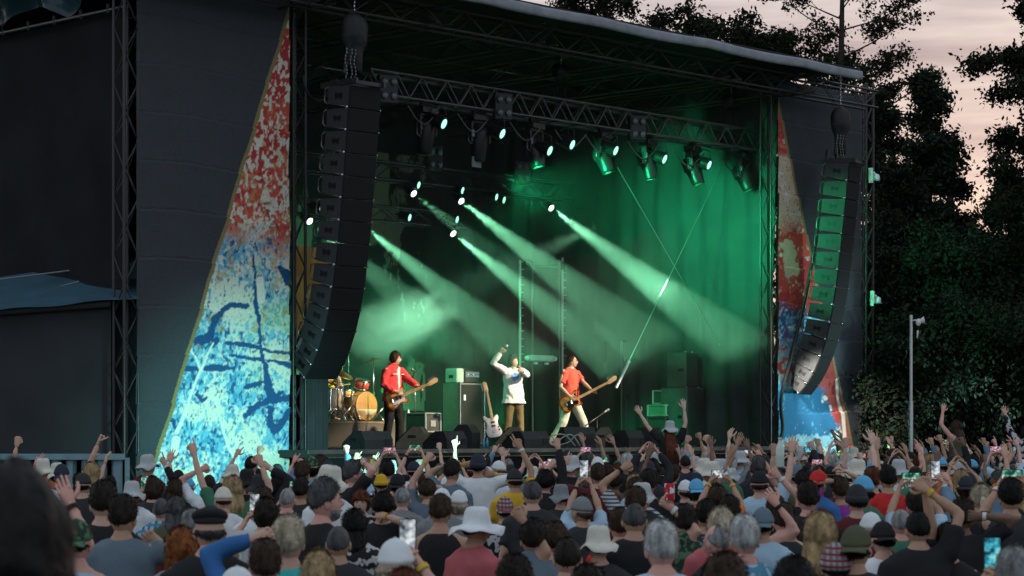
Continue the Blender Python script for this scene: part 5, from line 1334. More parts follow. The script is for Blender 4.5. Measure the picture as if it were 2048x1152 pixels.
def shirt_job(arms, kind, vox=.02, w=1.0, lean=0.0, cb=None, seed=0, hem=.86, inf=None, z0=0.0, wr_amt=1.0):
    rib = 0.0 if kind in ('baggy', 'jacket') else 1.0; big = 2.0 if kind == 'baggy' else 1.4 if kind == 'jacket' else 1.0
    g = arm_geo(arms); m = MB(); inf_ = {"tee": .016, "long": .020, "vest": .010, "jacket": .032, "baggy": .034}[kind] if inf is None else inf
    torso_tube(m, inf_, w, z0, .02, lean, kind in ('baggy', 'tee', 'jacket'))
    if hem < .86: m.tube([(0, 0, .9), (0, 0, hem)], [(.172 * w + inf_ + .02, .122 * w + inf_ + .02), (.185 * w + inf_ + .03, .13 * w + inf_ + .03)], 16, (1, 0, 0), True)
    sh_y = lean * .5
    if kind != "vest": m.tube([(-.15, sh_y, 1.408), (-.07, sh_y - .008, 1.46), (.07, sh_y - .008, 1.46), (.15, sh_y, 1.408)], [.057, .054, .054, .057], 8, (0, 1, 0), True, True)
    if kind in ("jacket", "long"): m.tube([(0, -.012 + sh_y, 1.45), (0, .0 + sh_y, 1.515)], [.072, .066], 12, (1, 0, 0), True)
    for nm in ('L', 'R'):
        sh, el, wr, pose, palm = g[nm]; sh = sh + Vector((0, sh_y, 0))
        if kind == "vest": continue
        if kind == "tee": m.tube([sh, sh.lerp(el, .35), sh.lerp(el, .74)], [.071 * w, .067 * w, .066 * w], 12, None, True)
        else:
            e = {"long": .012, "jacket": .022, "baggy": .022}[kind]
            m.tube([sh, sh.lerp(el, .5), el, el.lerp(wr, .45), el.lerp(wr, .90)], [.056 + e, .050 + e, .044 + e, .044 + e, .030 + e], 12, None, True, False)
    raw = m.mesh("raw")
    def done(me):
        v, lt, li = mesh_arrays(me); bpy.data.meshes.remove(me)
        a = v[:, 0] * 9 + seed; b = v[:, 2] * 7 + v[:, 1] * 8
        d = (fbm(a * .8 + 1.5 * vn(b, a, 5), b * .7, seed + 3, 3) - .5) * .028 * big + .004 * rib * np.sin(v[:, 2] * 38 + 6 * vn(a, b, 7)) * sm(np.abs(v[:, 2] - 1.05), .25, .05) * wr_amt
        c = np.array([0, 0, 0]); nrm = v - np.stack([v[:, 0] * .25, v[:, 1] * 0, v[:, 2]], -1); nrm /= np.linalg.norm(nrm, axis=1)[:, None] + 1e-6
        cb(join_meshes("shirt", [(v + nrm * d[:, None], lt, li)]))
    PEND.append((raw, vox, done))
def trousers_job(legs, vox=.024, w=1.0, cb=None, flare=.0, k=.016, to=1.0):
    m = MB(); m.tube([(0, 0, 1.0), (0, 0, .92), (0, 0, .84)], [(.168 * w, .122 * w), (.182 * w, .132 * w), (.165 * w, .12 * w)], 14, (1, 0, 0), True, True)
    legs_tube(m, legs, k, False, (.094, .066, .05 + flare), to)
    raw = m.mesh("raw")
    def done(me):
        v, lt, li = mesh_arrays(me); bpy.data.meshes.remove(me)
        d = (fbm(v[:, 0] * 8, v[:, 2] * 9, 77, 3) - .5) * .02; v = v + np.stack([d, d, 0 * d], -1); cb(join_meshes("trousers", [(v, lt, li)]))
    PEND.append((raw, vox, done))

SKIN = {"pale": (.60, .39, .31), "fair": (.54, .32, .24), "pink": (.60, .32, .26), "tan": (.43, .25, .17), "olive": (.37, .22, .15), "brown": (.18, .10, .07)}
def skin(n): return mat("skin_" + n, SKIN[n], .55, 0, .10, 9, .12, 90, spec=.3)
HAIRCOL = {"black": (.010, .009, .009), "dark": (.020, .015, .012), "brown": (.045, .028, .018), "auburn": (.10, .030, .014), "ginger": (.20, .065, .020), "grey": (.22, .22, .22), "silver": (.42, .43, .42), "darkgrey": (.07, .07, .072), "blond": (.36, .25, .13), "fair": (.42, .36, .26), "white": (.55, .55, .52)}
def hairm(n): return mat("hair_" + n, HAIRCOL[n], .5, 0, .5, 26, .6, 90, stretch=(1, 1, .25), spec=.12)
M_EYE = mat("eye_white", (.62, .60, .58), .3); M_IRIS = mat("eye_dark", (.02, .015, .012), .2); M_LIP = mat("lips", (.32, .11, .09), .5); M_SHOE = mat("shoe_dark", (.03, .03, .03), .5)
def obj_mat(o, m):
    o.data.materials.append(m) if not len(o.data.materials) else None
    s_ = o.material_slots[0]; s_.link = 'OBJECT'; s_.material = m
def face(o, HM_, brow="dark", glasses=False, beard=None):
    e = MB(); e.smooth = True; e.ell((0, 0, 0), (.014, .008, .008), 8, 6); em = e.mesh("eye", M_EYE)
    i = MB(); i.smooth = True; i.ell((0, 0, 0), (.0065, .004, .007), 8, 6); im = i.mesh("iris", M_IRIS)
    b = MB(); b.smooth = True; b.tube([(-.020, .0, -.002), (0, .004, .003), (.020, .0, -.002)], .0045, 6)
    for s_ in (-1, 1):
        p = Matrix.Translation((s_ * .031, .086, .006)); c = link("eye", em, o); c.matrix_local = HM_ @ p
        c2 = link("iris", im, c, (0, .0065, 0))
        c = b.build("eyebrow", hairm(brow), o); c.matrix_local = HM_ @ Matrix.Translation((s_ * .031, .0935, .026))
    l = MB(); l.smooth = True; l.tube([(-.022, -.006, 0), (0, .002, .002), (.022, -.006, 0)], [(.003, .003), (.007, .006), (.003, .003)], 6); c = l.build("mouth", M_LIP, o); c.matrix_local = HM_ @ Matrix.Translation((0, .100, -.058))
    if glasses:
        g = MB(); g.smooth = True
        for s_ in (-1, 1): g.tube([(s_ * .033 + .022 * math.cos(t), .101 + .0, .004 + .018 * math.sin(t)) for t in np.linspace(0, 6.28, 13)], .0025, 5, (0, 1, 0)); g.tube([(s_ * .055, .098, .008), (s_ * .078, .0, .006)], .0025, 5)
        c = g.build("glasses", M_BLACK, o); c.matrix_local = HM_
    if beard:
        nu, nv = 30, 22
        def off(th, z): a = np.abs(th); k = sm(-z, .36, .5) * (1 - sm(a, 1.25, 1.5)) * (1 - np.exp(-((a / .22) ** 2) - ((z + .46) / .07) ** 2)); return k * (.006 + .006 * vn(th * 12, z * 10, 5)) - (1 - k) * .008
        p = head_pts(nu, nv, off).reshape(-1, 3); lt, li = quad_grid(nv, nu); me = join_meshes("beard", [(p, lt, li)]); me.materials.append(hairm(beard)); c = link("beard", me, o); c.matrix_local = HM_

TROUSERS = {}
trousers_job(STAND, cb=lambda me: TROUSERS.__setitem__("stand", me))
ARMDIR = {}
def local_pt(p, pos, rz, k):
    q = Vector(p) - Vector(pos); c, s = math.cos(-rz), math.sin(-rz)
    return Vector((q.x * c - q.y * s, q.x * s + q.y * c, q.z)) / k
def person(pos, rz, H, label, arms_w=None, shirt=("tee", "black", (.02, .02, .022)), trs=("navy", (.03, .035, .05)), hair=("short", "dark"), hat=None, sk="fair", head=(0, 0), group=None, w=1.0, vox=.02, legs=STAND, lean=0.0, facef=None, hem=.86, own_legs=False, flare=.0, tro_to=1.0, extra=None, inf=None, seed=None):
    k = H / 1.75; seed = int(abs(pos[0] * 37 + pos[1] * 91)) % 997 if seed is None else seed
    arms = {}
    for nm, (p, pose, palm, pole) in (arms_w or {}).items():
        lp = local_pt(p, pos, rz, k) if p is not None else None
        r_ = lambda d: local_pt(Vector(d) + Vector(pos), pos, rz, 1.0)
        arms[nm] = (lp, pose, r_(palm), r_(pole) if pole is not None else Vector(((-1 if nm == 'L' else 1) * .9, -.2, -.5)))
    st_ = {}
    def body_done(me, HM_, g):
        p = bpy.data.objects.new("person", me); COL.objects.link(p)
        me.materials.append(skin(sk))
        p.location = pos; p.rotation_euler = (0, 0, rz); p.scale = (k, k, k); tag(p, label, "person", group)
        st_['o'] = p; st_['HM'] = HM_
        dress(p, HM_)
        if extra: extra(p, HM_, g)
    def dress(p, HM_):
        if hair:
            h = link("hair", hair_mesh(hair[0], seed % 3, bool(hat)), p); h.matrix_local = HM_; obj_mat(h, hairm(hair[1]))
        if hat:
            h = link("hat" if hat[0] not in ("cap", "capback", "flat") else "cap", hat_mesh(hat[0], seed % 3), p); h.matrix_local = HM_; obj_mat(h, cloth(hat[1], hat[2]))
        if facef: face(p, HM_, *facef)
        if not own_legs:
            t = link("trousers", TROUSERS["stand"], p); obj_mat(t, cloth(trs[0], trs[1]))
    body_job(arms, head, legs, vox, w, lean, body_done)
    def shirt_done(me):
        s_ = link("jacket" if shirt[0] == "jacket" else "shirt", me, st_['o']); me.materials.append(cloth(shirt[1], shirt[2]) if not isinstance(shirt[2], bpy.types.Material) else shirt[2]); st_['s'] = s_
    shirt_job(arms, shirt[0], vox * (.9 if vox < .02 else 1.1), w, lean, shirt_done, seed, hem, inf)
    if own_legs:
        def tr_done(me): t = link("trousers", me, st_['o']); me.materials.append(cloth(trs[0], trs[1]))
        trousers_job(legs, vox * 1.1, w, tr_done, flare, .018, tro_to)
        sm_ = MB(); sm_.smooth = True
    return st_
def shoe(p, an, yaw, m=M_SHOE):
    q = MB(); q.smooth = True; c, s = math.cos(yaw), math.sin(yaw); f = Vector((-s, c, 0))
    q.tube([an + Vector((0, 0, -.045)) - f * .06, an + Vector((0, 0, -.045)) + f * .07, an + Vector((0, 0, -.06)) + f * .18], [(.048, .046), (.052, .042), (.042, .028)], 10, (1, 0, 0), True, True); q.build("shoe", m, p)

# ------------------------------------------------------------------ the band
# guitarist in the red jacket, three quarters to the crowd, face in profile
gp = on_stage(786, 2.7)
g_rz = R(-132)
YG = gp.y
def gat(px, py, dy=0): return at(px, py, YG + dy)
gM = gframe((.90, -.14, .40), (.30, -.92, .22))
gb_c = gat(796, 796, -.25)
def gh(c, M, x, y, z, pose, pole): return (c + M @ Vector((x, y, z)), pose, -(M.col[2]) + M.col[1] * (.8 if pose == 'grip' else 0), Vector(pole))
guitar("electric_guitar", "offset sunburst electric guitar with white pickguard held by the red jacketed guitarist", gb_c, gM, M_SUN, M_SUNRIM, M_GUARDW, M_MAPLE)
def rl(yaw): return None
LG1 = {'L': (Vector((-.09, 0, .90)), Vector((-.12, .05, .49)), Vector((-.15, .02, .085)), .25), 'R': (Vector((.09, 0, .90)), Vector((.11, .01, .49)), Vector((.13, -.06, .085)), -.3)}
def strap(p, HM_, g):
    q = MB(); q.smooth = True; q.tube([(-.16, .16, 1.18), (-.10, .13, 1.36), (-.05, .0, 1.49), (.06, -.13, 1.36), (.14, -.14, 1.10)], [(.022, .006)] * 5, 6); q.build("guitar_strap", M_BLACK, p)
def red_extra(p, HM_, g):
    strap(p, HM_, g)
    for s_ in ('L', 'R'): shoe(p, LG1[s_][2], LG1[s_][3])
    q = MB(); q.smooth = True; q.tube([(-.06, .10, 1.46), (0, .135, 1.40), (.0, .152, 1.2), (0, .15, .95)], [(.02, .008), (.035, .01), (.03, .012), (.02, .01)], 8, (1, 0, 0)); q.build("shirt_front", cloth("spotted_white", (.6, .58, .55)), p)
    for x in (-.1, .1): q = MB(); q.box((x, .158, 1.33), (.10, .014, .014)); q.build("white_trim", M_WHITE, p)
    q = MB(); q.smooth = True; q.lathe([(.062, 1.475), (.082, 1.50), (.085, 1.525), (.070, 1.53)], 14, Matrix.Translation((0, .0, 0))); q.build("collar", cloth("red_jacket", (.62, .05, .055)), p)
person(gp, g_rz, 1.78, "guitarist in a red zip jacket and black trousers playing a sunburst guitar", {
    'R': gh(gb_c, gM, .02, .12, .07, "relaxed", (-.9, .1, -.4)), 'L': gh(gb_c, gM, .46, -.05, -.05, "grip", (.3, -.2, -1))},
    ("jacket", "red_jacket", (.62, .05, .055)), ("black_trousers", (.012, .012, .013)), ("mid", "brown"), None, "fair", (R(38), R(-4)), None, .95, .013, LG1, 0.03, ("brown",), .84, True, .02, 1.0, red_extra)
def blue_shaded_top():  # bluish shading on the upper chest is put into the cloth colour
    m = cloth("white_top", (.74, .73, .76)); t = m.node_tree; b = t.nodes["Principled BSDF"]
    src = b.inputs["Base Color"].links[0].from_socket
    tc = t.nodes.new("ShaderNodeTexCoord"); ds = t.nodes.new("ShaderNodeVectorMath"); ds.operation = 'DISTANCE'; t.links.new(tc.outputs["Object"], ds.inputs[0]); ds.inputs[1].default_value = (.03, .16, 1.34)
    nz = t.nodes.new("ShaderNodeTexNoise"); nz.inputs["Scale"].default_value = 9; t.links.new(tc.outputs["Object"], nz.inputs[0])
    ad = t.nodes.new("ShaderNodeMath"); ad.operation = 'MULTIPLY_ADD'; ad.inputs[1].default_value = .12; t.links.new(nz.outputs[0], ad.inputs[0]); t.links.new(ds.outputs["Value"], ad.inputs[2])
    mr = t.nodes.new("ShaderNodeMapRange"); mr.inputs[1].default_value = .15; mr.inputs[2].default_value = .17; mr.inputs[3].default_value = 1; mr.inputs[4].default_value = 0; t.links.new(ad.outputs[0], mr.inputs[0])
    mx = t.nodes.new("ShaderNodeMix"); mx.data_type = 'RGBA'; t.links.new(mr.outputs[0], mx.inputs[0]); t.links.new(src, mx.inputs[6]); mx.inputs[7].default_value = (.16, .30, .60, 1)
    t.links.new(mx.outputs[2], b.inputs["Base Color"]); return m
# singer with raised microphone
vp = on_stage(1027, 2.1); v_rz = R(-152); YV = vp.y
LG2 = {'L': (Vector((-.09, 0, .90)), Vector((-.10, .06, .49)), Vector((-.10, .05, .085)), .2), 'R': (Vector((.09, 0, .90)), Vector((.13, .02, .49)), Vector((.17, -.04, .085)), -.3)}
mic_p = at(1009, 697, YV - .25)
def singer_extra(p, HM_, g):
    for s_ in ('L', 'R'): shoe(p, LG2[s_][2], LG2[s_][3])
person(vp, v_rz, 1.76, "singer in a baggy white long sleeved top raising a microphone", {
    'R': (at(1002, 704, YV - .22), "hold", Vector((.5, -.8, .2)), Vector((-1, 0, -.5))), 'L': (at(1042, 742, YV - .42), "fist", Vector((-.5, .6, .5)), Vector((1, 0, -.6)))},
    ("baggy", "white_top", blue_shaded_top()), ("brown_trousers", (.13, .10, .05)), ("mid", "dark"), None, "fair", (R(16), R(10)), None, 1.0, .013, LG2, -.02, ("dark",), .83, True, .03, 1.0, singer_extra, .026)
mo = thing("microphone", "silver headed microphone held up by the singer", "microphone", mic_p); 
d_ = (at(1016, 689, YV - .30) - mic_p).normalized()
q = MB(); q.smooth = True; q.tube([-d_ * .09, d_ * .05], [.012, .018], 10); q.build("handle", M_BLACK, mo)
q = MB(); q.smooth = True; q.ell(d_ * .075, (.027, .027, .029), 12, 8); q.build("mic_head", mat("mic_silver", (.5, .5, .5), .4, .6), mo)
# bassist
bp_ = on_stage(1141, 1.9); b_rz = R(-128); YB = bp_.y
LG3 = {'L': (Vector((-.09, 0, .86)), Vector((-.20, .16, .47)), Vector((-.34, .13, .085)), .3), 'R': (Vector((.09, 0, .86)), Vector((.20, -.02, .46)), Vector((.32, -.20, .085)), -.4)}
bb_c = at(1143, 803, YB - .26); bM = gframe((.88, -.16, .46), (.30, -.93, .15))
guitar("bass_guitar", "sunburst bass guitar with black pickguard held by the red shirted bassist", bb_c, bM, M_SUN, M_SUNRIM, M_GUARDB, M_MAPLE, True)
def bass_extra(p, HM_, g):
    strap(p, HM_, g)
    for s_ in ('L', 'R'): shoe(p, LG3[s_][2], LG3[s_][3], M_WHITE)
    sh, el = g['R'][0], g['R'][1]
    q = MB(); q.smooth = True; q.tube([sh + Vector((.03, .0, .062)), sh.lerp(el, .3) + Vector((.066, .01, .01)), sh.lerp(el, .74) + Vector((.066, .01, .0))], [(.018, .008)] * 3, 6, (0, 1, 0)); q.build("sleeve_stripe", cloth("grey_stripe", (.42, .45, .38)), p)
    q = MB(); q.smooth = True; q.lathe([(.060, 1.478), (.070, 1.498), (.062, 1.505)], 14); q.build("collar", cloth("white_collar", (.6, .6, .6)), p)
person(bp_, b_rz, 1.80, "bassist in a red t-shirt and pale jeans striding with a bass guitar", {
    'R': gh(bb_c, bM, .02, .12, .07, "relaxed", (-.9, .1, -.5)), 'L': gh(bb_c, bM, .46, -.05, -.05, "grip", (.4, -.2, -1))},
    ("tee", "red_tee", (.70, .10, .07)), ("pale_jeans", (.48, .50, .42)), ("pony", "brown"), None, "fair", (R(30), R(0)), None, .98, .013, LG3, .02, ("brown",), .86, True, .025, 1.0, bass_extra)
# drummer, mostly hidden, and a stagehand in the booth
dp = on_stage(655, 6.5, RZ)
SIT = {'L': (Vector((-.10, .0, .90)), Vector((-.20, .40, .88)), Vector((-.20, .42, .50)), 0), 'R': (Vector((.10, 0, .90)), Vector((.20, .40, .88)), Vector((.20, .42, .50)), 0)}
person(dp + Vector((0, 0, -.40)), PHI + math.pi, 1.75, "drummer in a yellow top behind the cymbals, half hidden by the left array", {
    'R': (at(668, 768, dp.y - .5), "fist", Vector((0, 0, -1)), Vector((-.8, 0, -.5))), 'L': (at(686, 774, dp.y - .5), "fist", Vector((0, 0, -1)), Vector((.8, 0, -.5)))},
    ("tee", "yellow_top", (.60, .38, .04)), ("black_trousers", (.012, .012, .013)), ("mid", "brown"), None, "pale", (0, 0), None, 1, .02, SIT, .1, None, .86, True)
tq = thing("drum_stool", "round black drum stool under the drummer", "stool", dp, PHI); q = MB(); q.smooth = True; q.lathe([(.16, .40), (.17, .44), (.16, .47), (.02, .475)], 16); q.build("seat", M_BLACK, tq); stand(tq, .40, .24)
for i, (x0, y0, x1, y1) in enumerate(((676, 772, 701, 768), (684, 740, 687, 719))):
    o = thing("drum_stick", ("pale drum stick pointing right over the snare drum", "pale drum stick raised above the bronze crash cymbal")[i], "drum stick", at(x0, y0, dp.y - .5)); rod("stick", (0, 0, 0), at(x1, y1, dp.y - .5) - at(x0, y0, dp.y - .5), .009, o, M_MAPLE)
sp_ = on_stage(1297, 4.9)
person(sp_, R(170), 1.80, "shadowy stagehand in dark clothes standing in the screened booth", {'R': (at(1285, 778, sp_.y - .25), "relaxed", Vector((0, 0, 1)), Vector((-.6, .5, -.6))), 'L': (at(1310, 775, sp_.y - .25), "relaxed", Vector((0, 0, 1)), Vector((.6, .5, -.6)))},
       ("long", "black", (.02, .02, .022)), ("black_trousers", (.012, .012, .013)), ("short", "black"), None, "tan", (0, R(-12)), None, 1, .02, STAND, 0, ("black",))

# ================================================================== CROWD
CC = {"black": (.012, .012, .013), "navy": (.02, .028, .05), "white": (.68, .70, .72), "cream": (.60, .58, .50), "ltblue": (.36, .50, .62), "sky": (.12, .38, .62), "teal": (.05, .45, .42), "greyblue": (.12, .16, .20), "grey": (.20, .21, .22),
      "ltgrey": (.42, .44, .45), "maroon": (.10, .02, .025), "red": (.50, .03, .03), "rose": (.46, .12, .13), "denim": (.14, .24, .34), "olive": (.08, .085, .05), "yellow": (.60, .36, .03), "charcoal": (.035, .036, .04), "green": (.05, .16, .10), "purple": (.25, .04, .28), "orange": (.55, .14, .03), "blue": (.04, .14, .36)}
def pattern(name, kind, c1, c2, c3=None, scale=20):
    nm = "cloth_" + name
    if nm in MATS: return MATS[nm]
    m = cloth(name, c1); t = m.node_tree; b = t.nodes["Principled BSDF"]; src = b.inputs["Base Color"].links[0].from_socket
    tc = t.nodes.new("ShaderNodeTexCoord"); f = None
    def band(axis, sc_, lo):
        w = t.nodes.new("ShaderNodeTexWave"); w.bands_direction = axis; w.inputs["Scale"].default_value = sc_; w.inputs["Distortion"].default_value = .6; w.inputs["Detail"].default_value = 1
        t.links.new(tc.outputs["Object"], w.inputs[0]); r_ = t.nodes.new("ShaderNodeMapRange"); r_.inputs[1].default_value = lo; r_.inputs[2].default_value = lo + .15; t.links.new(w.outputs["Fac"], r_.inputs[0]); return r_.outputs[0]
    def over(fac, col, base):
        mx = t.nodes.new("ShaderNodeMix"); mx.data_type = 'RGBA'; t.links.new(fac, mx.inputs[0]); t.links.new(base, mx.inputs[6]); mx.inputs[7].default_value = (*col, 1); return mx.outputs[2]
    if kind == "plaid": o = over(band('X', scale, .55), c2, src); o = over(band('Z', scale, .60), c3 or c2, o)
    elif kind == "stripe": o = over(band('Z', scale, .5), c2, src)
    else:
        n = t.nodes.new("ShaderNodeTexNoise"); n.inputs["Scale"].default_value = scale; n.inputs["Detail"].default_value = 1.5; t.links.new(tc.outputs["Object"], n.inputs[0])
        r_ = t.nodes.new("ShaderNodeMapRange"); r_.inputs[1].default_value = .50; r_.inputs[2].default_value = .54; t.links.new(n.outputs[0], r_.inputs[0]); o = over(r_.outputs[0], c2, src)
    t.links.new(o, b.inputs["Base Color"]); return m
pattern("plaid", "plaid", (.30, .45, .55), (.04, .12, .22), (.06, .2, .34), 5)
pattern("bwprint", "print", (.02, .02, .022), (.45, .45, .46), None, 16)
pattern("camo", "print", (.025, .045, .03), (.08, .16, .10), None, 22)
pattern("stripes", "stripe", (.45, .46, .48), (.06, .07, .09), None, 9)
pattern("floral", "print", (.10, .28, .42), (.38, .50, .58), None, 18)
pattern("greyplaid", "plaid", (.16, .16, .17), (.30, .31, .33), (.25, .03, .04), 9)
for n_ in ("plaid", "bwprint", "camo", "stripes", "floral", "greyplaid"): CC[n_] = None
def shirt_spec(kind, col): return (kind, col, MATS["cloth_" + col] if CC[col] is None else CC[col])
_screen = MB(); _screen.box((0, 0, 0), (.068, .003, .146)); 
def screen_mat(i):
    nm = "phone_screen_%d" % i
    if nm in MATS: return MATS[nm]
    m = mat(nm, (.01, .01, .01), .15); t = m.node_tree; b = t.nodes["Principled BSDF"]
    tc = t.nodes.new("ShaderNodeTexCoord"); n = t.nodes.new("ShaderNodeTexNoise"); n.inputs["Scale"].default_value = 22 + 4 * i; n.inputs["Detail"].default_value = 2; n.noise_dimensions = '4D'; n.inputs["W"].default_value = i * 3.7
    t.links.new(tc.outputs["Object"], n.inputs[0]); r_ = t.nodes.new("ShaderNodeValToRGB")
    cols = [((.0, .02, .015), (.02, .30, .18), (.75, .80, .72)), ((.02, .03, .04), (.30, .35, .40), (.85, .88, .9)), ((.05, .0, .02), (.55, .25, .35), (.9, .75, .8)), ((.0, .01, .05), (.0, .30, .40), (.25, .75, .8))][i % 4]
    for k, (p, c) in enumerate(zip((.36, .50, .64), cols)):
        e = r_.color_ramp.elements[k] if k < 2 else r_.color_ramp.elements.new(p); e.position = p; e.color = (*c, 1)
    t.links.new(n.outputs[0], r_.inputs[0]); t.links.new(r_.outputs[0], b.inputs["Emission Color"]); b.inputs["Emission Strength"].default_value = .9; return m
SCR = _screen.mesh("screen"); 
_ph = MB(); _ph.bevbox((0, .004, 0), (.076, .009, .156), .004); PHB = _ph.mesh("body", M_BLACK)
def phone(p, land, label, i, tilt=0.0):
    o = thing("phone", label, "phone", p, 0, "phones held up in the crowd"); o.rotation_euler = (-.12, R(90) if land else tilt, random.uniform(-.15, .15))
    link("body", PHB, o, (0, .003, 0)); s_ = link("screen", SCR, o, (0, -.003, 0)); obj_mat(s_, screen_mat(i))
STAGE_C = S(7, 1.5)
NPH = [0]
TAKEN = []
def crowd(px, yt, s, hair, hat, shirt, sk, yaw, label, arms=(), ph=None, w=1.0, fc=None, z=0.0, legs=STAND, vox=.027, Hset=None, extra=None, group="people in the crowd"):
    Y = F / s; x = (px - 1024) / s; top = CH - (yt - HOR) / s
    topadd = {"bucket": .045, "sunhat": .045, "cap": .03, "capback": .03, "beanie": .04, "flat": .035}.get(hat[0] if hat else "", {"curly": .04, "short": .022, "mid": .02, "long": .015, "fringe": .018, "bob": .02}.get(hair[0] if hair else "", .004))
    H = Hset or (top - topadd - z); zz = z if Hset is None else top - topadd - Hset
    pos = Vector((x, Y, zz)); TAKEN.append((x, Y))
    rz = math.atan2(-(STAGE_C.x - x), STAGE_C.y - Y) * .6 + R(yaw)
    aw = {}
    c_, s_ = math.cos(rz), math.sin(rz); rx = Vector((c_, s_, 0))
    if ph:
        p = at(ph[0], ph[1], Y + .42); land = ph[2] == 'L'; NPH[0] += 1
        phone(p, land, ph[3], ph[4] if len(ph) > 4 else NPH[0])
        dz = .085 if land else .042
        aw['R'] = (p + Vector((dz + .015, -.035, -.085 if land else -.12)), "grip", Vector((-1, .2, 0)), Vector((.6, -.2, -.8)))
        aw['L'] = (p + Vector((-dz - .015, -.035, -.085 if land else -.12)), "grip", Vector((1, .2, 0)), Vector((-.6, -.2, -.8)))
    k = H / 1.75
    for a in arms:
        hx, hy, pose = a[:3]; dy = a[3] if len(a) > 3 else .10
        pt = at(hx, hy, Y + dy) - Vector((0, 0, .075)); side = 'R' if (pt - pos).dot(rx) > 0 else 'L'
        if side in aw: side = 'L' if side == 'R' else 'R'
        pole = Vector((a[4], -.2, a[5])) if len(a) > 5 else rx * (1 if side == 'R' else -1) * .9 + Vector((0, -.1, -.45))
        palm = Vector((0, 1, .1)) if pose in ("open", "flat", "two", "relaxed") else Vector((-.4 if side == 'R' else .4, .9, 0))
        aw[side] = (pt, pose, palm, pole)
    bands = [nm for nm in aw if random.random() < .55]; bc = random.choice((("yellow_band", (.55, .38, .06)), ("white_band", (.6, .6, .58)), ("black_band", (.02, .02, .02))))
    def ex2(p, HM_, g):
        for nm in bands:
            sh_, el, wr = g[nm][:3]
            if (wr - el).length < .01: continue
            q = MB(); q.smooth = True; u_ = (wr - el).normalized(); q.tube([wr - u_ * .045, wr - u_ * .018], [.033, .031], 10, None, False); q.build("wristband", cloth(*bc), p)
        if extra: extra(p, HM_, g)
    person(pos, rz, H, label, aw, shirt_spec(*shirt), ("navy", (.03, .035, .05)), hair, None if not hat else (hat[0], hat[1], CC[hat[1]] or MATS["cloth_" + hat[1]]) , sk, (R(random.uniform(-8, 8)), R(random.uniform(-2, 8))), group, w, vox, legs, 0.0, fc, extra=ex2, own_legs=legs is not STAND)
_cl = cloth
def cloth(name, col): return MATS["cloth_" + name] if ("cloth_" + name) in MATS else _cl(name, col)

sh = lambda c, col: (c, col)
B = "black"
# --- left part
crowd(8, 918, 1180, ("smooth", "black"), None, ("tee", B), "olive", 0, "tall dark haired person standing blurred and huge at the left edge of the crowd", w=1.15)
crowd(152, 1024, 400, ("crop", "dark"), ("capback", "camo"), ("vest", "ltblue"), "pink", 5, "person in a dark patterned cap and pale blue vest raising a blurred hand", [(140, 975, "flat", .15, 1.0, -.9)])
crowd(206, 955, 330, ("short", "dark"), None, ("tee", B), "fair", 12, "man with thick dark hair and black top turned slightly, before the container")
crowd(165, 938, 205, ("short", B), ("cap", "charcoal"), ("tee", "charcoal"), "fair", 10, "person in a black cap in front of the ribbed container")
crowd(244, 983, 345, ("short", "dark"), None, ("tee", "greyblue"), "tan", -4, "man with short dark hair in a grey blue t-shirt, elbow out to the right", [(318, 1060, "relaxed", .1, 1, -.6)])
crowd(263, 953, 212, ("short", "grey"), ("bucket", "ltgrey"), ("tee", "white"), "fair", 6, "person in a crumpled grey bucket hat and white shirt with a dark strap")
crowd(322, 990, 238, ("shaved", "darkgrey"), None, ("long", "plaid"), "tan", 0, "shaven headed man in a blue plaid shirt")
crowd(306, 950, 205, ("mid", "brown"), None, ("tee", "charcoal"), "fair", 0, "brown haired woman filming with a small phone beside the banner's foot", ph=(289, 967, 'P', "small phone with a green screen held beside the banner's foot", 0))
crowd(363, 1045, 375, ("bob", "ginger"), None, ("tee", "grey"), "pale", 8, "person with rounded ginger hair low at the left")
crowd(420, 992, 405, ("short", "darkgrey"), ("flat", "black"), ("tee", B), "fair", 10, "broad man in a black flat cap and black top, left of the phone pair", w=1.1)
crowd(447, 965, 232, ("crop", "brown"), ("cap", "cream"), ("tee", "white"), "fair", 14, "man in a cream cap and white t-shirt")
crowd(474, 1116, 505, ("short", "grey"), ("cap", "white"), ("tee", "ltblue"), "fair", 0, "person in a white cap at the very bottom left of centre")
crowd(349, 952, 190, ("long", "brown"), None, ("long", B), "fair", 0, "woman in a black sleeve with white stripes pointing upward", [(330, 915, "point", .1, .7, -.5)])
crowd(418, 944, 190, ("shaved", "dark"), None, ("tee", "white"), "pink", 5, "man with cropped head in a white tee, fist raised before the banner", [(402, 925, "fist")])
crowd(438, 958, 210, ("short", B), ("cap", B), ("tee", B), "fair", 0, "person in a plain black cap next to the raised fist")
crowd(352, 984, 250, ("long", "darkgrey"), None, ("tee", "olive"), "fair", 0, "person with long grey brown hair behind the plaid shirt")
crowd(384, 1010, 300, ("mid", "grey"), None, ("tee", "maroon"), "fair", 5, "grey haired person in a maroon top")
crowd(494, 930, 195, ("short", B), ("bucket", B), ("tee", B), "fair", 0, "person in a black round hat, first of two at the banner's lower corner")
crowd(519, 940, 205, ("short", B), ("bucket", "charcoal"), ("long", B), "fair", 0, "person in a charcoal round hat with dark sleeve raised, at the banner's lower corner", [(538, 920, "fist")])
crowd(529, 990, 275, ("mid", "dark"), None, ("tee", "ltgrey"), "fair", -5, "dark haired woman with a phone before her face", ph=(509, 1008, 'P', "dark phone held at face height left of the white t-shirt", 1))
crowd(556, 947, 200, ("mid", B), None, ("tee", "white"), "pale", -40, "black haired smiling woman turned to the right by the banner", fc=("black",))
crowd(525, 968, 245, ("short", "brown"), None, ("tee", "white"), "fair", 0, "broad person in a plain white t-shirt below the banner's corner", w=1.15)
crowd(574, 970, 228, ("shaved", "grey"), None, ("tee", "charcoal"), "pink", 0, "man with close cropped grey head and visible ears")
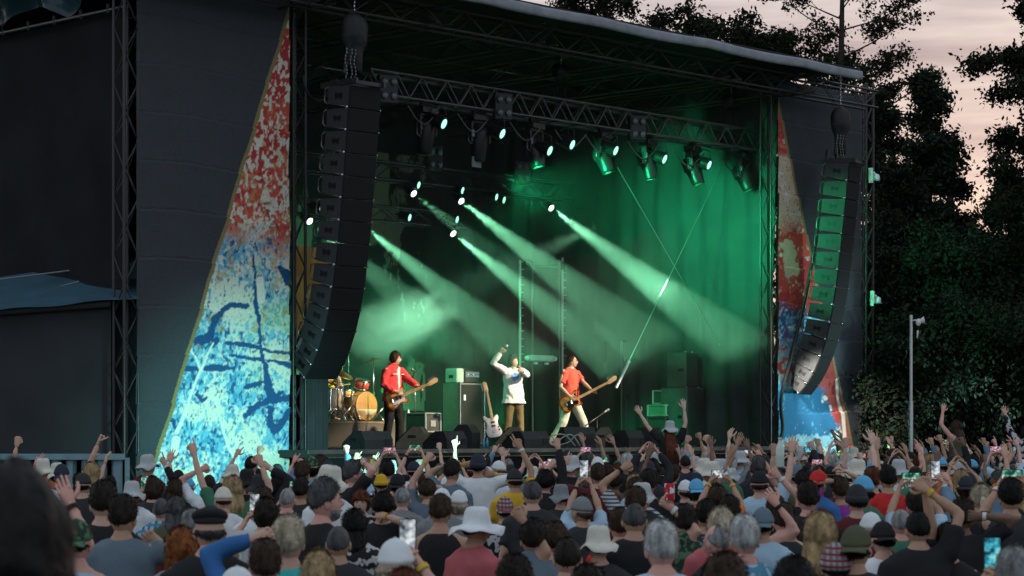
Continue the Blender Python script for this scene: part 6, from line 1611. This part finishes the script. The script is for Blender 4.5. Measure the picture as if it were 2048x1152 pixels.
crowd(577, 1022, 410, ("short", "fair"), None, ("tee", "teal"), "fair", 0, "person with short pale hair and a bright teal top")
crowd(530, 1070, 430, ("short", "brown"), None, ("long", "blue"), "fair", 5, "person in a bright blue sleeved jacket low at the left", [(512, 1045, "fist", .1)])
crowd(644, 949, 335, ("short", "darkgrey"), None, ("tee", B), "pink", -62, "grey haired bearded man in a black t-shirt, face in profile to the right", w=1.1, fc=("darkgrey", False, "grey"))
crowd(722, 974, 222, ("fringe", "auburn"), None, ("tee", "bwprint"), "pale", 178, "red haired woman with a fringe facing away from the stage", fc=("brown",))
crowd(762, 941, 172, ("short", "brown"), ("beanie", "yellow"), ("tee", "charcoal"), "fair", 0, "person in a bright yellow knitted hat")
crowd(735, 958, 190, ("short", "brown"), ("capback", "ltblue"), ("tee", "grey"), "fair", 0, "person in a pale blue and cream cap left of the yellow hat")
crowd(804, 968, 228, ("ring", "grey"), None, ("jacket", "grey"), "pink", 0, "bald pink headed man in a grey jacket")
crowd(766, 972, 262, ("curly", B), None, ("tee", B), "fair", 0, "person with full black hair next to the bald man in grey", [(768, 1012, "point", -.1)])
crowd(703, 916, 205, ("short", "darkgrey"), None, ("tee", B), "pink", -70, "bearded man with glasses in profile, tattooed arm behind his head", [(728, 912, "relaxed", 0)], fc=("darkgrey", True, "grey"))
crowd(676, 932, 190, ("short", "brown"), None, ("tee", "greyblue"), "fair", -10, "brown haired person half hidden behind the bearded grey haired man")
crowd(620, 905, 178, ("mid", B), ("cap", "camo"), ("tee", "sky"), "fair", -35, "woman in a patterned black cap and blue top at the stage corner", fc=("black", True))
crowd(601, 950, 215, ("short", "dark"), None, ("tee", "charcoal"), "tan", 0, "man filming with a wide phone near the stage corner", ph=(595, 970, 'L', "wide phone with a green screen near the stage corner", 0))
crowd(776, 918, 165, ("short", "dark"), None, ("tee", B), "fair", 0, "person filming the guitarist with a pink lit phone", ph=(779, 901, 'L', "phone with a pink and white screen held up below the guitarist", 2))
crowd(828, 916, 165, ("short", B), ("cap", "navy"), ("tee", "white"), "fair", 0, "person in a navy cap filming with a green lit phone", ph=(830, 896, 'L', "phone with a bright green screen held up below the amplifier", 0))
crowd(676, 1043, 352, ("shaved", "darkgrey"), None, ("tee", "charcoal"), "tan", 0, "man with cropped dark grey head in front of the black t-shirt")
crowd(634, 1090, 440, ("long", "blond"), None, ("tee", "charcoal"), "fair", 0, "woman with long straight blond hair at the bottom edge")
crowd(790, 1060, 470, ("long", "fair"), ("cap", "white"), ("tee", "sky"), "pink", 0, "person filming with a large blurred phone, both arms up, blue top", ph=(815, 1072, 'P', "large blurred phone with a white screen held up near the bottom", 1))
crowd(806, 1126, 500, ("mid", "auburn"), None, ("tee", B), "fair", 0, "person with dark red hair at the bottom edge below the large phone")
crowd(948, 1000, 322, ("short", "brown"), ("sunhat", "white"), ("tee", "rose"), "tan", -48, "man in a large white bucket hat and rose t-shirt turned to the right", w=1.15, fc=("brown",))
crowd(880, 983, 285, ("short", "brown"), None, ("vest", B), "tan", 0, "brown haired person in a black vest left of the large white hat")
crowd(884, 968, 235, ("short", "brown"), ("cap", "white"), ("tee", "grey"), "fair", 0, "person in a white cap behind the black vest")
crowd(918, 972, 232, ("mid", "fair"), ("cap", "white"), ("tee", "ltblue"), "fair", 0, "second person in a white cap, close behind the large white hat")
crowd(956, 900, 178, ("short", B), ("beanie", "navy"), ("tee", "white"), "tan", 0, "person in a dark blue knitted hat and white tee with a phone", [(935, 915, "fist"), (985, 935, "grip")])
crowd(902, 915, 188, ("short", "dark"), None, ("tee", "greyblue"), "tan", -30, "dark haired man turned right, arm pointing up beneath the amplifier", [(893, 915, "point", .2)], fc=("dark",))
crowd(795, 940, 200, ("short", B), ("capback", B), ("tee", B), "fair", 0, "person in a black cap below the green lit phone")
crowd(855, 950, 205, ("curly", "brown"), None, ("tee", "greyblue"), "fair", 0, "curly haired person with a fist and wristband raised", [(853, 905, "fist"), (832, 960, "fist")])
crowd(708, 1010, 300, ("long", B), None, ("jacket", "bwprint"), "fair", 0, "long black haired person in a patterned jacket before the fringe woman")
# --- centre
crowd(1010, 985, 240, ("short", "darkgrey"), ("capback", "greyplaid"), ("tee", "bwprint"), "fair", 5, "person in a grey checked cap and black and white print")
crowd(1065, 955, 248, ("thin", "darkgrey"), None, ("tee", "charcoal"), "fair", 0, "man with thinning dark hair left of the grey bucket hat")
crowd(1122, 960, 208, ("short", "brown"), ("bucket", "grey"), ("tee", "charcoal"), "fair", 0, "person in a smooth grey bucket hat")
crowd(1165, 984, 262, ("short", "darkgrey"), ("cap", "grey"), ("tee", "charcoal"), "tan", 35, "man in a dark grey cap, head turned left behind the cream hat")
crowd(1197, 1037, 335, ("short", "brown"), ("bucket", "cream"), ("tee", "charcoal"), "fair", -5, "person in a large cream fleece bucket hat, centre bottom", w=1.1)
crowd(1269, 996, 328, ("ring", "darkgrey"), None, ("tee", B), "tan", 0, "man with bald crown and grey sides in a black t-shirt", w=1.05)
crowd(1240, 1010, 300, ("short", "brown"), None, ("tee", "red"), "fair", 0, "person in a bright red top beside the bald crowned man", w=1.05)
crowd(1272, 968, 262, ("short", "brown"), None, ("tee", "charcoal"), "tan", -25, "brown haired man just behind the bald crowned man")
crowd(1296, 935, 212, ("short", "dark"), None, ("tee", B), "tan", 0, "man with neat short dark hair in black behind the girl's carrier")
crowd(1324, 1033, 430, ("short", "silver"), None, ("tee", "ltblue"), "pink", 0, "silver haired man in a pale blue t-shirt, centre bottom", w=1.1)
crowd(1436, 1042, 335, ("ring", "grey"), None, ("tee", B), "pink", 45, "bald pink headed man with face turned left", fc=("grey",))
crowd(1490, 1022, 385, ("short", "silver"), None, ("tee", "floral"), "pink", 0, "grey haired man in a blue flowered shirt")
crowd(1451, 1093, 555, ("mid", "brown"), None, ("tee", "charcoal"), "fair", -10, "person with glossy brown hair at the bottom edge")
crowd(1443, 1007, 318, ("bob", "fair"), None, ("tee", "rose"), "fair", 0, "woman with fair bobbed hair")
crowd(1413, 993, 282, ("short", B), None, ("tee", "charcoal"), "tan", 0, "person with flat black hair left of the fair bob")
crowd(1460, 986, 280, ("short", "dark"), None, ("tee", "denim"), "fair", 0, "dark haired person behind the fair bob")
crowd(1393, 950, 205, ("mid", "brown"), ("capback", "sky"), ("tee", "grey"), "fair", 0, "person in a bright blue cap")
crowd(1371, 953, 195, ("short", "brown"), ("cap", "white"), ("tee", "charcoal"), "fair", 0, "person in a white cap left of the bright blue cap")
crowd(1372, 1003, 305, ("short", "dark"), None, ("tee", "camo"), "fair", 0, "person in a dark camouflage shirt holding up a red can", [(1342, 992, "hold", .0, .9, -.5)])
crowd(1168, 985, 240, ("short", "brown"), None, ("tee", "ltblue"), "tan", 0, "person with two braceleted arms raised, filming with a bright phone", ph=(1168, 938, 'P', "phone with a white screen held by wristbanded arms", 1))
crowd(1066, 1030, 345, ("short", "dark"), None, ("tee", "greyblue"), "tan", -5, "person in a grey blue top with a wristbanded fist raised", [(1046, 1015, "fist", 0, 1, -.6)])
crowd(1273, 950, 225, ("short", "brown"), None, ("tee", "stripes"), "tan", 0, "person in a striped top raising a wristbanded fist", [(1246, 920, "fist")])
crowd(1110, 1030, 330, ("curly", "brown"), None, ("tee", B), "fair", 0, "person with tousled brown hair behind the cream hat")
crowd(1135, 1066, 400, ("crop", "dark"), None, ("tee", B), "fair", 0, "person with cropped dark hair left of the cream hat")
crowd(1175, 1120, 480, ("mid", "dark"), None, ("tee", "blue"), "fair", 0, "dark haired person at the bottom edge below the cream hat")
crowd(1195, 908, 152, ("short", "brown"), ("cap", "white"), ("tee", "charcoal"), "fair", 0, "person in a clean white cap below the bassist")
crowd(1030, 930, 195, ("short", "dark"), ("cap", "charcoal"), ("tee", "yellow"), "tan", 10, "person in a charcoal cap and yellow top left of centre", [(1040, 880, "two")])
crowd(1090, 932, 200, ("curly", B), None, ("long", B), "fair", 0, "person with black curly hair and black sleeve pointing up", [(1115, 870, "point", .1, .5, -.5)])
crowd(1030, 1090, 430, ("curly", "dark"), None, ("tee", "greyblue"), "fair", 0, "dark curly haired person near the bottom, right of the rose t-shirt")
crowd(1436, 962, 228, ("curly", "brown"), None, ("tee", "orange"), "tan", 0, "curly haired person filming with a wide black phone", ph=(1440, 948, 'L', "wide black phone with a dark screen above curly hair", 1))
# --- right part
crowd(1641, 1010, 395, ("long", "blond"), None, ("tee", "charcoal"), "fair", 0, "woman with long loose blond hair")
crowd(1672, 1070, 405, ("short", "dark"), ("beanie", "greyplaid"), ("tee", "greyblue"), "fair", 0, "person in a grey and red checked hat at the bottom")
crowd(1590, 1092, 500, ("curly", B), None, ("tee", B), "fair", 0, "person with a mass of black hair at the bottom edge")
crowd(1711, 1036, 405, ("short", "dark"), ("capback", "olive"), ("tee", "charcoal"), "tan", -20, "person in a dark grey green cap, right of the blond woman")
crowd(1768, 1030, 330, ("short", B), ("capback", B), ("tee", "white"), "fair", 0, "person in a black backwards cap and white t-shirt", w=1.1)
crowd(1837, 1015, 335, ("thin", B), None, ("tee", B), "tan", 0, "black haired man with a small bald spot and one arm raised high", [(1852, 955, "fist", .1, 1.0, -.2)], w=1.1)
crowd(1742, 1014, 300, ("short", "grey"), ("cap", "white"), ("tee", "maroon"), "fair", 0, "person in a white cap behind the black backwards cap")
crowd(1802, 1011, 290, ("shaved", "grey"), None, ("tee", "green"), "pink", 0, "bald pink headed person right of the white cap")
crowd(1715, 958, 262, ("short", "dark"), ("beanie", "charcoal"), ("tee", "maroon"), "fair", 0, "person in a dark knitted hat and maroon top")
crowd(1617, 957, 272, ("short", "dark"), None, ("tee", B), "pink", 0, "dark haired man in a black tee before the red cap")
crowd(1634, 932, 215, ("short", "dark"), ("capback", "red"), ("tee", "blue"), "tan", -50, "man in sunglasses and a red cap, turned to the right", fc=("dark", True))
crowd(1835, 975, 265, ("short", "dark"), None, ("tee", "ltblue"), "tan", 0, "dark haired person filming the stage with a wide phone", ph=(1823, 955, 'L', "wide phone showing the stage, held high on the right", 0))
crowd(1872, 985, 250, ("short", "brown"), None, ("jacket", "denim"), "fair", 10, "person in a pale denim jacket, phone aimed forward", ph=(1871, 940, 'P', "small upright phone with a white screen, above the wide phone", 1))
crowd(1567, 1000, 290, ("short", "brown"), None, ("vest", "charcoal"), "pink", 0, "person with bent bare arm and hand on head", [(1552, 985, "relaxed", -.05, 1, -.3)])
crowd(1525, 1004, 300, ("short", "dark"), ("capback", "greyblue"), ("tee", "ltblue"), "tan", -20, "person in a blue grey cap with visor to the right", w=1.05)
crowd(1925, 990, 300, ("short", "dark"), None, ("tee", B), "brown", -20, "dark haired person shading eyes with a wristbanded hand", [(1960, 1010, "flat", -.1, 1, -.3)])
crowd(2022, 950, 290, ("short", B), None, ("tee", "charcoal"), "tan", 0, "dark haired person filming with both arms up at the right edge", ph=(2024, 950, 'L', "phone with a green screen held at the right edge", 0))
crowd(1962, 962, 260, ("pony", "fair"), None, ("tee", B), "fair", 0, "person with fair braided hair")
crowd(2030, 1085, 480, ("short", "grey"), None, ("tee", "ltgrey"), "tan", 0, "person filming with a teal lit phone at the bottom right", ph=(1985, 1110, 'P', "large phone with a teal and blue screen at the bottom right", 3))
crowd(1552, 985, 250, ("short", "brown"), None, ("tee", B), "pink", 0, "brown haired person raising a clear bottle", [(1558, 935, "hold")])
crowd(1682, 950, 215, ("short", "brown"), None, ("tee", "purple"), "tan", 0, "short brown haired person with one finger pointing up", [(1675, 945, "point", 0)])
crowd(1745, 930, 200, ("short", "auburn"), None, ("tee", "charcoal"), "fair", 0, "person with reddish cropped hair beside a black haired person")
crowd(1777, 928, 205, ("short", B), None, ("tee", "red"), "tan", 0, "black haired person in a red top beside the reddish cropped hair")
crowd(1517, 908, 132, ("short", "brown"), ("cap", "sky"), ("tee", "charcoal"), "fair", 0, "person in a bright sky blue cap before the stage's right end")
crowd(1592, 922, 190, ("short", "dark"), ("cap", "greyblue"), ("tee", "grey"), "fair", 0, "person in a grey blue cap left of the red cap")
crowd(1895, 1040, 330, ("short", "dark"), None, ("tee", B), "tan", 0, "stocky person in a black tee at right, arm reaching up to the left", [(1848, 955, "fist", .0, 1, -.4)], w=1.15)
# a can and a bottle, held up
o = thing("drink_can", "red and white drink can held up in the middle of the crowd", "can", at(1339, 985, F / 305))
q = MB(); q.smooth = True; q.lathe([(.026, -.06), (.033, -.052), (.033, .052), (.027, .06), (.02, .058)], 16); q.build("body", pattern("can_red", "print", (.5, .03, .04), (.75, .75, .75), None, 26), o)
bottle(1558, 0, 0, .24, "clear bottle held up right of the red can", M_PET); bpy.data.objects["water_bottle"].get("label")
for ob in list(COL.objects):
    if ob.get("label") == "clear bottle held up right of the red can": ob.location = at(1560, 935, F / 250)

# --- the girl on shoulders, and the second raised person
SITG = {'L': (Vector((-.10, .0, .88)), Vector((-.15, .36, .84)), Vector((-.12, .40, .44)), 0), 'R': (Vector((.10, 0, .88)), Vector((.15, .36, .84)), Vector((.12, .40, .44)), 0)}
crowd(1340, 836, 132, ("verylong", "auburn"), ("bucket", "ltgrey"), ("tee", B), "pale", 0, "girl with very long red hair and grey bucket hat riding on shoulders, arms raised", [(1276, 812, "open", .1, -.6, -.4), (1368, 805, "open", .1, .6, -.2)], Hset=1.62, legs=SITG, group=None)
crowd(1341, 914, 131, ("short", "dark"), None, ("tee", "charcoal"), "fair", 0, "person carrying the red haired girl on their shoulders", group=None)
crowd(1915, 836, 128, ("long", "brown"), None, ("vest", "olive"), "pink", 20, "person riding on shoulders at right with one arm stretched up", [(1886, 812, "open", .1, -.6, -.3)], Hset=1.65, legs=SITG, group=None)
crowd(1916, 912, 127, ("short", "dark"), None, ("tee", B), "fair", 0, "person carrying the one with a stretched arm at right", group=None)
crowd(2052, 846, 128, ("mid", "dark"), None, ("long", "bwprint"), "fair", 0, "person on shoulders at the right edge with a patterned sleeve raised", [(2010, 818, "open", .1, -.6, -.3)], Hset=1.65, legs=SITG, group=None)
crowd(2053, 912, 127, ("short", "brown"), None, ("tee", B), "fair", 0, "person carrying another at the right edge of the crowd", group=None)

# --- the rest: rows of people towards the stage, from a set of poses
LIB = []
def lib(arms, hd, kind, yaw=0):
    e = {}
    body_job(arms, hd, STAND, .034, 1.0, 0.0, lambda me, HM_, g: e.update(body=me, HM=HM_))
    for kd in ("tee", "long"):
        shirt_job(arms, kd, .034, 1.0, 0.0, (lambda kd: lambda me: e.__setitem__(kd, me))(kd), len(LIB) * 7)
    e['kind'] = kind; LIB.append(e)
def up(s_, x, y, z, pose, palm=(0, 1, .1)): return {s_: (Vector((x, y, z)), pose, Vector(palm), Vector((.8 if s_ == 'R' else -.8, -.1, -.5)))}
for i in range(5): lib({}, (R((-38, -14, 0, 16, 42)[i]), R((6, 2, 5, 8, -2)[i])), "down")
for s_, sg in (('R', 1), ('L', -1)):
    lib(up(s_, sg * .28, .22, 1.98, "open"), (0, R(6)), "hand raised")
    lib(up(s_, sg * .22, .30, 1.84, "point"), (R(6), R(6)), "finger up")
    lib(up(s_, sg * .30, .10, 1.92, "fist"), (0, R(8)), "fist raised")
    lib(up(s_, sg * .16, .34, 1.90, "horns"), (R(-8), R(6)), "horns sign")
    lib(up(s_, sg * .36, .12, 1.74, "two"), (R(-5), R(6)), "two fingers")
lib({**up('R', .26, .22, 1.90, "open"), **up('L', -.24, .25, 1.94, "open")}, (0, R(8)), "both hands up")
lib({**up('R', .12, .34, 1.82, "flat", (-1, .2, 0)), **up('L', -.08, .34, 1.82, "flat", (1, .2, 0))}, (0, R(6)), "clapping overhead")
lib({**up('R', .34, .18, 1.84, "fist"), **up('L', -.30, .2, 1.96, "point")}, (0, R(6)), "both fists up")
lib({**up('R', .10, .40, 1.70, "grip", (-1, .2, 0)), **up('L', -.10, .40, 1.70, "grip", (1, .2, 0))}, (0, R(4)), "phone")
lib({'R': (Vector((.10, .10, 1.80)), "relaxed", Vector((-.6, .2, -.6)), Vector((1, -.1, -.1)))}, (R(10), R(4)), "hand on head")
lib({'L': (Vector((-.34, .10, 1.62)), "fist", Vector((0, 1, 0)), Vector((-.9, -.1, -.6)))}, (R(-20), R(4)), "elbow bent, fist up")
lib({'R': (Vector((.30, .26, 1.58)), "hold", Vector((-.5, .8, 0)), Vector((.8, -.1, -.7)))}, (R(25), R(2)), "arm half raised")
lib({'R': (Vector((.42, .05, 1.96)), "flat", Vector((0, 1, .2)), Vector((.9, -.2, -.3)))}, (R(-6), R(8)), "arm flung up")
lib({'L': (Vector((-.14, .20, 2.02)), "fist", Vector((.5, .8, .1)), Vector((-.9, .1, -.2)))}, (R(8), R(10)), "fist high")
rnd = random.Random(21)
HN = [("short", "dark", "dark hair"), ("short", "brown", "brown crop"), ("mid", "brown", "brown hair"), ("long", "dark", "long dark hair"), ("long", "blond", "long blond hair"), ("shaved", "dark", "a shaven head"), ("ring", "grey", "a bald crown"), ("short", "silver", "silver hair"), ("curly", "dark", "curly dark hair"), ("bob", "auburn", "auburn bobbed hair"), ("crop", "black", "cropped hair"), ("short", "darkgrey", "grey hair")]
HATS = [None] * 7 + [("cap", "black", "a black cap"), ("cap", "white", "a white cap"), ("bucket", "ltgrey", "a grey bucket hat"), ("capback", "navy", "a navy cap"), ("bucket", "cream", "a cream bucket hat"), ("beanie", "charcoal", "a dark beanie"), ("cap", "sky", "a blue cap"), ("capback", "charcoal", "a charcoal cap")]
TOPS = [("tee", "black", "black tee"), ("tee", "black", "black tee"), ("tee", "navy", "navy tee"), ("tee", "charcoal", "charcoal tee"), ("tee", "white", "white tee"), ("tee", "greyblue", "grey blue tee"), ("long", "charcoal", "charcoal jumper"), ("tee", "grey", "grey tee"), ("tee", "green", "green tee"), ("tee", "ltblue", "pale blue tee"), ("long", "black", "black jumper"), ("tee", "maroon", "maroon tee"), ("long", "denim", "denim shirt"), ("tee", "olive", "olive tee"), ("tee", "orange", "orange tee"), ("tee", "cream", "cream tee")]
PLACES = [(0, "left of the banner"), (290, "under the left banner"), (580, "under the left array"), (700, "before the drum riser"), (800, "below the guitarist"), (900, "below the bass cabinet"), (990, "below the singer"), (1090, "below the bassist"), (1190, "right of the bassist"), (1300, "by the shoulder rider"), (1380, "before the side fills"), (1480, "before the right tower"), (1560, "below the right banner"), (1740, "left of the pole"), (1825, "right of the pole"), (1930, "by the bushes")]
def row_word(Y): return "frontmost" if Y > 33 else "forward" if Y > 26 else "midway" if Y > 19 else "near the camera"
used = set(); SPEC = []
def barrier_y(x):   # line of the barrier in front of the stage
    p = S(0, -3.4); t = (x - p.x) / D.x; return p.y + D.y * t
Yr = 18.0; row = 0
while Yr < 47:
    half = Yr * .2276 + .6; x = -half + (.35 if row % 2 else 0)
    while x < half:
        xx = x + rnd.uniform(-.22, .22); yy = Yr + rnd.uniform(-.25, .25); x += .80 if Yr > 24 else .95
        bx = barrier_y(xx)
        if xx < -1.5: bx = min(bx, 32.5)
        if xx > 6.5: bx = max(bx, 41.5)
        if yy > bx or (xx < -4.6 and yy > 29.5): continue
        if any((xx - a) ** 2 + ((yy - b) * .8) ** 2 < .19 for a, b in TAKEN): continue
        SPEC.append((xx, yy)); TAKEN.append((xx, yy))
    Yr += .80 if Yr > 24 else 1.05; row += 1
rnd.shuffle(SPEC)
far = [p for p in SPEC if p[1] > 30]; mid = [p for p in SPEC if p[1] <= 30]
SPEC = sorted(far[:150] + mid[:62], key=lambda p: p[1])
def finish_crowd():
    for (x, y) in SPEC:
        px = max(0, 1024 + x / y * F); pl = [n for q_, n in PLACES if px >= q_][-1]; right = px > 1350
        for tr in range(60):
            e = rnd.choice(LIB[5:19] if y > 30 else LIB[5:]) if rnd.random() < (.84 if right else .66) and y > 20 else rnd.choice(LIB[:5])
            hn = rnd.choice(HN); ht = rnd.choice(HATS); tp = rnd.choice(TOPS)
            if ht and hn[0] in ("curly",): hn = HN[0]
            ps = "" if e['kind'] == "down" else ", phone up" if e['kind'] == "phone" else ", " + e['kind']
            lab = "person %s %s, %s%s, %s %s" % ("in" if ht else "with", ht[2] if ht else hn[2], tp[2], ps, row_word(y), pl)
            if len(lab.replace('-', ' ').split()) > 16: continue
            if lab not in used: used.add(lab); break
        H = rnd.uniform(1.60, 1.84); k = H / 1.75
        rz = math.atan2(-(STAGE_C.x - x), STAGE_C.y - y) * .7 + rnd.choice((rnd.uniform(-.3, .3), rnd.uniform(-.3, .3), rnd.uniform(-.9, .9)))
        o = link("person", e['body'], None, (x, y, 0), (0, 0, rz), (k * rnd.uniform(.95, 1.08),) * 2 + (k,)); obj_mat(o, skin(rnd.choice(("pale", "fair", "fair", "pink", "tan", "olive", "brown"))))
        tag(o, lab, "person", "people in the crowd")
        sh_ = link("shirt", e[tp[0]], o); obj_mat(sh_, cloth(tp[1], CC[tp[1]]))
        t = link("trousers", TROUSERS["stand"], o); obj_mat(t, cloth("navy", CC["navy"]))
        h = link("hair", hair_mesh(hn[0], rnd.randrange(3), bool(ht)), o); h.matrix_local = e['HM']; obj_mat(h, hairm(hn[1]))
        if ht: c = link("hat" if ht[0] in ("bucket", "beanie") else "cap", hat_mesh(ht[0], rnd.randrange(3)), o); c.matrix_local = e['HM']; obj_mat(c, cloth(ht[1], CC[ht[1]]))
        if e['kind'] == "phone":
            p = Vector((x, y, 0)) + Matrix.Rotation(rz, 3, 'Z') @ (Vector((0, .43, 1.79)) * k)
            phone(p, True, "phone held up by %s" % lab.replace(", phone up", ""), rnd.randrange(4))
remesh_all()
finish_crowd()
